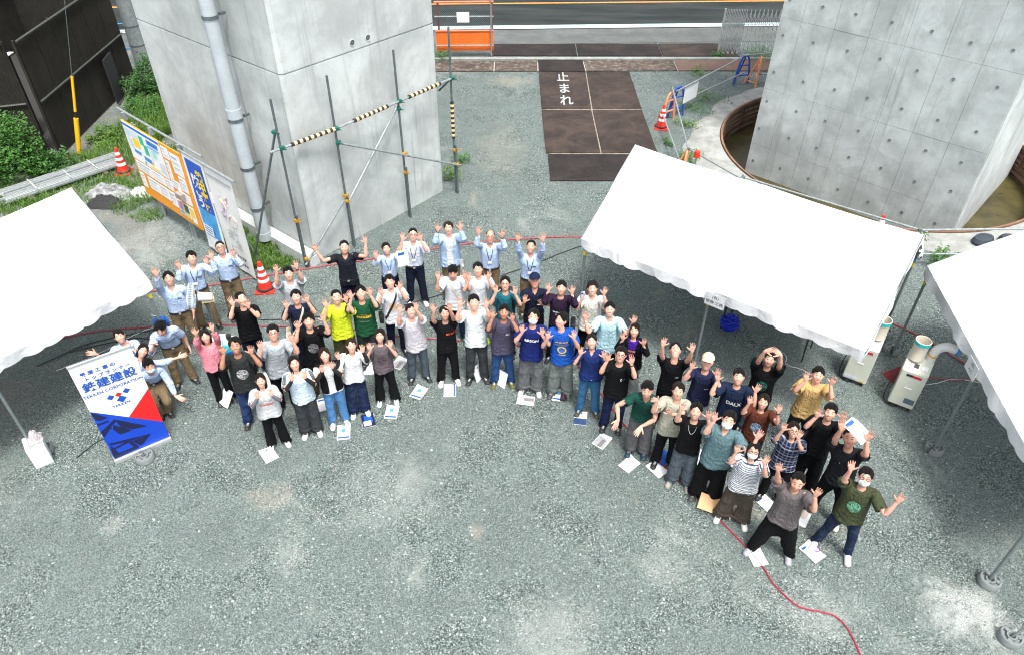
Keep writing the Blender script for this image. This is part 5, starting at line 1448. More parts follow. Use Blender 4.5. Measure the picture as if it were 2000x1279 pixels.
# ================================================================== people
# One rest figure (1.73 m, arms out sideways, facing -y) is modelled as a signed distance field and meshed once for each
# kind of body and garment; every person is that mesh posed joint by joint, as one continuous skin with clothes over it.
class Field:
    def __init__(s, xs, ys, zs):
        s.ax = [np.asarray(a, float) for a in (xs, ys, zs)]
        s.F = np.full([len(a) for a in s.ax], 0.5)
    def sub(s, lo, hi):
        sl_ = []
        for a, l, h in zip(s.ax, lo, hi):
            sl_.append(slice(max(0, np.searchsorted(a, l) - 1), min(len(a), np.searchsorted(a, h) + 1)))
        g = np.meshgrid(*[a[q] for a, q in zip(s.ax, sl_)], indexing='ij')
        return tuple(sl_), g
    def all(s): return np.meshgrid(*s.ax, indexing='ij')
    def blend(s, q, d, k):
        a = s.F[q]
        h = np.clip(0.5 + 0.5 * (d - a) / k, 0, 1)
        s.F[q] = d * (1 - h) + a * h - k * h * (1 - h)
    def cone(s, p, q, r0, r1, k=0.02, flat=None):
        p, q = np.array(p, float), np.array(q, float)
        R_ = max(r0, r1) + k + 0.03
        sl_, (X, Y, Z) = s.sub(np.minimum(p, q) - R_, np.maximum(p, q) + R_)
        if flat: 
            c = p; Y = p[1] + (Y - p[1]) * flat
        d = q - p
        L2 = (d * d).sum()
        t = np.clip(((X - p[0]) * d[0] + (Y - p[1]) * d[1] + (Z - p[2]) * d[2]) / L2, 0, 1)
        dist = np.sqrt((X - p[0] - t * d[0]) ** 2 + (Y - p[1] - t * d[1]) ** 2 + (Z - p[2] - t * d[2]) ** 2) - (r0 + (r1 - r0) * t)
        s.blend(sl_, dist, k)
    def ell(s, c, r, k=0.02):
        c, r = np.array(c, float), np.array(r, float)
        sl_, (X, Y, Z) = s.sub(c - r - k - 0.03, c + r + k + 0.03)
        q = np.sqrt(((X - c[0]) / r[0]) ** 2 + ((Y - c[1]) / r[1]) ** 2 + ((Z - c[2]) / r[2]) ** 2)
        s.blend(sl_, (q - 1) * r.min(), k)
    def mesh(s, smooth=1):
        F = s.F
        F = np.where(np.abs(F) < 1e-9, 1e-9, F)
        inside = F < 0
        nx, ny, nz = F.shape
        c = np.zeros((nx - 1, ny - 1, nz - 1), np.int8)
        for i in (0, 1):
            for j in (0, 1):
                for k in (0, 1):
                    c += inside[i:nx - 1 + i, j:ny - 1 + j, k:nz - 1 + k]
        act = (c > 0) & (c < 8)
        I = np.argwhere(act)
        idx = np.full(act.shape, -1, np.int64)
        idx[act] = np.arange(len(I))
        acc = np.zeros((len(I), 3)); cnt = np.zeros(len(I))
        corners = [(i, j, k) for i in (0, 1) for j in (0, 1) for k in (0, 1)]
        for a in corners:
            for ax in range(3):
                if a[ax]: continue
                b = list(a); b[ax] = 1
                fa = F[I[:, 0] + a[0], I[:, 1] + a[1], I[:, 2] + a[2]]
                fb = F[I[:, 0] + b[0], I[:, 1] + b[1], I[:, 2] + b[2]]
                m = (fa < 0) != (fb < 0)
                t = np.where(m, fa / np.where(m, fa - fb, 1), 0)
                P = np.stack([s.ax[d][I[:, d] + a[d]] for d in range(3)], 1)
                Q = np.stack([s.ax[d][I[:, d] + b[d]] for d in range(3)], 1)
                acc += np.where(m[:, None], P + (Q - P) * t[:, None], 0)
                cnt += m
        V_ = acc / cnt[:, None]
        faces = []
        for ax in range(3):
            o1, o2 = [(1, 2), (2, 0), (0, 1)][ax]
            sa = [slice(None)] * 3; sb = [slice(None)] * 3
            sa[ax] = slice(0, -1); sb[ax] = slice(1, None)
            A, B = inside[tuple(sa)], inside[tuple(sb)]
            E = np.argwhere(A != B)
            ok = (E[:, o1] > 0) & (E[:, o2] > 0) & (E[:, o1] < F.shape[o1] - 1) & (E[:, o2] < F.shape[o2] - 1)
            E = E[ok]
            flip = A[tuple(E.T)]
            def cell(d1, d2):
                q = E.copy(); q[:, o1] -= d1; q[:, o2] -= d2
                return idx[tuple(q.T)]
            quad = np.stack([cell(1, 1), cell(0, 1), cell(0, 0), cell(1, 0)], 1)
            quad[~flip] = quad[~flip][:, ::-1]
            faces.append(quad)
        Fc = np.concatenate(faces)
        Fc = Fc[(Fc >= 0).all(1)]
        for _ in range(smooth):
            nb = np.zeros_like(V_); ct = np.zeros(len(V_))
            for a, b in ((0, 1), (1, 2), (2, 3), (3, 0)):
                np.add.at(nb, Fc[:, a], V_[Fc[:, b]]); np.add.at(ct, Fc[:, a], 1)
            V_ = V_ * 0.5 + 0.5 * nb / np.maximum(ct, 1)[:, None]
        return V_, Fc

def segs(*parts):
    """piecewise even axis: (start, end, step) ..."""
    out = []
    for a, b, st_ in parts:
        n = max(1, int(round((b - a) / st_)))
        out += list(np.linspace(a, b, n, endpoint=False))
    out.append(parts[-1][1])
    return np.array(out)

def ss(a, b, x):
    t = np.clip((x - a) / (b - a), 0, 1)
    return t * t * (3 - 2 * t)

BONES = ['pelvis', 'spine', 'chest', 'neck', 'head', 'clL', 'clR', 'uaL', 'uaR', 'faL', 'faR', 'haL', 'haR', 'thL', 'thR', 'shL', 'shR', 'ftL', 'ftR']
BI = {b: i for i, b in enumerate(BONES)}
def weights(v, kind='body'):
    x, y, z = v[:, 0], v[:, 1], v[:, 2]
    ax = np.abs(x)
    w = np.zeros((len(v), len(BONES)))
    if kind == 'head':
        h = ss(1.36, 1.47, z)
        w[:, BI['head']] = h; w[:, BI['chest']] = 1 - h
        return w
    arm = ss(0.115, 0.235, ax) * np.maximum(ss(1.19, 1.34, z), ss(0.245, 0.285, ax))
    el, wr = ss(0.405, 0.495, ax), ss(0.672, 0.712, ax)
    head = ss(1.475, 1.53, z) * (ax < 0.2)
    neck = ss(1.425, 1.475, z) * (1 - head)
    rest = 1 - arm
    chest = ss(1.09, 1.25, z) * (1 - head - neck)
    cl = chest * ss(0.03, 0.15, ax) * ss(1.24, 1.38, z) * 0.85
    chest = chest - cl
    r2 = 1 - head - neck - chest - cl
    spine = ss(0.95, 1.08, z) * r2
    r3 = r2 - spine
    leg = (1 - ss(0.79, 0.96, z)) * r3
    pel = r3 - leg
    R_ = ss(-0.03, 0.03, x)
    kn = 1 - ss(0.43, 0.55, z); ft = 1 - ss(0.06, 0.115, z)
    w[:, BI['pelvis']] = pel * rest; w[:, BI['spine']] = spine * rest; w[:, BI['chest']] = chest * rest
    w[:, BI['neck']] = neck * rest; w[:, BI['head']] = head * rest
    for sd, m in (('L', x < 0), ('R', x >= 0)):
        w[:, BI['cl' + sd]] = cl * rest * m
        w[:, BI['ua' + sd]] = arm * (1 - el) * m
        w[:, BI['fa' + sd]] = arm * el * (1 - wr) * m
        w[:, BI['ha' + sd]] = arm * el * wr * m
        s_ = R_ if sd == 'R' else 1 - R_
        w[:, BI['th' + sd]] = leg * (1 - kn) * s_ * rest
        w[:, BI['sh' + sd]] = leg * kn * (1 - ft) * s_ * rest
        w[:, BI['ft' + sd]] = leg * kn * ft * s_ * rest
    return w

SHZ, EZ = 1.385, 1.385
def make_body(fem):
    f = Field(segs((-0.92, -0.70, 0.0062), (-0.70, -0.24, 0.022), (-0.24, -0.10, 0.016), (-0.10, 0.10, 0.0105), (0.10, 0.24, 0.016), (0.24, 0.70, 0.022), (0.70, 0.92, 0.0062)),
              segs((-0.24, -0.13, 0.018), (-0.13, -0.045, 0.011), (-0.045, 0.045, 0.0075), (0.045, 0.16, 0.016)),
              segs((0.0, 0.12, 0.02), (0.12, 0.86, 0.028), (0.86, 1.28, 0.022), (1.28, 1.36, 0.011), (1.36, 1.49, 0.0075), (1.49, 1.76, 0.0098)))
    hw = 0.92 if fem else 1.0
    f.ell((0, 0.005, 0.93), (0.158, 0.108, 0.13), 0.04)
    f.ell((0, 0, 1.08), (0.128 * hw, 0.088, 0.17), 0.05)
    f.ell((0, 0.005, 1.27), (0.150 * hw, 0.100, 0.175), 0.05)
    f.cone((-0.13 * hw, 0.01, 1.38), (0.13 * hw, 0.01, 1.38), 0.046, 0.046, 0.03)
    f.cone((0, 0.02, 1.38), (0, 0.0, 1.53), 0.058 if not fem else 0.050, 0.050 if not fem else 0.044, 0.015)
    for sx in (-1, 1):
        f.cone((sx * 0.06, 0.016, 1.405), (sx * 0.15, 0.012, 1.39), 0.024, 0.034, 0.02)
        f.cone((sx * 0.165, 0.008, SHZ), (sx * 0.45, 0.006, SHZ), 0.045 if not fem else 0.039, 0.035 if not fem else 0.030, 0.03)
        f.cone((sx * 0.45, 0.006, SHZ), (sx * 0.54, 0.004, SHZ), 0.035 if not fem else 0.030, 0.034 if not fem else 0.029, 0.015)
        f.cone((sx * 0.54, 0.004, SHZ), (sx * 0.705, 0.0, SHZ), 0.033 if not fem else 0.028, 0.0225 if not fem else 0.020, 0.015)
        # palm, four fingers of different lengths, thumb from the side of the palm
        for dz0, dz1 in ((0.010, 0.026), (0.0, 0.0), (-0.010, -0.026)):
            f.cone((sx * 0.722, 0, SHZ + dz0), (sx * 0.788, -0.002, SHZ + dz1), 0.0195, 0.0155, 0.012)
        for dz, ang, ln, r in ((0.030, 6, 0.070, 0.0098), (0.0102, 1, 0.080, 0.0100), (-0.0102, -4, 0.074, 0.0097), (-0.030, -10, 0.058, 0.0086)):
            a = math.radians(ang)
            p = np.array([sx * 0.792, -0.002, SHZ + dz])
            d1 = np.array([sx * math.cos(a), -0.05, math.sin(a)]); d2 = np.array([sx * math.cos(a), -0.18, math.sin(a)])
            q = p + d1 * ln * 0.55
            f.cone(p, q, r, r * 0.96, 0.006); f.cone(q, q + d2 * ln * 0.5, r * 0.96, r * 0.8, 0.005)
        p = np.array([sx * 0.730, -0.004, SHZ + 0.026])
        q = p + np.array([sx * 0.030, -0.010, 0.034])
        f.cone(p, q, 0.0135, 0.0112, 0.010); f.cone(q, q + np.array([sx * 0.026, -0.006, 0.020]), 0.0112, 0.0095, 0.005)
        # legs and feet
        f.cone((sx * 0.088, 0, 0.88), (sx * 0.098, 0, 0.49), 0.082, 0.054, 0.03)
        f.cone((sx * 0.098, 0, 0.49), (sx * 0.10, 0.015, 0.085), 0.053, 0.034, 0.02)
        f.cone((sx * 0.10, 0.02, 0.05), (sx * 0.105, -0.13, 0.035), 0.038, 0.030, 0.02)
        # ear
        f.ell((sx * 0.080, 0.012, 1.607), (0.013, 0.02, 0.031), 0.008)
    # head
    f.ell((0, 0.014, 1.636), (0.0765, 0.095, 0.092), 0.02)
    f.ell((0, -0.012, 1.585), (0.068, 0.080, 0.075), 0.03)
    f.ell((0, -0.034, 1.545), (0.050 if not fem else 0.046, 0.050, 0.045), 0.03)
    f.ell((0, -0.060, 1.522), (0.022, 0.020, 0.018), 0.02)
    f.cone((0, -0.083, 1.622), (0, -0.103, 1.584), 0.008, 0.0125, 0.014)
    for sx in (-1, 1):
        f.ell((sx * 0.014, -0.090, 1.582), (0.010, 0.010, 0.008), 0.008)
        f.ell((sx * 0.040, -0.066, 1.582), (0.022, 0.022, 0.020), 0.02)      # cheeks
    f.ell((0, -0.084, 1.553), (0.024, 0.010, 0.012), 0.012)                  # lips
    return f.mesh(1)

# ------------------------------------------------------------------ garments
def fold(v, amp, seed):
    """soft folds: a few crossing waves"""
    r = np.random.RandomState(seed)
    d = np.zeros(len(v))
    for k in range(7):
        a = r.randn(3) * np.array([22, 22, 9]) * (0.6 + 0.5 * r.rand())
        d += np.sin(v @ a + r.rand() * 6.3) * r.uniform(0.5, 1.0)
    return d / 7 * amp * 2.2

def shirt(hem=0.80, sleeve=0.37, w=1.0, fem=False, tuck=False, sl_r=1.0, collar=False, flare=0.0, seed=0, over=0.0):
    lx = max(sleeve + 0.05, 0.3)
    f = Field(segs((-lx, lx, 0.0145 if lx < 0.5 else 0.017)), segs((-0.24, 0.22, 0.0145)), segs((hem - 0.05, 1.53, 0.0145)))
    X, Y, Z = f.all()
    hwf = (0.93 if fem else 1.0)
    zs = [0.70, 0.80, 0.92, 1.05, 1.18, 1.30, 1.40, 1.46]
    if tuck: aw, ad = [0.168, 0.168, 0.166, 0.162, 0.166, 0.168, 0.150, 0.10], [0.125, 0.125, 0.122, 0.116, 0.120, 0.120, 0.092, 0.06]
    else: aw, ad = [0.180, 0.179, 0.176, 0.170, 0.168, 0.166, 0.148, 0.10], [0.140, 0.138, 0.133, 0.126, 0.124, 0.121, 0.093, 0.06]
    aw = [(a * w * hwf + over) * (1 + flare * max(0, (1.1 - z) / 0.3)) for a, z in zip(aw, zs)]
    ad = [(a * (0.5 + 0.5 * w) + over) * (1 + flare * max(0, (1.1 - z) / 0.3)) for a, z in zip(ad, zs)]
    A, D = np.interp(Z, zs, aw), np.interp(Z, zs, ad)
    q = (np.abs(X) / A) ** 2.3 + (np.abs(Y - 0.004) / D) ** 2.3
    tor = (q ** (1 / 2.3) - 1) * np.minimum(A, D)
    tor = np.maximum(tor, Z - 1.435)
    f.F = np.minimum(tor, 0.5)
    r0 = (0.068 if not fem else 0.060) * sl_r + over
    r1 = (0.074 if sleeve < 0.5 else 0.046) * (0.9 if fem else 1) * sl_r + over
    for sx in (-1, 1):
        f.cone((sx * 0.07, 0.012, 1.422), (sx * 0.165, 0.01, 1.397), 0.046 + over, 0.054 + over, 0.03)
        if sleeve > 0:
            if sleeve < 0.5:
                f.cone((sx * 0.15, 0.008, SHZ - 0.012), (sx * (sleeve + 0.03), 0.006, SHZ - 0.018), r0, r1, 0.045)
            else:
                f.cone((sx * 0.15, 0.008, SHZ - 0.008), (sx * 0.46, 0.006, SHZ - 0.006), r0 * 0.92, 0.060 * sl_r, 0.045)
                f.cone((sx * 0.46, 0.006, SHZ - 0.006), (sx * (sleeve + 0.03), 0.004, SHZ), 0.060 * sl_r, 0.040 * sl_r, 0.02)
    if collar: f.cone((0, 0.03, 1.43), (0, 0.012, 1.478), 0.086, 0.078, 0.012)
    else: f.cone((0, 0.022, 1.41), (0, 0.012, 1.44), 0.082, 0.078, 0.02)
    F = np.maximum(f.F, Z - ((1.482 if collar else 1.456) + 0.35 * Y))
    # neck, hem and sleeve openings, hollow inside
    ncx = np.sqrt(X ** 2 + (Y - 0.008) ** 2)
    nk = np.maximum(ncx - (0.059 if not collar else 0.060), 1.40 - Z)
    F = np.maximum(F, -nk)
    if collar:                                           # open V at the throat
        vv = np.maximum(np.abs(X) - (Z - 1.388) * 0.42, Y + 0.03)
        F = np.maximum(F, -vv)
    F = np.maximum(F, hem + 0.012 * np.sin(X * 21 + seed) - Z)
    F = np.maximum(F, -np.maximum(tor + 0.016, Z - (hem + 0.05)))
    if sleeve > 0:
        F = np.maximum(F, np.abs(X) - sleeve)
        rr = np.sqrt((Y - 0.006) ** 2 + (Z - SHZ + 0.014) ** 2)
        rin = (r1 if sleeve < 0.5 else 0.042 * sl_r) - 0.011
        F = np.maximum(F, -np.maximum(rr - rin, (sleeve - 0.05) - np.abs(X)))
    else:
        F = np.maximum(F, np.abs(X) - 0.205)
    f.F = F
    V_, Fc = f.mesh(1)
    n = np.stack([V_[:, 0] * 0.6, V_[:, 1], V_[:, 2] * 0], 1)
    n /= np.maximum(np.linalg.norm(n, axis=1), 1e-6)[:, None]
    d = fold(V_, 0.013, seed + 1) + 0.005 * np.sin(V_[:, 2] * 75 + 14 * V_[:, 0] + seed) * ss(1.1, 0.95, V_[:, 2]) * np.sin(V_[:, 0] * 23 + seed)
    lim = np.where(V_[:, 2] > 1.41, 0.2, 1.0)
    return V_ + n * (d * lim)[:, None], Fc

def trousers(r_hip=0.100, r_knee=0.078, r_hem=0.075, hem=0.045, waist=1.0, seed=0, belt=False):
    f = Field(segs((-0.28, 0.28, 0.0155)), segs((-0.20, 0.20, 0.0165)), segs((hem - 0.03, waist + 0.05, 0.0185)))
    X, Y, Z = f.all()
    f.ell((0, 0.008, 0.93), (0.172, 0.124, 0.14), 0.03)
    f.cone((-0.06, 0.004, 1.0), (0.06, 0.004, 1.0), 0.112, 0.112, 0.04)
    for sx in (-1, 1):
        f.cone((sx * 0.086, 0.004, 0.86), (sx * 0.100, 0.0, 0.49), r_hip, r_knee, 0.025)
        f.cone((sx * 0.100, 0.0, 0.49), (sx * 0.106, 0.012, 0.02), r_knee, r_hem, 0.02)
    F = np.maximum(f.F, Z - waist)
    F = np.maximum(F, hem - Z)
    ax = np.abs(X)
    rl = np.sqrt((ax - 0.105) ** 2 + (Y - 0.01) ** 2)
    F = np.maximum(F, -np.maximum(rl - (r_hem - 0.012), Z - (hem + 0.06)))
    f.F = F
    V_, Fc = f.mesh(1)
    cx = np.sign(V_[:, 0]) * 0.1
    n = np.stack([V_[:, 0] - cx, V_[:, 1], V_[:, 2] * 0], 1)
    n /= np.maximum(np.linalg.norm(n, axis=1), 1e-6)[:, None]
    low = 0.6 + 0.9 * ss(0.35, 0.05, V_[:, 2])
    d = fold(V_, 0.010, seed + 5) + 0.006 * np.sin(V_[:, 2] * 60 + V_[:, 0] * 20) * ss(0.3, 0.08, V_[:, 2])
    return V_ + n * (d * low * ss(1.0, 0.9, V_[:, 2]))[:, None], Fc

def shoe(sx):
    f = Field(segs((sx * 0.105 - 0.075, sx * 0.105 + 0.075, 0.0125)), segs((-0.23, 0.12, 0.0125)), segs((-0.02, 0.14, 0.0115)))
    X, Y, Z = f.all()
    f.cone((sx * 0.105, 0.045, 0.038), (sx * 0.112, -0.135, 0.030), 0.044, 0.046, 0.02)
    f.cone((sx * 0.105, 0.05, 0.05), (sx * 0.107, -0.03, 0.060), 0.040, 0.040, 0.02)
    f.cone((sx * 0.105, 0.03, 0.06), (sx * 0.105, 0.02, 0.10), 0.042, 0.044, 0.02)
    f.F = np.maximum(f.F, -Z)
    f.F = np.maximum(f.F, Z - 0.118)
    return f.mesh(1)

def hair(style, seed=0):
    long_ = style in ('long', 'bob', 'pony', 'sidepony')
    f = Field(segs((-0.13, 0.13, 0.0095)), segs((-0.14, 0.19, 0.0095)), segs((1.30 if long_ else 1.46, 1.79, 0.0095)))
    X, Y, Z = f.all()
    r = np.random.RandomState(seed + 40)
    big = {'short': 0.0, 'flat': -0.004, 'fringe': 0.004, 'medium': 0.006, 'curly': 0.012, 'bald': 0.0}.get(style, 0.003)
    f.ell((0, 0.016, 1.638), (0.087 + big, 0.108 + big, 0.100 + big), 0.01)
    d = f.F
    ang = np.arctan2(X, -(Y - 0.01))
    tuft = np.zeros_like(X)
    for k in range(6):
        a = r.randint(5, 17)
        tuft += np.sin(ang * a + r.rand() * 6.3 + Z * r.uniform(-70, 70)) * r.uniform(0.4, 1)
    tuft /= 6
    amp = {'curly': 0.026, 'short': 0.018, 'fringe': 0.019, 'medium': 0.021}.get(style, 0.011)
    d = d + tuft * amp
    if style == 'curly': d = d + 0.006 * np.sin(X * 110 + seed) * np.sin(Y * 110) * np.sin(Z * 110)
    ys = [-0.13, -0.07, -0.035, 0.0, 0.035, 0.13]
    front = {'short': 1.682, 'flat': 1.68, 'fringe': 1.655, 'medium': 1.66, 'curly': 1.658, 'bald': 1.70}.get(style, 1.655)
    side = {'short': 1.612, 'flat': 1.618, 'fringe': 1.598, 'medium': 1.578, 'curly': 1.600, 'bald': 1.64}.get(style, 1.56)
    hl = np.interp(Y, ys, [front, front - 0.002, (front + side) / 2 + 0.006, side, side - 0.04, 1.515])
    px = r.uniform(-0.03, 0.03)
    part = 0.022 * np.abs(np.sin(X * 48 + seed * 1.3)) * (Y < -0.02) + (0.030 if style in ('medium', 'long', 'bob', 'pony', 'sidepony') else 0.012) * np.exp(-((X - px) / 0.02) ** 2) * (Y < -0.03) - 0.03 * ss(0.04, 0.075, np.abs(X)) * (Y < -0.02)
    d = np.maximum(d, (hl + part * (0.3 if style == 'bald' else 1)) - Z)
    if style == 'bald': d = np.maximum(d, -np.maximum(np.abs(X) - 0.058, Y - 0.055))
    if long_:
        zl = {'long': 1.36, 'bob': 1.485, 'pony': 1.53, 'sidepony': 1.53}[style]
        g = Field(f.ax[0], f.ax[1], f.ax[2])
        if style in ('long', 'bob'):
            g.cone((0, 0.035, 1.60), (0, 0.055, zl), 0.097, 0.088 if style == 'long' else 0.092, 0.02)
        else:
            g.cone((0, 0.035, 1.60), (0, 0.05, 1.555), 0.088, 0.070, 0.02)
        if style == 'pony': g.cone((0, 0.125, 1.645), (0, 0.155, 1.46), 0.030, 0.016, 0.02)
        if style == 'sidepony': g.cone((-0.06, 0.07, 1.56), (-0.10, -0.03, 1.33), 0.034, 0.020, 0.02)
        D2 = g.F + tuft * 0.006
        face = np.maximum(np.maximum(np.abs(X) - (0.063 + 0.010 * ss(1.62, 1.52, Z)), Y - 0.005), Z - 1.655)
        D2 = np.maximum(D2, -face)
        d = np.minimum(d, D2)
    f.F = d
    return f.mesh(1)

def cap_hat():
    f = Field(segs((-0.13, 0.13, 0.011)), segs((-0.25, 0.15, 0.011)), segs((1.62, 1.79, 0.009)))
    X, Y, Z = f.all()
    f.ell((0, 0.014, 1.655), (0.100, 0.122, 0.108), 0.01)
    F = np.maximum(f.F, 1.655 - Z)
    br = np.sqrt((X / 0.085) ** 2 + ((Y + 0.10) / 0.105) ** 2) - 1
    zz = np.abs(Z - (1.668 - 0.9 * X ** 2 * 3 - 0.06 * np.maximum(0, -Y - 0.1))) - 0.007
    F = np.minimum(F, np.maximum(br * 0.085, zz))
    f.F = F
    return f.mesh(1)

def face_mask():
    f = Field(segs((-0.09, 0.09, 0.008)), segs((-0.15, 0.02, 0.008)), segs((1.47, 1.62, 0.008)))
    X, Y, Z = f.all()
    f.ell((0, -0.020, 1.553), (0.074, 0.094, 0.068), 0.01)
    F = np.maximum(f.F, Y + 0.022 - 0.0 * X)
    F = np.maximum(F, Z - (1.607 - 0.3 * np.abs(X)))
    f.F = F
    return f.mesh(1)

def mesh_np(name, V_, Fc, mat):
    me = bpy.data.meshes.new(name)
    me.vertices.add(len(V_)); me.vertices.foreach_set('co', V_.astype(np.float32).ravel())
    nl = Fc.size
    me.loops.add(nl); me.loops.foreach_set('vertex_index', Fc.astype(np.int32).ravel())
    me.polygons.add(len(Fc))
    k = Fc.shape[1]
    me.polygons.foreach_set('loop_start', np.arange(0, nl, k, dtype=np.int32))
    me.polygons.foreach_set('loop_total', np.full(len(Fc), k, np.int32))
    me.polygons.foreach_set('use_smooth', np.ones(len(Fc), bool))
    me.update(calc_edges=True)
    at = me.attributes.new('rest', 'FLOAT_VECTOR', 'POINT')
    at.data.foreach_set('vector', V_.astype(np.float32).ravel())
    if mat: me.materials.append(mat)
    return me

# ------------------------------------------------------------------ skin, cloth and hair materials (figure coordinates in 'rest')
def rest_node(t): return t.node('ShaderNodeAttribute', 1, props={'attribute_name': 'rest'})
def obj_col(t): return t.n.new('ShaderNodeObjectInfo').outputs['Color']
def make_skin(name, mouth):
    t = NT(name)
    r = rest_node(t); base = obj_col(t)
    x, y, z = t.xyz(r)
    ax = t.math('ABSOLUTE', x)
    front = t.math('LESS_THAN', y, -0.035)
    def ell(cx, cz, rx, rz_, soft=0.35, tilt=0.0):
        dx = t.math('DIVIDE', t.math('SUBTRACT', ax, cx), rx)
        zz = t.math('SUBTRACT', z, cz)
        if tilt: zz = t.math('SUBTRACT', zz, t.math('MULTIPLY', t.math('SUBTRACT', ax, cx), tilt))
        dz = t.math('DIVIDE', zz, rz_)
        d = t.math('ADD', t.math('MULTIPLY', dx, dx), t.math('MULTIPLY', dz, dz))
        return t.math('MULTIPLY', t.smooth(d, 1.0 + soft, 1.0 - soft), front)
    n = t.noise(r, 28, 3, 0.6)
    col = t.mix(t.math('MULTIPLY', n, 0.5), base, t.mix(0.5, base, (0.62, 0.22, 0.15)))
    col = t.mix(t.math('MULTIPLY', ell(0.040, 1.578, 0.026, 0.022, 0.8), 0.30), col, (0.58, 0.17, 0.12))      # flushed cheeks
    palm = t.math('MULTIPLY', t.smooth(ax, 0.70, 0.74), t.math('LESS_THAN', y, -0.004))
    col = t.mix(t.math('MULTIPLY', palm, 0.35), col, (0.72, 0.38, 0.30))
    col = t.mix(t.math('MULTIPLY', ell(0.033, 1.641, 0.019, 0.0052, 0.4, -0.12), 0.85), col, (0.03, 0.02, 0.016))
    if mouth != 'closed_eyes':
        col = t.mix(t.math('MULTIPLY', ell(0.032, 1.6165, 0.0165, 0.0062), 0.9), col, (0.06, 0.035, 0.028))
        col = t.mix(t.math('MULTIPLY', ell(0.0415, 1.6165, 0.005, 0.004), 0.5), col, (0.6, 0.55, 0.52))
    else:
        col = t.mix(t.math('MULTIPLY', ell(0.032, 1.6165, 0.017, 0.0036), 0.9), col, (0.06, 0.035, 0.028))
    if mouth in ('smile', 'closed_eyes'):
        zc = t.math('ADD', 1.552, t.math('MULTIPLY', t.math('MULTIPLY', x, x), 8.0))
        def lip(rx, rz_, c, a=1.0):
            nonlocal col
            dx = t.math('DIVIDE', x, rx); dz = t.math('DIVIDE', t.math('SUBTRACT', z, zc), rz_)
            d = t.math('ADD', t.math('MULTIPLY', dx, dx), t.math('MULTIPLY', dz, dz))
            col = t.mix(t.math('MULTIPLY', t.math('MULTIPLY', t.smooth(d, 1.3, 0.7), front), a), col, c)
        lip(0.028, 0.0125, (0.42, 0.10, 0.085)); lip(0.022, 0.0055, (0.70, 0.66, 0.60))
    else:
        col = t.mix(t.math('MULTIPLY', ell(0.0, 1.553, 0.024, 0.0085), 0.8), col, (0.42, 0.12, 0.10))
        col = t.mix(t.math('MULTIPLY', ell(0.0, 1.553, 0.024, 0.002), 0.8), col, (0.16, 0.04, 0.035))
    return t.set(Base_Color=col, Roughness=0.48, Subsurface_Weight=0.08, Subsurface_Radius=(0.012, 0.005, 0.003))
SKIN = {m: make_skin('skin_' + m, m) for m in ('smile', 'calm', 'closed_eyes')}

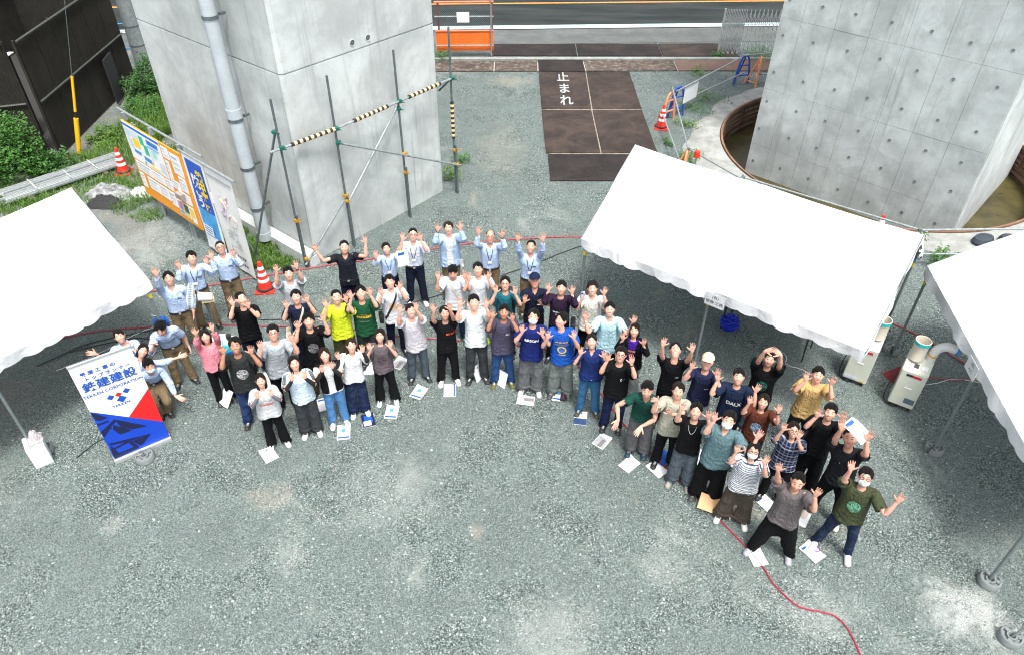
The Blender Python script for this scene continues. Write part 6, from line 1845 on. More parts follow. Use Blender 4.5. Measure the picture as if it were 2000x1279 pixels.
def make_cloth(name, pattern=None, rough=0.85):
    t = NT(name)
    r = rest_node(t); col = obj_col(t)
    x, y, z = t.xyz(r)
    n = t.noise(t.scale(r, (1.0, 1.0, 0.5)), 11.0, 3, 0.5, 1.6)
    n2 = t.noise(r, 160, 2, 0.6)
    col = t.mix(t.math('MULTIPLY', n2, 0.10), col, t.mix(0.5, col, (0.0, 0.0, 0.0)))
    frontm = t.math('LESS_THAN', y, -0.02)
    if pattern == 'stripe':
        s = t.math('SINE', t.math('MULTIPLY', z, 190.0))
        col = t.mix(t.smooth(s, 0.25, 0.65), col, (0.04, 0.06, 0.12))
    elif pattern == 'plaid':
        a = t.smooth(t.math('SINE', t.math('MULTIPLY', x, 105.0)), 0.35, 0.7); b = t.smooth(t.math('SINE', t.math('MULTIPLY', z, 105.0)), 0.35, 0.7)
        col = t.mix(t.math('MULTIPLY', t.math('ADD', a, b), 0.4), col, (0.20, 0.24, 0.33))
        c = t.smooth(t.math('SINE', t.math('MULTIPLY', t.math('ADD', z, 0.02), 52.0)), 0.9, 0.97)
        col = t.mix(t.math('MULTIPLY', c, 0.7), col, (0.5, 0.5, 0.55))
    elif pattern == 'dots':
        vd = t.node('ShaderNodeTexVoronoi', 0, Vector=t.scale(r, (1, 0.3, 1)), Scale=15.0, Randomness=0.25)
        col = t.mix(t.smooth(vd, 0.16, 0.11), col, (0.75, 0.75, 0.75))
    elif pattern and pattern.startswith('art'):
        ink_ = {'art': (0.60, 0.60, 0.60), 'art_dark': (0.04, 0.03, 0.04), 'art_green': (0.20, 0.55, 0.36), 'art_grey': (0.28, 0.28, 0.30), 'art_orange': (0.80, 0.40, 0.03), 'art_blue': (0.30, 0.50, 0.72), 'art_red': (0.62, 0.12, 0.10), 'art_teal': (0.05, 0.22, 0.18)}[pattern]
        ex_ = t.math('DIVIDE', x, 0.085); ez_ = t.math('DIVIDE', t.math('SUBTRACT', z, 1.17), 0.105)
        m_ = t.math('MULTIPLY', t.smooth(t.math('ADD', t.math('MULTIPLY', ex_, ex_), t.math('MULTIPLY', ez_, ez_)), 1.1, 0.85), frontm)
        nz = t.noise(t.scale(r, (1, 0.2, 0.7)), 15.0, 3, 0.55, 2.2)
        col = t.mix(t.math('MULTIPLY', m_, t.math('ADD', t.math('MULTIPLY', t.smooth(nz, 0.40, 0.56), 0.7), 0.15)), col, ink_)
    elif pattern == 'denim':
        nd = t.noise(r, 9, 4, 0.6)
        fade = t.smooth(nd, 0.42, 0.7)
        col = t.mix(t.math('MULTIPLY', fade, 0.25), col, t.mix(0.18, col, (0.45, 0.55, 0.65)))
    elif pattern == 'placket':
        bt = t.math('MULTIPLY', t.smooth(t.math('ABSOLUTE', x), 0.016, 0.012), frontm)
        edge = t.math('MULTIPLY', t.math('MULTIPLY', t.smooth(t.math('ABSOLUTE', x), 0.019, 0.016), t.smooth(t.math('ABSOLUTE', x), 0.011, 0.014)), frontm)
        col = t.mix(t.math('MULTIPLY', edge, 0.35), col, t.mix(0.6, col, (0.0, 0.0, 0.0)))
    h = t.math('ADD', n, t.math('MULTIPLY', n2, 0.02))
    return t.set(Base_Color=col, Roughness=rough, Specular_IOR_Level=0.12, Normal=t.bump(h, 0.85, 0.05))
CLOTH = {}
def cloth(p):
    if p not in CLOTH: CLOTH[p] = make_cloth('cloth_' + (p or 'plain'), p)
    return CLOTH[p]
def make_hair_mat():
    t = NT('hair')
    r = rest_node(t); col = obj_col(t)
    n = t.noise(t.scale(r, (1.0, 1.0, 0.25)), 120.0, 3, 0.6)
    c = t.mix(t.smooth(n, 0.35, 0.7), t.mix(0.6, col, (0, 0, 0)), col)
    return t.set(Base_Color=c, Roughness=0.5, Specular_IOR_Level=0.28, Normal=t.bump(n, 1.0, 0.04))
HAIR = make_hair_mat()
def make_shoe_mat():
    t = NT('shoe')
    r = rest_node(t); col = obj_col(t)
    x, y, z = t.xyz(r)
    sole = t.smooth(z, 0.030, 0.026)
    lace = t.math('MULTIPLY', t.math('MULTIPLY', t.smooth(t.math('SINE', t.math('MULTIPLY', y, 300.0)), 0.2, 0.5), t.math('LESS_THAN', t.math('ABSOLUTE', t.math('SUBTRACT', t.math('ABSOLUTE', x), 0.108)), 0.018)), t.math('MULTIPLY', t.math('LESS_THAN', y, -0.01), t.math('GREATER_THAN', y, -0.10)))
    c = t.mix(sole, col, (0.55, 0.55, 0.53))
    c = t.mix(t.math('MULTIPLY', lace, t.math('GREATER_THAN', z, 0.055)), c, (0.6, 0.6, 0.6))
    return t.set(Base_Color=c, Roughness=0.6)
SHOE = make_shoe_mat()
PLAIN = cloth(None)

_parts = {}
def part(key, fn, mat, kind='body'):
    """rest mesh + skinning weights, made once"""
    k = (key, mat.name if mat else '')
    if k not in _parts:
        if key not in _parts:
            V_, Fc = fn()
            _parts[key] = (V_, Fc, weights(V_, kind))
        V_, Fc, W = _parts[key]
        _parts[k] = (mesh_np('figure', V_, Fc, mat), V_, W)
    return _parts[k]

# ------------------------------------------------------------------ posing
def Rx(a): c, s = math.cos(a), math.sin(a); return np.array([[1, 0, 0], [0, c, -s], [0, s, c]])
def Ry(a): c, s = math.cos(a), math.sin(a); return np.array([[c, 0, s], [0, 1, 0], [-s, 0, c]])
def Rz(a): c, s = math.cos(a), math.sin(a); return np.array([[c, -s, 0], [s, c, 0], [0, 0, 1]])
def mat4(R_, t): M_ = np.eye(4); M_[:3, :3] = R_; M_[:3, 3] = t; return M_
def about(p, R_): p = np.array(p, float); return mat4(R_, p - R_ @ p)
def nrm(v): v = np.array(v, float); return v / max(1e-9, np.linalg.norm(v))
def arc(a, b):
    a, b = nrm(a), nrm(b)
    v = np.cross(a, b); c = a @ b
    if c < -0.9999: return Rz(math.pi)
    K = np.array([[0, -v[2], v[1]], [v[2], 0, -v[0]], [-v[1], v[0], 0]])
    return np.eye(3) + K + K @ K / (1 + c)
def basis(s, d, n):
    """maps s*x to d, -y to n as nearly as it can"""
    d = nrm(d); n = nrm(np.array(n) - d * (d @ np.array(n)))
    X_ = d * s; Y_ = -n; Z_ = np.cross(X_, Y_)
    return np.stack([X_, Y_, Z_], 1)
def pose(p):
    """bone matrices for one person; p holds joint settings in figure units"""
    B = {}
    pel = about((0, 0, 0.95), Rz(p.get('hip', 0)))
    B['pelvis'] = pel
    pit, rol, tw = p.get('bend', 0), p.get('lean', 0), p.get('twist', 0)
    Rs = Rx(pit * 0.55) @ Ry(rol * 0.55) @ Rz(tw * 0.5); Rc = Rx(pit * 0.45) @ Ry(rol * 0.45) @ Rz(tw * 0.5)
    B['spine'] = pel @ about((0, 0.01, 0.98), Rs)
    B['chest'] = B['spine'] @ about((0, 0.01, 1.17), Rc)
    hp, hy, hr = p.get('hpitch', -0.4), p.get('hyaw', 0), p.get('hroll', 0)
    B['neck'] = B['chest'] @ about((0, 0.02, 1.43), Rz(hy * 0.35) @ Rx(hp * 0.35) @ Ry(hr * 0.4))
    B['head'] = B['neck'] @ about((0, 0.018, 1.515), Rz(hy * 0.65) @ Rx(hp * 0.65) @ Ry(hr * 0.6))
    for sd, s in (('L', -1), ('R', 1)):
        tgt = np.array(p['hand' + sd], float)
        up = np.clip((tgt[2] - 1.36) / 0.45, -0.25, 1.0)
        cl = B['chest'] @ about((s * 0.03, 0.01, 1.40), Ry(-s * math.radians(24) * up) @ Rz(-s * math.radians(6) * max(0, up)))
        B['cl' + sd] = cl
        sh = (cl @ np.array([s * 0.17, 0.008, SHZ, 1]))[:3]
        a, b = 0.28, 0.255
        fd = p.get('fing' + sd)
        raised = tgt[2] > 1.15
        if fd is None: fd = (s * 0.10, -0.05, 0.97) if raised else None
        wrist = tgt - nrm(fd) * 0.07 if fd is not None else tgt
        dv = wrist - sh; L = np.linalg.norm(dv)
        if L > a + b - 0.004: dv = dv / L * (a + b - 0.004); L = a + b - 0.004
        if L < 0.09: dv = nrm(dv) * 0.09; L = 0.09
        dn = dv / L
        pole = np.array(p.get('pole' + sd, (s * 0.42, -0.60, -0.62) if raised else (s * 0.5, 0.8, -0.1)))
        pole = nrm(pole - dn * (pole @ dn))
        ca = np.clip((a * a + L * L - b * b) / (2 * a * L), -1, 1)
        el = sh + dn * a * ca + pole * a * math.sqrt(1 - ca * ca)
        wr = sh + dv
        du, df = nrm(el - sh), nrm(wr - el)
        if fd is None: fd = df + np.array([0, -0.15, -0.1])
        hn = p.get('palm' + sd, (s * -0.10, -0.80, 0.45) if raised else (-s * 0.9, -0.3, 0))
        # the wrist bends only so far
        fdn = nrm(fd)
        if fdn @ df < 0.45: fdn = nrm(fdn + df * 0.9)
        Ru = arc((s, 0, 0), du)
        B['ua' + sd] = mat4(Ru, sh - Ru @ np.array([s * 0.17, 0.008, SHZ]))
        Rf = basis(s, df, hn)
        B['fa' + sd] = mat4(Rf, el - Rf @ np.array([s * 0.45, 0.006, SHZ]))
        Rh = basis(s, fdn, hn)
        B['ha' + sd] = mat4(Rh, wr - Rh @ np.array([s * 0.705, 0.0, SHZ]))
        # legs
        th = pel @ about((s * 0.088, 0, 0.90), Rx(p.get('thigh' + sd, 0)) @ Ry(-s * p.get('spread' + sd, p.get('spread', 0.02))) @ Rz(s * 0.12))
        B['th' + sd] = th
        shn = th @ about((s * 0.098, 0.0, 0.49), Rx(p.get('knee' + sd, 0.0)))
        B['sh' + sd] = shn
        an = (shn @ np.array([s * 0.10, 0.015, 0.085, 1]))[:3]
        Rft = Rz(p.get('hip', 0) + s * p.get('splay', 0.2))
        B['ft' + sd] = mat4(Rft, an - Rft @ np.array([s * 0.10, 0.015, 0.085]))
    return np.stack([B[b] for b in BONES])
def skin_pts(V_, W, BM):
    H = np.concatenate([V_, np.ones((len(V_), 1))], 1)
    return np.einsum('nb,bij,nj->ni', W, BM[:, :3, :], H)

# ------------------------------------------------------------------ dressing and placing one person
TOPS = {
    'tee': dict(hem=0.83, sleeve=0.36, w=1.0), 'big': dict(hem=0.80, sleeve=0.395, w=1.09, sl_r=1.12), 'ftee': dict(hem=0.86, sleeve=0.35, w=1.02, fem=True), 'fbig': dict(hem=0.84, sleeve=0.39, w=1.16, fem=True, sl_r=1.12),
    'wide': dict(hem=0.84, sleeve=0.38, w=1.3, fem=True, sl_r=1.2), 'sshirt': dict(hem=0.80, sleeve=0.38, w=1.08, collar=True, sl_r=1.1, flare=0.05), 'polo': dict(hem=0.84, sleeve=0.36, w=1.0, collar=True),
    'work': dict(hem=0.96, sleeve=0.67, tuck=True, collar=True, w=1.04), 'works': dict(hem=0.96, sleeve=0.46, tuck=True, collar=True, w=1.0), 'fwork': dict(hem=0.96, sleeve=0.60, tuck=True, collar=True, fem=True, w=0.98),
    'long': dict(hem=0.84, sleeve=0.67, w=1.0), 'blouse': dict(hem=0.90, sleeve=0.64, w=1.12, fem=True, collar=True, flare=0.12), 'blouse_s': dict(hem=0.88, sleeve=0.40, w=1.12, fem=True, collar=True, flare=0.15),
    'jacket': dict(hem=0.82, sleeve=0.67, w=1.08, over=0.012), 'vest': dict(hem=0.90, sleeve=0, w=1.06, fem=True, over=0.012),
}
BOTS = {'slim': (0.098, 0.068, 0.058), 'straight': (0.100, 0.078, 0.073), 'wide': (0.104, 0.094, 0.100), 'flare': (0.096, 0.078, 0.098), 'cargo': (0.106, 0.092, 0.080)}
TONE = [(0.60, 0.355, 0.265), (0.53, 0.30, 0.215), (0.37, 0.185, 0.115)]
BLK, BRN = (0.007, 0.006, 0.006), (0.030, 0.017, 0.011)
_bvh = {}
def surface_y(key, x, z):
    """front of a rest garment at (x, z)"""
    if key not in _bvh:
        V_, Fc, _ = _parts[key]
        _bvh[key] = BVHTree.FromPolygons(V_.tolist(), Fc.tolist())
    hit = _bvh[key].ray_cast(Vector((x, -0.6, z)), Vector((0, 1, 0)))
    return hit[0].y if hit[0] is not None else -0.13
def loft_x(x0, x1, r0, r1, n=14, m=6):
    """closed-side sleeve around both rest arms' axis, one side given by the sign"""
    vs, fs = [], []
    for i in range(m + 1):
        x = x0 + (x1 - x0) * i / m; r = r0 + (r1 - r0) * i / m
        for k in range(n):
            a = 2 * math.pi * k / n
            vs.append((x, 0.004 + r * math.cos(a), SHZ + r * math.sin(a)))
    for i in range(m):
        for k in range(n):
            q = (i * n + k, i * n + (k + 1) % n, (i + 1) * n + (k + 1) % n, (i + 1) * n + k)
            fs.append(q if x1 > x0 else q[::-1])
    return np.array(vs), np.array(fs)

def person(row, sp):
    x, y, h, yaw, (lx, ly), hl, hr = row
    root = thing('person', sp['label'], 'person', (x, y, 0), rad(yaw + sp.get('yaw', 0)))
    s = h / 1.742
    fem = sp.get('fem', False)
    rr = random.Random(sp['id'])
    p = dict(bend=sp.get('bend', 0) - max(-0.3, min(0.3, ly)) / 0.75, lean=sp.get('lean', 0) + max(-0.2, min(0.2, lx)) / 0.75, hpitch=sp.get('hp', -0.44 + rr.uniform(-0.06, 0.06)), hyaw=sp.get('hy', rr.uniform(-0.08, 0.08)), hroll=sp.get('hr', rr.uniform(-0.06, 0.06)),
             hip=rr.uniform(-0.08, 0.08), spread=sp.get('spread', rr.uniform(0.0, 0.05)), splay=rr.uniform(0.1, 0.3), twist=sp.get('twist', 0.0))
    for k in ('poleL', 'poleR', 'palmL', 'palmR', 'fingL', 'fingR', 'thighL', 'thighR', 'kneeL', 'kneeR', 'spreadL', 'spreadR'):
        if k in sp: p[k] = sp[k]
    for sd, hd, sx in (('L', sp.get('hl', hl), -1), ('R', sp.get('hr2', hr), 1)):
        if hd is None: p['hand' + sd] = (sx * 0.25, -0.04, 0.86)
        else:
            hd = tuple(hd)
            if 1.40 * s < hd[2] < 1.86 * s and abs(hd[0]) < 0.165 and 'tight' not in sp:      # hands stay beside the face
                hd = (sx * 0.165, hd[1], hd[2])
            p['hand' + sd] = tuple(v / s for v in hd)
            if 'fing' + sd not in p and hd[2] > 1.15:
                p['fing' + sd] = (sx * rr.uniform(-0.08, 0.22), rr.uniform(-0.12, 0.08), 0.97)
    BM = pose(p)
    top, tcol, tpat = sp['top']
    bot, bcol, bpat = sp['bot']
    ta = dict(TOPS[top]); ta['seed'] = sp['id'] % 3
    tkey = ('top', top, ta['seed'])
    wz = 0.985 if ta.get('tuck') else 0.93
    bkey = ('bot', bot, sp['id'] % 2, wz)
    todo = []
    todo.append(('body', part(('body', fem), lambda: make_body(fem), SKIN[sp.get('m', 'smile')]), TONE[sp.get('s', 0)]))
    if top not in ('jacket',): todo.append(('shirt', part(tkey, lambda: shirt(**ta), cloth(tpat)), tcol))
    todo.append(('trousers', part(bkey, lambda: trousers(*BOTS[bot], seed=sp['id'] % 2, waist=wz), cloth(bpat)), bcol))
    for sx in (-1, 1): todo.append(('shoe', part(('shoe', sx), lambda: shoe(sx), SHOE), sp.get('sh', (0.02, 0.02, 0.022))))
    if sp.get('hs'):
        todo.append(('hair', part(('hair', sp['hs'], sp['id'] % 4), lambda: hair(sp['hs'], sp['id'] % 4), HAIR, 'head'), sp.get('hc', BLK)))
    for e in sp.get('ex', ()):
        if e[0] == 'cap': todo.append(('cap', part('cap', cap_hat, PLAIN, 'head'), e[1]))
        elif e[0] == 'mask': todo.append(('face_mask', part('mask', face_mask, PLAIN, 'head'), (0.80, 0.83, 0.84)))
        elif e[0] == 'layer':
            la = dict(TOPS[e[1]]); la['seed'] = 1
            lk = ('top', e[1], 'layer')
            def mk():
                V_, Fc = shirt(**la)
                c = V_[Fc].mean(1)
                keep = ~((np.abs(c[:, 0]) < 0.058 + 0.02 * ss(1.2, 1.4, c[:, 2])) & (c[:, 1] < -0.02))
                return V_, Fc[keep]
            todo.append((e[3], part(lk, mk, PLAIN), e[2]))
    zmin = min(skin_pts(pt[1], pt[2], BM)[:, 2].min() for n_, pt, c_ in todo if n_ == 'shoe')
    off_ = np.array([0, 0, -zmin])
    def place(V_, W): return (skin_pts(V_, W, BM) + off_) * s
    made = {}
    for nm, (me0, V_, W), c in todo:
        me = me0.copy()
        me.vertices.foreach_set('co', place(V_, W).astype(np.float32).ravel())
        me.update()
        o = link(nm, me, root)
        o.color = (*c, 1)
        made[nm] = o
    def extra(nm, V_, Fc, mat, par=None, kind='body', col=None, at=None):
        V_ = np.array(V_, float)
        P_ = place(V_, weights(V_, kind))
        m = MB(); m.add(P_.tolist(), [tuple(q) for q in Fc])
        o = m.build(nm, mat, par or root, smooth=True)
        if col: o.color = (*col, 1)
        return o
    def strip_on(path, r, mat, nm, key=tkey, par=None, lift=0.006):
        q = [(a, surface_y(key, a, c) - lift, c) for a, c in path]
        m = MB().tube(q, r, 6)
        return extra(nm, m.v, m.f, mat, par)
    for ti, tx in enumerate(sp.get('txt', ())):
        st_, size, cx, cz, col = tx[:5]
        vs, fs = text_data(st_, size, bold=tx[5] if len(tx) > 5 else 0.0)
        q = []
        for v in vs:
            X_, Z_ = cx + v[0], cz + v[1]
            q.append((X_, surface_y(tkey, X_, Z_) - 0.0065 - 0.0012 * ti, Z_))
        extra('print', q, fs, paint(col, 0.6, var=0.03, name='print_ink'), made['shirt'])
    for e in sp.get('ex', ()):
        if e[0] == 'glasses':
            m = MB()
            for sx in (-1, 1):
                m.tube([(sx * 0.034 + 0.023 * math.cos(a), -0.1, 1.614 + 0.018 * math.sin(a)) for a in [k * math.pi / 8 for k in range(17)]], 0.0032, 5, cap=False)
                m.tube([(sx * 0.057, -0.098, 1.618), (sx * 0.082, -0.05, 1.62), (sx * 0.084, 0.01, 1.615)], 0.003, 5)
            m.tube([(-0.012, -0.104, 1.617), (0.012, -0.104, 1.617)], 0.003, 5)
            extra('glasses', m.v, m.f, M['black'], None, 'head')
        elif e[0] == 'lanyard':
            zb = 1.14
            for sx in (-1, 1):
                strip_on([(sx * 0.062, 1.425), (sx * 0.055, 1.38), (sx * 0.035, 1.28), (sx * 0.008, zb + 0.04)], 0.0065, paint(e[1], 0.5, name='lanyard'), 'lanyard')
            yb = surface_y(tkey, 0, zb) - 0.012
            m = MB().box((0, yb, zb), (0.075, 0.004, 0.055))
            extra('name_badge', m.v, m.f, M['white'])
        elif e[0] == 'pen':
            strip_on([(0.055, 1.295), (0.075, 1.285), (0.115, 1.265)], 0.008, M['ink_black'], 'pocket_trim', par=made['shirt'])
        elif e[0] == 'belt':
            m = MB().lathe([(1.0, -0.018), (1.03, -0.018), (1.03, 0.018), (1.0, 0.018)], n=32, closed=True)
            V_ = [(a * 0.182, b * 0.134 + 0.004, 0.972 + c) for a, b, c in m.v]
            extra('belt', V_, m.f, M['black'])
            m = MB().box((0, -0.141, 0.972), (0.04, 0.008, 0.034)); extra('buckle', m.v, m.f, M['alu'])
        elif e[0] == 'arm_cover':
            for sx in (-1, 1):
                V_, Fc = loft_x(sx * 0.40, sx * 0.712, 0.043, 0.029)
                extra('arm_cover', V_, Fc, paint(e[1], 0.8, name='arm_cover'))
        elif e[0] == 'watch':
            sx = e[1]
            V_, Fc = loft_x(sx * 0.672, sx * 0.694, 0.031, 0.0295, m=2)
            extra('wrist_band', V_, Fc, M['black'])
        elif e[0] == 'stripes':
            for sx in (-1, 1):
                for dz in (-0.02, 0.0, 0.02):
                    m = MB().tube([(sx * xx, 0.004 + dz, SHZ - 0.006 + (0.078 if xx < 0.2 else 0.072)) for xx in (0.14, 0.2, 0.28, 0.36)], 0.007, 5)
                    extra('sleeve_stripe', m.v, m.f, M['ink_black'], made['shirt'])
        elif e[0] == 'necklace':
            for sx in (-1, 1):
                strip_on([(sx * 0.06, 1.42), (sx * 0.045, 1.36), (sx * 0.02, 1.31), (0.0, 1.295)], 0.004, M['alu'], 'necklace')
        elif e[0] == 'towel':
            m = MB(); nx = 6
            vs = [(0.15 + 0.10 * i / nx + 0.05 * j / 8, -0.10 + 0.02 * math.sin(i * 2 + j), 0.97 - 0.36 * j / 8 * (0.7 + 0.3 * math.sin(i))) for j in range(9) for i in range(nx + 1)]
            fs = [(j * (nx + 1) + i, j * (nx + 1) + i + 1, (j + 1) * (nx + 1) + i + 1, (j + 1) * (nx + 1) + i) for j in range(8) for i in range(nx)]
            m.add(vs, fs); m.add([(a, b + 0.006, c) for a, b, c in vs], [f[::-1] for f in fs])
            extra('towel', m.v, m.f, M['paper'])
        elif e[0] == 'bag':
            # a worn bag is a thing of its own
            _, sd, c, lab, kind = e
            bt = thing('shoulder_bag' if kind != 'backpack' else 'backpack', lab, 'bag', (x, y, 0), rad(yaw + sp.get('yaw', 0)))
            bm_ = paint(c, 0.7, var=0.15, scale=12, name='bag_cloth')
            if kind == 'backpack':
                path = [(sd * 0.10, 1.435), (sd * 0.115, 1.36), (sd * 0.13, 1.25), (sd * 0.15, 1.12)]
            else:
                path = [(-sd * 0.085, 1.44), (-sd * 0.05, 1.36), (-sd * 0.0, 1.25), (sd * 0.06, 1.12), (sd * 0.12, 1.0), (sd * 0.165, 0.93)]
            fine = []
            for (a0, c0_), (a1, c1_) in zip(path, path[1:]):
                for q in range(4): fine.append((a0 + (a1 - a0) * q / 4, c0_ + (c1_ - c0_) * q / 4))
            fine.append(path[-1])
            vs, fs = [], []
            for i, (a, c_) in enumerate(fine):
                dx = 0.014
                for q in (-1, 1):
                    vs.append((a + q * dx, surface_y(tkey, a + q * dx, c_) - 0.010, c_ + q * sd * 0.012))
            n_ = len(fine)
            vs2 = vs + [(a, b + 0.006, c_) for a, b, c_ in vs]
            for i in range(n_ - 1):
                k = 2 * i
                fs.append((k, k + 1, k + 3, k + 2)); fs.append((2 * n_ + k + 2, 2 * n_ + k + 3, 2 * n_ + k + 1, 2 * n_ + k))
            extra('strap', vs2, fs, bm_, bt)
            if kind == 'backpack': m = MB().box((sd * 0.02, 0.20, 1.2), (0.30, 0.14, 0.44)); nmb = 'pouch'
            elif kind == 'tote': m = MB().box((sd * 0.25, -0.02, 0.80), (0.09, 0.30, 0.34)); nmb = 'pouch'
            else: m = MB().box((sd * 0.235, -0.03, 0.92), (0.08, 0.20, 0.17)); nmb = 'pouch'
            me_ = m.mesh('pouch', bm_)
            bmx = bmesh.new(); bmx.from_mesh(me_); bmesh.ops.subdivide_edges(bmx, edges=bmx.edges, cuts=3, use_grid_fill=True)
            bmesh.ops.smooth_vert(bmx, verts=bmx.verts, factor=0.5, use_axis_x=True, use_axis_y=True, use_axis_z=True)
            bmesh.ops.smooth_vert(bmx, verts=bmx.verts, factor=0.5, use_axis_x=True, use_axis_y=True, use_axis_z=True)
            V_ = np.array([tuple(v.co) for v in bmx.verts]); Fc = [tuple(v.index for v in f.verts) for f in bmx.faces]
            bmx.free()
            W = np.zeros((len(V_), len(BONES))); W[:, BI['chest' if kind == 'backpack' else 'pelvis']] = 1
            P_ = place(V_, W)
            m = MB(); m.add(P_.tolist(), Fc); m.build(nmb, bm_, bt, smooth=True)
    return root

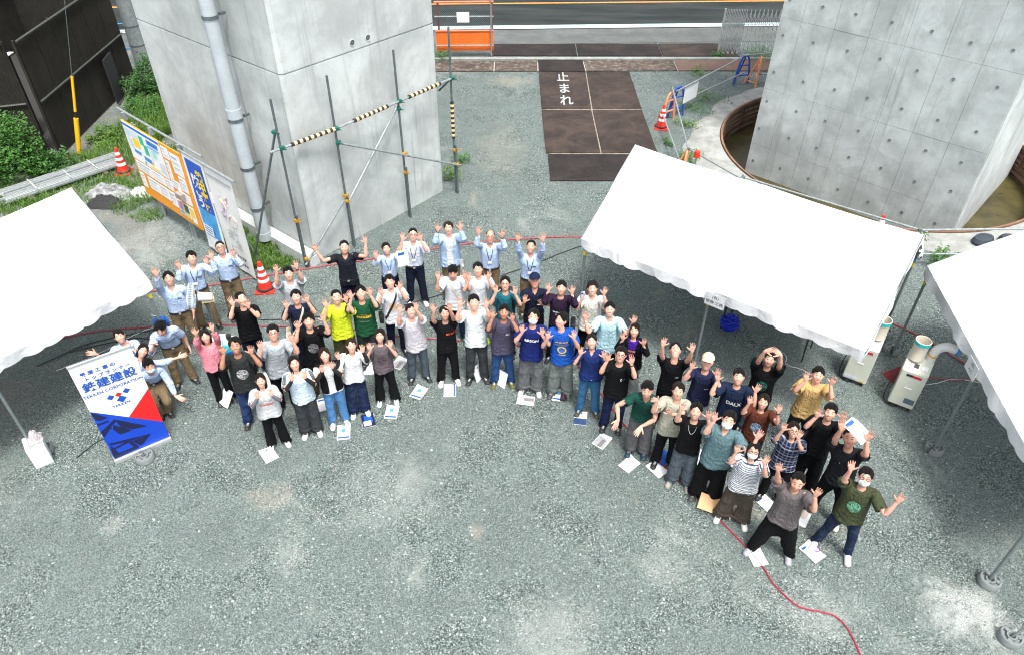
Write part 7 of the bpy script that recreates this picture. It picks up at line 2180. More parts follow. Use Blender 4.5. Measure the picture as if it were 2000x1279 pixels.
# ------------------------------------------------------------------ the sixty people: place, height, heading, lean, hands (figure frame), then looks
PEOPLE = [
    ((-5.92, 10.1, 1.73, 26.0, (0.0, -0.0), (-0.14, -0.24, 1.97), None), {'label': 'man in light blue work shirt with one arm raised beside the left tent pole', 'top': ('work', (0.42, 0.54, 0.76), 'placket'), 'bot': ('straight', (0.2, 0.145, 0.085), None), 'hs': 'medium', 's': 1, 'ex': [('belt',), ('pen',)], 'hr2': (0.22, -0.12, 0.95), 'id': 1}),
    ((-5.82, 10.75, 1.74, 24.0, (0.1, -0.04), (-0.1, -0.24, 1.67), (0.41, -0.24, 1.72)), {'label': 'stocky man in light blue work shirt with dark lanyard behind the stand fan', 'top': ('work', (0.42, 0.54, 0.76), 'placket'), 'bot': ('straight', (0.2, 0.145, 0.085), None), 'hs': 'fringe', 's': 0, 'ex': [('belt',), ('pen',), ('lanyard', (0.02, 0.025, 0.05))], 'id': 2}),
    ((-5.33, 11.08, 1.73, 22.0, (0.0, -0.0), (-0.17, -0.24, 1.68), (0.2, -0.24, 1.62)), {'label': 'older man in glasses and light blue work shirt beside the white banner', 'top': ('work', (0.42, 0.54, 0.76), 'placket'), 'bot': ('straight', (0.2, 0.145, 0.085), None), 'hs': 'flat', 's': 1, 'ex': [('belt',), ('pen',), ('glasses',)], 'm': 'calm', 'hl': (-0.3, -0.14, 1.5), 'id': 3}),
    ((-4.53, 9.55, 1.73, 22.0, (0.04, -0.01), (-0.12, -0.22, 1.77), (0.12, -0.25, 1.68)), {'label': 'man in plain black shirt hiding his face behind his hands', 'top': ('tee', (0.0055, 0.006, 0.007), None), 'bot': ('straight', (0.006, 0.009, 0.026), None), 'hs': 'short', 's': 0, 'm': 'calm', 'ex': [('watch', 1)], 'hy': 0.5, 'sh': (0.02, 0.02, 0.03), 'tight': 1, 'id': 4}),
    ((-5.75, 9.22, 1.68, 27.0, (-0.0, -0.19), (-0.15, -0.24, 1.39), None), {'label': 'man in light blue work shirt stooping with an arm held across his chest', 'top': ('works', (0.42, 0.54, 0.76), 'placket'), 'bot': ('straight', (0.2, 0.145, 0.085), None), 'hs': 'medium', 's': 0, 'ex': [('belt',), ('pen',), ('watch', -1)], 'bend': 0.28, 'lean': -0.12, 'hp': -0.1, 'hy': -0.35, 'hl': (-0.25, -0.36, 1.26), 'fingL': (-0.9, -0.3, 0), 'palmL': (0, -0.3, -0.9), 'm': 'calm', 'tight': 1, 'id': 5}),
    ((-6.18, 8.76, 1.6, 30.0, (0.0, -0.0), (-0.49, -0.24, 1.49), (-0.03, -0.24, 1.49)), {'label': 'woman in light blue shirt stretching an arm out over the pull-up banner', 'top': ('fwork', (0.42, 0.54, 0.76), 'placket'), 'bot': ('straight', (0.2, 0.145, 0.085), None), 'hs': 'pony', 'fem': True, 'hc': (0.016, 0.01, 0.008), 'hr2': (0.03, -0.15, 1.4), 'fingL': (-1, -0.1, 0.15), 'lean': -0.12, 'ex': [('belt',)], 'tight': 1, 'id': 6}),
    ((-6.05, 8.42, 1.54, 29.0, (0.0, 0.0), None, (0.39, -0.24, 1.3)), {'label': 'laughing woman in light blue shirt leaning out sideways behind the pull-up banner', 'top': ('fwork', (0.42, 0.54, 0.76), 'placket'), 'bot': ('straight', (0.2, 0.145, 0.085), None), 'hs': 'bob', 'fem': True, 'hc': (0.016, 0.01, 0.008), 'lean': 0.55, 'hr2': (0.8, -0.2, 1.2), 'fingR': (1, -0.1, 0.15), 'hroll': 0.3, 'ex': [('belt',)], 'id': 7}),
    ((-5.93, 8.62, 1.64, 30.0, (0.0, 0.0), None, (0.42, -0.5, 0.56)), {'label': 'masked person in light blue shirt crouching low behind the pull-up banner', 'top': ('work', (0.42, 0.54, 0.76), 'placket'), 'bot': ('straight', (0.2, 0.145, 0.085), None), 'hs': 'fringe', 's': 0, 'ex': [('mask',), ('belt',)], 'bend': 0.75, 'lean': 0.12, 'hp': -0.75, 'm': 'calm', 'hr2': (0.36, -0.58, 0.6), 'fingR': (1, -0.15, -0.1), 'palmR': (0, -0.7, 0.6), 'kneeL': 1.5, 'kneeR': 1.5, 'thighL': -1.1, 'thighR': -1.1, 'sh': (0.015, 0.015, 0.016), 'id': 8}),
    ((-4.91, 8.8, 1.54, 25.0, (0.02, -0.01), (-0.1, -0.24, 1.79), (0.16, -0.24, 1.83)), {'label': 'woman in pink blouse and black trousers raising both hands', 'top': ('blouse', (0.72, 0.24, 0.29), 'placket'), 'bot': ('straight', (0.0055, 0.006, 0.007), None), 'hs': 'bob', 'fem': True, 'hc': (0.016, 0.01, 0.008), 'sh': (0.03, 0.03, 0.03), 'id': 9}),
    ((-4.23, 8.31, 1.81, 23.0, (0.01, -0.01), (-0.15, -0.24, 1.87), (0.22, -0.24, 1.74)), {'label': 'tanned man in black printed shirt and blue jeans beside the woman in pink', 'top': ('big', (0.022, 0.025, 0.026), 'art'), 'bot': ('straight', (0.015, 0.035, 0.11), 'denim'), 'hs': 'medium', 's': 2, 'id': 10}),
    ((-3.76, 7.83, 1.52, 22.0, (-0.01, -0.01), (-0.09, -0.24, 1.39), (0.11, -0.24, 1.37)), {'label': 'stout woman in pale shirt with red lettering and grey arm covers', 'top': ('wide', (0.54, 0.56, 0.58), None), 'bot': ('flare', (0.0055, 0.006, 0.007), None), 'hs': 'long', 'fem': True, 'hc': (0.016, 0.01, 0.008), 'txt': [('Complex', 0.062, 0, 1.2, (0.62, 0.1, 0.08), 0.003)], 'ex': [('arm_cover', (0.12, 0.12, 0.15))], 'sh': (0.75, 0.74, 0.72), 'tight': 1, 'id': 11}),
    ((-3.28, 8.09, 1.64, 19.0, (-0.03, 0.01), (-0.09, -0.24, 1.51), (0.11, -0.24, 1.5)), {'label': 'woman in pale blue shirt with black striped sleeves and charcoal trousers', 'top': ('fbig', (0.54, 0.65, 0.75), None), 'bot': ('wide', (0.04, 0.045, 0.05), None), 'hs': 'long', 'fem': True, 'hc': (0.016, 0.01, 0.008), 'm': 'calm', 'ex': [('arm_cover', (0.0055, 0.006, 0.007)), ('stripes',)], 'sh': (0.75, 0.74, 0.72), 'hy': 0.25, 'tight': 1, 'id': 12}),
    ((-2.87, 8.31, 1.61, 16.0, (-0.02, 0.01), (-0.08, -0.24, 1.48), (0.08, -0.24, 1.51)), {'label': 'woman in black vest over white shirt and light blue jeans', 'top': ('ftee', (0.68, 0.7, 0.72), None), 'bot': ('straight', (0.07, 0.2, 0.42), 'denim'), 'hs': 'long', 'fem': True, 'hc': (0.035, 0.017, 0.01), 'ex': [('layer', 'vest', (0.0055, 0.006, 0.007), 'vest'), ('arm_cover', (0.0055, 0.006, 0.007))], 'sh': (0.75, 0.74, 0.72), 'tight': 1, 'id': 13}),
    ((-2.57, 8.55, 1.6, 14.0, (0.08, -0.02), (-0.07, -0.24, 1.54), (0.22, -0.24, 1.61)), {'label': 'woman in white blouse with black arm covers and brown side ponytail', 'top': ('blouse_s', (0.68, 0.71, 0.73), 'placket'), 'bot': ('wide', (0.01, 0.018, 0.055), 'denim'), 'hs': 'sidepony', 'fem': True, 'hc': (0.05, 0.022, 0.012), 'm': 'calm', 'ex': [('arm_cover', (0.0055, 0.006, 0.007))], 'sh': (0.75, 0.74, 0.72), 'id': 14}),
    ((-2.13, 8.83, 1.57, 12.0, (0.02, -0.0), (-0.07, -0.24, 1.48), (0.14, -0.24, 1.48)), {'label': 'woman in mauve grey printed shirt with hands by her cheeks', 'top': ('fbig', (0.115, 0.095, 0.105), 'art_dark'), 'bot': ('flare', (0.0055, 0.006, 0.007), None), 'hs': 'bob', 'fem': True, 'hc': (0.016, 0.01, 0.008), 'sh': (0.75, 0.74, 0.72), 'id': 15}),
    ((-3.79, 8.65, 1.78, 20.0, (0.07, -0.03), (-0.09, -0.24, 1.66), (0.31, -0.24, 1.69)), {'label': 'man in glasses and plain grey shirt behind the pale blue shirted woman', 'top': ('big', (0.34, 0.37, 0.4), None), 'bot': ('straight', (0.0055, 0.006, 0.007), None), 'hs': 'fringe', 'm': 'calm', 'ex': [('glasses',)], 'id': 16}),
    ((-3.27, 8.99, 1.73, 17.0, (0.0, -0.0), (-0.14, -0.24, 1.78), (0.25, -0.24, 1.84)), {'label': 'curly haired man in black shirt with a grey photo print', 'top': ('big', (0.0055, 0.006, 0.007), 'art_grey'), 'bot': ('straight', (0.045, 0.032, 0.022), None), 'hs': 'curly', 'm': 'calm', 'id': 17}),
    ((-3.61, 9.62, 1.73, 17.0, (0.0, -0.0), (-0.17, -0.24, 1.69), (0.18, -0.24, 1.74)), {'label': 'man in navy shirt with a cream bag strap across his chest', 'top': ('tee', (0.012, 0.018, 0.038), None), 'bot': ('straight', (0.006, 0.009, 0.026), None), 'hs': 'fringe', 'm': 'calm', 'ex': [('bag', -1, (0.62, 0.57, 0.46), 'cream shoulder bag worn by the man in navy shirt', 'tote')], 'id': 18}),
    ((-3.9, 10.29, 1.73, 18.0, (0.0, -0.0), (-0.17, -0.24, 1.93), (0.17, -0.24, 1.94)), {'label': 'man in light grey shirt right of the cone at the white banner', 'top': ('big', (0.38, 0.42, 0.46), None), 'bot': ('straight', (0.12, 0.135, 0.145), None), 'hs': 'fringe', 'm': 'calm', 'ex': [('watch', 1)], 'id': 19}),
    ((-2.94, 9.63, 1.73, 14.0, (0.0, -0.0), (-0.18, -0.24, 1.7), (0.13, -0.24, 1.76)), {'label': 'man in bright yellow shirt and olive trousers', 'top': ('big', (0.62, 0.72, 0.03), None), 'bot': ('cargo', (0.055, 0.06, 0.025), None), 'hs': 'short', 'm': 'closed_eyes', 'txt': [('PUMA', 0.03, 0.09, 1.29, (0.05, 0.06, 0.25), 0.001)], 'ex': [('watch', 1)], 'id': 20}),
    ((-2.55, 9.74, 1.73, 12.0, (0.0, -0.0), (-0.12, -0.24, 1.8), (0.1, -0.24, 1.82)), {'label': 'smiling man in dark green jersey with yellow lettering', 'top': ('big', (0.012, 0.075, 0.034), None), 'bot': ('cargo', (0.03, 0.032, 0.033), None), 'hs': 'medium', 'txt': [('PACKERS', 0.062, 0, 1.22, (0.65, 0.42, 0.03), 0.003), ('GREEN BAY', 0.022, 0, 1.27, (0.65, 0.42, 0.03), 0.0), ('NATIONAL FOOTBALL', 0.018, 0, 1.13, (0.6, 0.6, 0.6), 0.0)], 'id': 21}),
    ((-2.1, 10.08, 1.73, 10.0, (0.0, -0.0), (-0.12, -0.24, 1.61), (0.16, -0.24, 1.7)), {'label': 'man in white shirt with orange print and a black sling strap', 'top': ('big', (0.64, 0.67, 0.71), 'art_orange'), 'bot': ('slim', (0.006, 0.009, 0.026), None), 'hs': 'fringe', 'm': 'closed_eyes', 'ex': [('bag', -1, (0.015, 0.015, 0.017), 'black sling bag across the white shirt with orange print', 'sling')], 'id': 22}),
    ((-3.09, 11.13, 1.73, 13.0, (0.0, -0.0), (-0.38, -0.24, 1.87), (0.26, -0.24, 1.85)), {'label': 'man in black polo shirt with arms spread wide at the pier', 'top': ('polo', (0.012, 0.014, 0.02), None), 'bot': ('straight', (0.006, 0.009, 0.026), None), 'hs': 'short', 'm': 'calm', 'ex': [('belt',)], 'hl': (-0.5, -0.14, 1.78), 'hr2': (0.4, -0.14, 1.82), 'id': 23}),
    ((-2.34, 11.28, 1.6, 10.0, (0.0, -0.0), (-0.2, -0.35, 1.63), (0.23, -0.35, 1.64)), {'label': 'woman in light blue shirt with blue lanyard holding a sheet', 'top': ('fwork', (0.42, 0.54, 0.76), 'placket'), 'bot': ('straight', (0.006, 0.009, 0.026), None), 'hs': 'pony', 'fem': True, 'hc': (0.016, 0.01, 0.008), 'ex': [('lanyard', (0.02, 0.1, 0.42))], 'id': 24}),
    ((-1.9, 11.57, 1.73, 8.0, (0.03, -0.01), (-0.13, -0.24, 1.74), (0.16, -0.24, 1.72)), {'label': 'slim man in glasses, white shirt and dark lanyard with white shoes', 'top': ('works', (0.66, 0.72, 0.84), 'placket'), 'bot': ('straight', (0.012, 0.016, 0.035), None), 'hs': 'short', 'm': 'calm', 'ex': [('glasses',), ('lanyard', (0.02, 0.025, 0.05)), ('belt',)], 'sh': (0.75, 0.74, 0.72), 'id': 25}),
    ((-1.22, 11.82, 1.73, 5.0, (0.0, -0.0), (-0.21, -0.24, 1.79), (0.23, -0.24, 1.81)), {'label': 'brown haired man in open light blue jacket over white with a towel', 'top': ('tee', (0.74, 0.77, 0.8), None), 'bot': ('straight', (0.2, 0.145, 0.085), None), 'hs': 'medium', 'm': 'calm', 'hc': (0.045, 0.024, 0.015), 'ex': [('layer', 'jacket', (0.38, 0.52, 0.74), 'jacket'), ('towel',), ('watch', -1)], 'id': 26}),
    ((-0.43, 11.52, 1.73, 2.0, (0.0, -0.0), (-0.21, -0.24, 1.92), (0.24, -0.24, 1.85)), {'label': 'balding man in glasses and light blue shirt with dark lanyard in the rear row', 'top': ('work', (0.42, 0.54, 0.76), 'placket'), 'bot': ('straight', (0.2, 0.145, 0.085), None), 'hs': 'bald', 's': 1, 'ex': [('glasses',), ('lanyard', (0.02, 0.025, 0.05)), ('belt',), ('watch', 1)], 'm': 'calm', 'id': 27}),
    ((0.33, 11.19, 1.73, -1.0, (0.0, 0.0), (-0.25, -0.24, 2.02), (0.22, -0.24, 2.01)), {'label': 'laughing short haired man in light blue shirt at the right of the rear row', 'top': ('work', (0.42, 0.54, 0.76), 'placket'), 'bot': ('straight', (0.2, 0.145, 0.085), None), 'hs': 'short', 's': 1, 'ex': [('lanyard', (0.02, 0.025, 0.05)), ('pen',), ('belt',)], 'id': 28}),
    ((-1.03, 10.45, 1.73, 5.0, (-0.03, 0.0), (-0.28, -0.24, 1.68), (0.19, -0.24, 1.67)), {'label': 'man in white shirt with cream strap looking down, green shoes', 'top': ('big', (0.64, 0.67, 0.71), None), 'bot': ('straight', (0.012, 0.02, 0.045), None), 'hs': 'fringe', 's': 1, 'm': 'calm', 'hp': 0.15, 'sh': (0.01, 0.14, 0.08), 'ex': [('bag', 1, (0.56, 0.52, 0.43), 'cream shoulder bag worn by the man looking down', 'tote')], 'id': 29}),
    ((-0.6, 10.47, 1.73, 3.0, (0.0, -0.0), (-0.17, -0.24, 1.64), (0.18, -0.24, 1.66)), {'label': 'man in plain white shirt with yellow green shoes behind the tall man in white', 'top': ('big', (0.66, 0.69, 0.72), None), 'bot': ('straight', (0.24, 0.28, 0.31), None), 'hs': 'fringe', 'm': 'calm', 'txt': [('K', 0.03, 0.08, 1.28, (0.05, 0.05, 0.06), 0.0)], 'sh': (0.34, 0.55, 0.06), 'id': 30}),
    ((-0.12, 10.04, 1.73, 1.0, (0.0, -0.0), (-0.11, -0.24, 1.69), (0.15, -0.24, 1.66)), {'label': 'man in glasses and teal shirt wearing a black backpack', 'top': ('tee', (0.012, 0.105, 0.135), None), 'bot': ('straight', (0.006, 0.009, 0.026), None), 'hs': 'medium', 'm': 'calm', 'ex': [('glasses',), ('bag', 1, (0.012, 0.012, 0.014), 'black backpack hung on the man in teal shirt', 'backpack')], 'id': 31}),
    ((0.39, 10.13, 1.73, -2.0, (0.0, 0.0), (-0.16, -0.24, 1.42), (0.16, -0.2, 1.35)), {'label': 'man in navy cap and dark navy uniform standing among the group', 'top': ('works', (0.01, 0.014, 0.032), 'placket'), 'bot': ('straight', (0.012, 0.014, 0.03), None), 'hs': 'flat', 'm': 'calm', 's': 1, 'ex': [('cap', (0.01, 0.016, 0.045)), ('belt',)], 'id': 32}),
    ((0.83, 9.94, 1.73, -4.0, (0.0, 0.0), (-0.22, -0.24, 1.81), (0.19, -0.24, 1.78)), {'label': 'man in purple black football jersey with white chest lettering', 'top': ('long', (0.028, 0.014, 0.034), None), 'bot': ('straight', (0.0055, 0.006, 0.007), None), 'hs': 'fringe', 'm': 'calm', 'txt': [('EAST COAST', 0.04, 0, 1.19, (0.7, 0.7, 0.7), 0.002), ('FC TOKYO', 0.03, 0, 1.14, (0.7, 0.7, 0.7), 0.001)], 'ex': [('bag', 1, (0.01, 0.01, 0.012), 'black bag at the hip of the man in purple jersey', 'tote')], 'id': 33}),
    ((-1.11, 9.32, 1.65, 6.0, (0.0, 0.0), (-0.18, -0.24, 1.87), (0.09, -0.24, 1.88)), {'label': 'man in black shirt with small orange chest lettering and white shoes', 'top': ('tee', (0.0055, 0.006, 0.007), None), 'bot': ('straight', (0.0055, 0.006, 0.007), None), 'hs': 'medium', 's': 1, 'm': 'calm', 'txt': [('聖矢上等', 0.04, 0.075, 1.27, (0.72, 0.1, 0.02), 0.002)], 'sh': (0.75, 0.74, 0.72), 'id': 34}),
    ((-0.61, 9.37, 1.84, 3.0, (-0.02, 0.02), (-0.24, -0.24, 1.94), (0.19, -0.24, 1.91)), {'label': 'tall man in white shirt and charcoal jeans at the centre', 'top': ('tee', (0.67, 0.71, 0.73), None), 'bot': ('straight', (0.03, 0.034, 0.036), 'denim'), 'hs': 'fringe', 'm': 'closed_eyes', 'txt': [('AA', 0.025, 0.085, 1.28, (0.03, 0.03, 0.03), 0.001)], 'id': 35}),
    ((-1.64, 9.37, 1.65, 8.0, (-0.05, 0.01), (-0.19, -0.24, 1.81), (0.07, -0.24, 1.83)), {'label': 'smiling man in pale lilac grey shirt and slate trousers', 'top': ('big', (0.5, 0.48, 0.52), None), 'bot': ('straight', (0.065, 0.085, 0.105), None), 'hs': 'fringe', 'id': 36}),
    ((-0.16, 9.28, 1.72, 1.0, (0.04, 0.0), (-0.09, -0.24, 1.77), (0.15, -0.24, 1.71)), {'label': 'man in faded purple shirt and blue jeans with olive shoes', 'top': ('big', (0.058, 0.052, 0.088), None), 'bot': ('straight', (0.018, 0.055, 0.17), 'denim'), 'hs': 'fringe', 's': 2, 'm': 'calm', 'txt': [('A1', 0.06, 0.07, 1.27, (0.6, 0.6, 0.62), 0.002)], 'sh': (0.1, 0.1, 0.03), 'id': 37}),
    ((0.33, 9.1, 1.78, -2.0, (0.01, 0.0), (-0.13, -0.24, 1.62), (0.08, -0.24, 1.57)), {'label': 'masked man in navy shirt with white lettering and grey trousers', 'top': ('big', (0.01, 0.018, 0.115), None), 'bot': ('wide', (0.125, 0.13, 0.135), None), 'hs': 'medium', 'm': 'calm', 'txt': [('&RSON', 0.07, 0, 1.25, (0.78, 0.78, 0.78), 0.003)], 'ex': [('mask',)], 'sh': (0.55, 0.55, 0.55), 'id': 38}),
    ((0.84, 9.02, 1.77, -5.0, (-0.08, -0.0), (-0.25, -0.24, 1.55), (0.06, -0.24, 1.59)), {'label': 'man in bright blue shirt with yellow round emblem glancing aside', 'top': ('big', (0.012, 0.075, 0.36), None), 'bot': ('wide', (0.16, 0.18, 0.17), 'denim'), 'hs': 'medium', 'hy': -0.75, 'txt': [('GOLDEN STATE', 0.028, 0, 1.29, (0.75, 0.55, 0.05), 0.001), ('WARRIORS', 0.05, 0, 1.24, (0.14, 0.16, 0.22), 0.002), ('●', 0.16, 0, 1.13, (0.05, 0.12, 0.5), 0.0), ('○', 0.19, 0, 1.13, (0.75, 0.55, 0.05), 0.002), ('WARRIORS', 0.024, 0, 1.04, (0.75, 0.55, 0.05), 0.001)], 'sh': (0.05, 0.05, 0.055), 'id': 39}),
    ((1.37, 9.93, 1.73, -7.0, (0.0, 0.0), (-0.15, -0.24, 1.62), (0.2, -0.24, 1.77)), {'label': 'curly haired man in cream shirt holding a phone', 'top': ('sshirt', (0.66, 0.64, 0.58), 'placket'), 'bot': ('straight', (0.0055, 0.006, 0.007), None), 'hs': 'curly', 'hc': (0.02, 0.013, 0.01), 'id': 40}),
    ((1.61, 9.36, 1.73, -8.0, (0.0, 0.0), (-0.31, -0.24, 1.65), (0.3, -0.24, 1.67)), {'label': 'man in pale aqua shirt with both palms held out wide', 'top': ('sshirt', (0.4, 0.62, 0.7), 'placket'), 'bot': ('straight', (0.0055, 0.006, 0.007), None), 'hs': 'fringe', 'hl': (-0.4, -0.14, 1.56), 'hr2': (0.4, -0.14, 1.58), 'id': 41}),
    ((1.98, 8.98, 1.6, -11.0, (0.0, 0.0), (-0.18, -0.24, 1.55), (0.14, -0.24, 1.5)), {'label': 'woman in black jacket over purple shirt with orange lettering', 'top': ('ftee', (0.045, 0.012, 0.22), None), 'bot': ('wide', (0.16, 0.18, 0.18), 'denim'), 'hs': 'bob', 'fem': True, 'hc': (0.016, 0.01, 0.008), 'txt': [('UNITED', 0.05, 0, 1.26, (0.75, 0.3, 0.03), 0.003), ('CITY', 0.06, 0, 1.18, (0.75, 0.3, 0.03), 0.003)], 'ex': [('layer', 'jacket', (0.0055, 0.006, 0.007), 'jacket')], 'id': 42}),
    ((1.29, 8.6, 1.68, -7.0, (-0.05, 0.01), (-0.2, -0.24, 1.59), (0.06, -0.24, 1.56)), {'label': 'woman in dotted navy shirt and blue jeans', 'top': ('blouse_s', (0.012, 0.026, 0.12), 'dots'), 'bot': ('straight', (0.035, 0.13, 0.26), 'denim'), 'hs': 'pony', 'fem': True, 'hc': (0.016, 0.01, 0.008), 'sh': (0.05, 0.05, 0.03), 'id': 43}),
    ((1.66, 8.24, 1.75, -10.0, (-0.01, -0.0), (-0.19, -0.24, 1.78), (0.13, -0.24, 1.78)), {'label': 'man in glasses and black shirt with crescent print and navy trousers', 'top': ('big', (0.0055, 0.006, 0.007), None), 'bot': ('straight', (0.01, 0.015, 0.055), None), 'hs': 'fringe', 'txt': [('(', 0.06, 0.06, 1.25, (0.7, 0.7, 0.7), 0.004), ('MOON', 0.014, 0.1, 1.25, (0.5, 0.5, 0.5), 0.0)], 'ex': [('glasses',), ('watch', 1)], 'm': 'calm', 'id': 44}),
    ((2.02, 7.72, 1.76, -12.0, (0.0, 0.0), (-0.38, -0.5, 1.12), (-0.02, -0.5, 1.06)), {'label': 'man in dark green polo stooping with both hands stretched down', 'top': ('polo', (0.01, 0.06, 0.045), None), 'bot': ('wide', (0.105, 0.105, 0.11), None), 'hs': 'fringe', 's': 1, 'bend': 0.46, 'hp': -0.62, 'sh': (0.012, 0.045, 0.075), 'fingL': (-0.25, -0.5, -0.8), 'fingR': (-0.1, -0.5, -0.85), 'palmL': (0.2, -0.7, 0.2), 'palmR': (-0.2, -0.7, 0.2), 'poleL': (-0.6, 0.5, -0.2), 'poleR': (0.6, 0.5, -0.2), 'id': 45}),
    ((2.41, 7.49, 1.73, -15.0, (0.0, 0.0), (-0.31, -0.3, 1.66), (-0.05, -0.4, 1.62)), {'label': 'man in beige open collar shirt crossing his arms forward', 'top': ('sshirt', (0.36, 0.36, 0.29), 'placket'), 'bot': ('straight', (0.0055, 0.006, 0.007), None), 'hs': 'medium', 'm': 'calm', 'hc': (0.022, 0.014, 0.01), 'fingL': (-0.5, -0.5, 0.6), 'tight': 1, 'id': 46}),
    ((2.6, 7.11, 1.7, -17.0, (-0.0, -0.0), (-0.21, -0.25, 1.88), (0.16, -0.25, 1.84)), {'label': 'man in black shirt with silver necklace and slate trousers reaching up', 'top': ('tee', (0.0055, 0.006, 0.007), None), 'bot': ('wide', (0.085, 0.105, 0.125), None), 'hs': 'medium', 'ex': [('necklace',)], 'sh': (0.3, 0.27, 0.23), 'id': 47}),
    ((2.94, 6.84, 1.83, -20.0, (0.04, 0.01), (-0.17, -0.24, 1.97), (0.29, -0.24, 1.95)), {'label': 'masked man in teal open collar shirt with wide arms', 'top': ('sshirt', (0.095, 0.165, 0.185), 'placket'), 'bot': ('wide', (0.0055, 0.006, 0.007), None), 'hs': 'fringe', 'm': 'calm', 'ex': [('mask',)], 'hr2': (0.45, -0.14, 1.75), 'sh': (0.05, 0.05, 0.05), 'id': 48}),
    ((2.52, 8.34, 1.73, -14.0, (0.0, 0.0), (-0.22, -0.24, 1.99), (0.21, -0.24, 1.97)), {'label': 'man in black shirt throwing his head back with arms up', 'top': ('tee', (0.0055, 0.006, 0.007), None), 'bot': ('straight', (0.0055, 0.006, 0.007), None), 'hs': 'medium', 'm': 'smile', 'hp': -0.95, 'txt': [('NIKE', 0.022, 0.08, 1.22, (0.6, 0.6, 0.6), 0.001)], 'id': 49}),
    ((2.95, 8.11, 1.73, -17.0, (0.0, 0.0), (-0.21, -0.24, 1.72), (0.17, -0.24, 1.68)), {'label': 'man in cream cap and navy shirt with pale grey trousers', 'top': ('tee', (0.016, 0.02, 0.055), None), 'bot': ('straight', (0.36, 0.39, 0.43), None), 'hs': 'flat', 'm': 'smile', 'ex': [('cap', (0.62, 0.54, 0.36))], 'txt': [('BRAND', 0.018, 0.08, 1.2, (0.6, 0.6, 0.6), 0.001)], 'id': 50}),
    ((3.36, 7.79, 1.73, -20.0, (0.0, 0.0), (-0.19, -0.24, 1.76), (0.2, -0.24, 1.77)), {'label': 'man in navy shirt with white block lettering behind the brown shirted woman', 'top': ('big', (0.01, 0.018, 0.045), None), 'bot': ('straight', (0.03, 0.04, 0.06), None), 'hs': 'fringe', 'm': 'closed_eyes', 'txt': [('DALX', 0.085, 0.01, 1.2, (0.6, 0.6, 0.62), 0.003)], 'hl': (-0.3, -0.14, 1.66), 'hr2': (0.28, -0.14, 1.62), 'id': 51}),
    ((3.92, 8.2, 1.73, -22.0, (0.0, 0.0), (-0.04, -0.24, 2.04), (0.06, -0.24, 2.03)), {'label': 'man in black printed shirt joining his hands above his head', 'top': ('big', (0.0055, 0.006, 0.007), 'art_teal'), 'bot': ('straight', (0.05, 0.065, 0.09), None), 'hs': 'fringe', 'm': 'calm', 'fingL': (0.75, -0.1, 0.55), 'fingR': (-0.75, -0.1, 0.55), 'tight': 1, 'id': 52}),
    ((4.55, 7.85, 1.73, -26.0, (0.0, 0.0), (-0.13, -0.24, 1.73), (0.19, -0.24, 1.8)), {'label': 'man in tan shirt and dark trousers at the right rear', 'top': ('big', (0.5, 0.335, 0.135), None), 'bot': ('straight', (0.032, 0.036, 0.04), None), 'hs': 'fringe', 'm': 'calm', 'id': 53}),
    ((3.65, 7.41, 1.6, -22.0, (0.0, 0.0), (-0.2, -0.24, 1.69), (0.21, -0.24, 1.68)), {'label': 'woman in brown shirt with blue print and a wrist band', 'top': ('fbig', (0.095, 0.03, 0.018), 'art_blue'), 'bot': ('straight', (0.012, 0.024, 0.05), 'denim'), 'hs': 'bob', 'fem': True, 'hc': (0.016, 0.01, 0.008), 'ex': [('watch', 1)], 'id': 54}),
    ((3.93, 6.85, 1.6, -25.0, (0.0, 0.0), (-0.16, -0.24, 1.75), (0.06, -0.25, 1.71)), {'label': 'woman in navy plaid shirt shading her glasses', 'top': ('fbig', (0.016, 0.02, 0.052), 'plaid'), 'bot': ('straight', (0.0055, 0.006, 0.007), None), 'hs': 'bob', 'fem': True, 'hc': (0.016, 0.01, 0.008), 'ex': [('glasses',)], 'hp': -0.5, 'hy': 0.2, 'tight': 1, 'id': 55}),
    ((4.48, 7.1, 1.73, -27.0, (0.0, 0.0), (-0.16, -0.24, 1.75), (0.15, -0.24, 1.85)), {'label': 'smiling man in plain black shirt beneath the man in tan', 'top': ('big', (0.0055, 0.006, 0.007), None), 'bot': ('wide', (0.0055, 0.006, 0.007), None), 'hs': 'fringe', 'id': 56}),
    ((4.61, 6.52, 1.84, -30.0, (-0.09, -0.05), (-0.25, -0.24, 2.09), (0.1, -0.24, 2.08)), {'label': 'man in black jersey holding a white sheet over his head', 'top': ('tee', (0.013, 0.015, 0.018), None), 'bot': ('straight', (0.0055, 0.006, 0.007), None), 'hs': 'short', 's': 1, 'm': 'calm', 'spread': 0.1, 'sh': (0.66, 0.6, 0.48), 'txt': [('v', 0.03, -0.05, 1.27, (0.6, 0.6, 0.6), 0.001)], 'id': 57}),
    ((3.26, 6.45, 1.64, -23.0, (0.0, -0.0), (-0.22, -0.24, 1.75), (0.13, -0.24, 1.7)), {'label': 'masked woman in black and white striped shirt and brown trousers', 'top': ('wide', (0.66, 0.68, 0.7), 'stripe'), 'bot': ('wide', (0.075, 0.062, 0.05), None), 'hs': 'bob', 'fem': True, 'hc': (0.016, 0.01, 0.008), 'm': 'calm', 'ex': [('mask',), ('glasses',)], 'sh': (0.75, 0.74, 0.72), 'spread': 0.1, 'id': 58}),
    ((3.68, 5.9, 1.74, -27.0, (-0.02, -0.01), (-0.3, -0.24, 2.02), (0.23, -0.24, 1.81)), {'label': 'man in grey brown shirt and black trousers nearest the camera', 'top': ('big', (0.125, 0.11, 0.112), None), 'bot': ('cargo', (0.0055, 0.006, 0.007), None), 'hs': 'short', 's': 1, 'hp': -0.12, 'hy': 0.1, 'm': 'smile', 'spread': 0.16, 'sh': (0.3, 0.31, 0.34), 'thighL': -0.1, 'thighR': 0.1, 'id': 59}),
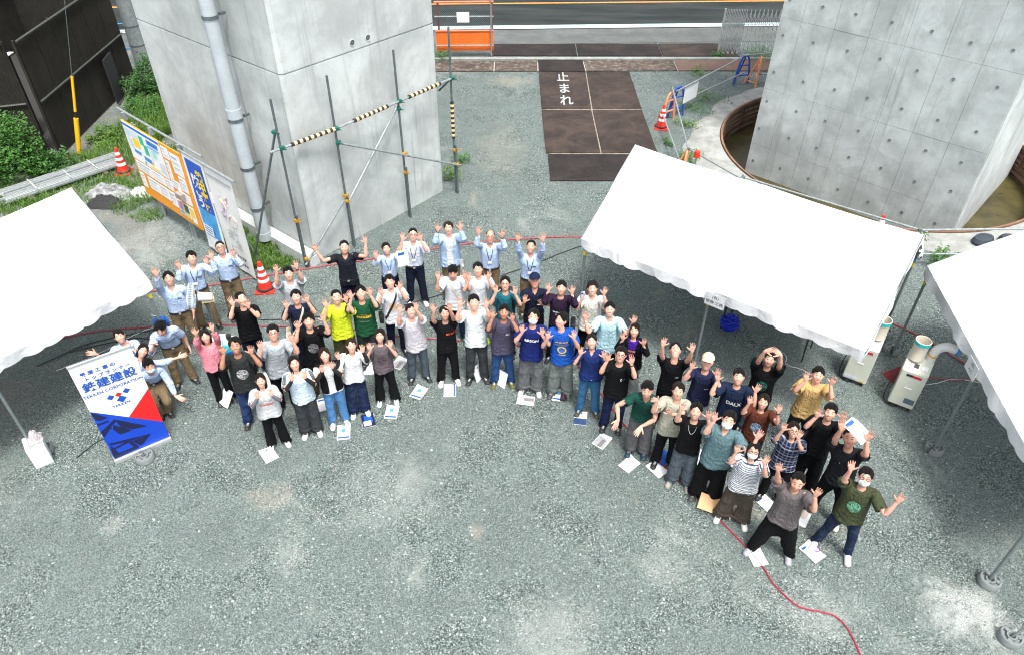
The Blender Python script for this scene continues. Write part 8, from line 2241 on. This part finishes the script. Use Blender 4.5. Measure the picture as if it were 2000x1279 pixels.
    ((4.57, 5.95, 1.74, -32.0, (-0.02, -0.02), (-0.24, -0.24, 1.96), (0.2, -0.24, 1.86)), {'label': 'masked man in olive green shirt with pale green emblem and rolled jeans', 'top': ('big', (0.048, 0.058, 0.03), 'art_green'), 'bot': ('slim', (0.012, 0.022, 0.055), 'denim'), 'hs': 'fringe', 'm': 'calm', 'ex': [('mask',), ('glasses',)], 'spread': 0.14, 'sh': (0.66, 0.67, 0.68), 'hr2': (0.42, -0.14, 1.66), 'id': 60}),
]
for _row, _sp in PEOPLE:
    person(_row, _sp)

# ------------------------------------------------------------------ things held in hands
def held_sheet(x, y, z, rz, tilt, lab, w=0.24, d=0.33):
    t = thing('paper_sheet', lab, 'paper', (x, y, z), rad(rz))
    m = MB(); n = 8
    vs = [((i / n - .5) * w, (j / n - .5) * d, 0.03 * math.cos((j / n - .5) * 3)) for i in range(n + 1) for j in range(n + 1)]
    fs = [(i * (n + 1) + j, (i + 1) * (n + 1) + j, (i + 1) * (n + 1) + j + 1, i * (n + 1) + j + 1) for i in range(n) for j in range(n)]
    m.add(vs, fs); m.add([(a, b, c - 0.003) for a, b, c in vs], [f[::-1] for f in fs])
    m.build('sheet', M['paper'], t, smooth=True)
    fbox('printed_block', (-w * 0.1, d * 0.36, 0.033), (w * 0.6, 0.05, 0.004), M['ink_blue'], t)
    t.rotation_euler = (rad(tilt), 0, rad(rz))
    return t
held_sheet(4.47, 6.39, 2.03, 38, 18, 'curled white sheet held over the head of the man in black jersey')
held_sheet(-2.0, 10.94, 1.52, 25, 78, 'white sheet in the hand of the woman with blue lanyard', 0.21, 0.30)
ph = thing('mobile_phone', 'pale blue phone in the hand of the man in cream shirt', 'phone', (1.18, 9.70, 1.66), rad(20))
fbox('case', (0, 0, 0), (0.075, 0.012, 0.15), paint((0.35, 0.48, 0.66), 0.35, name='phone_case'), ph, bevel=0.005)
fbox('camera_bump', (-0.018, -0.008, 0.05), (0.028, 0.006, 0.03), M['black'], ph)
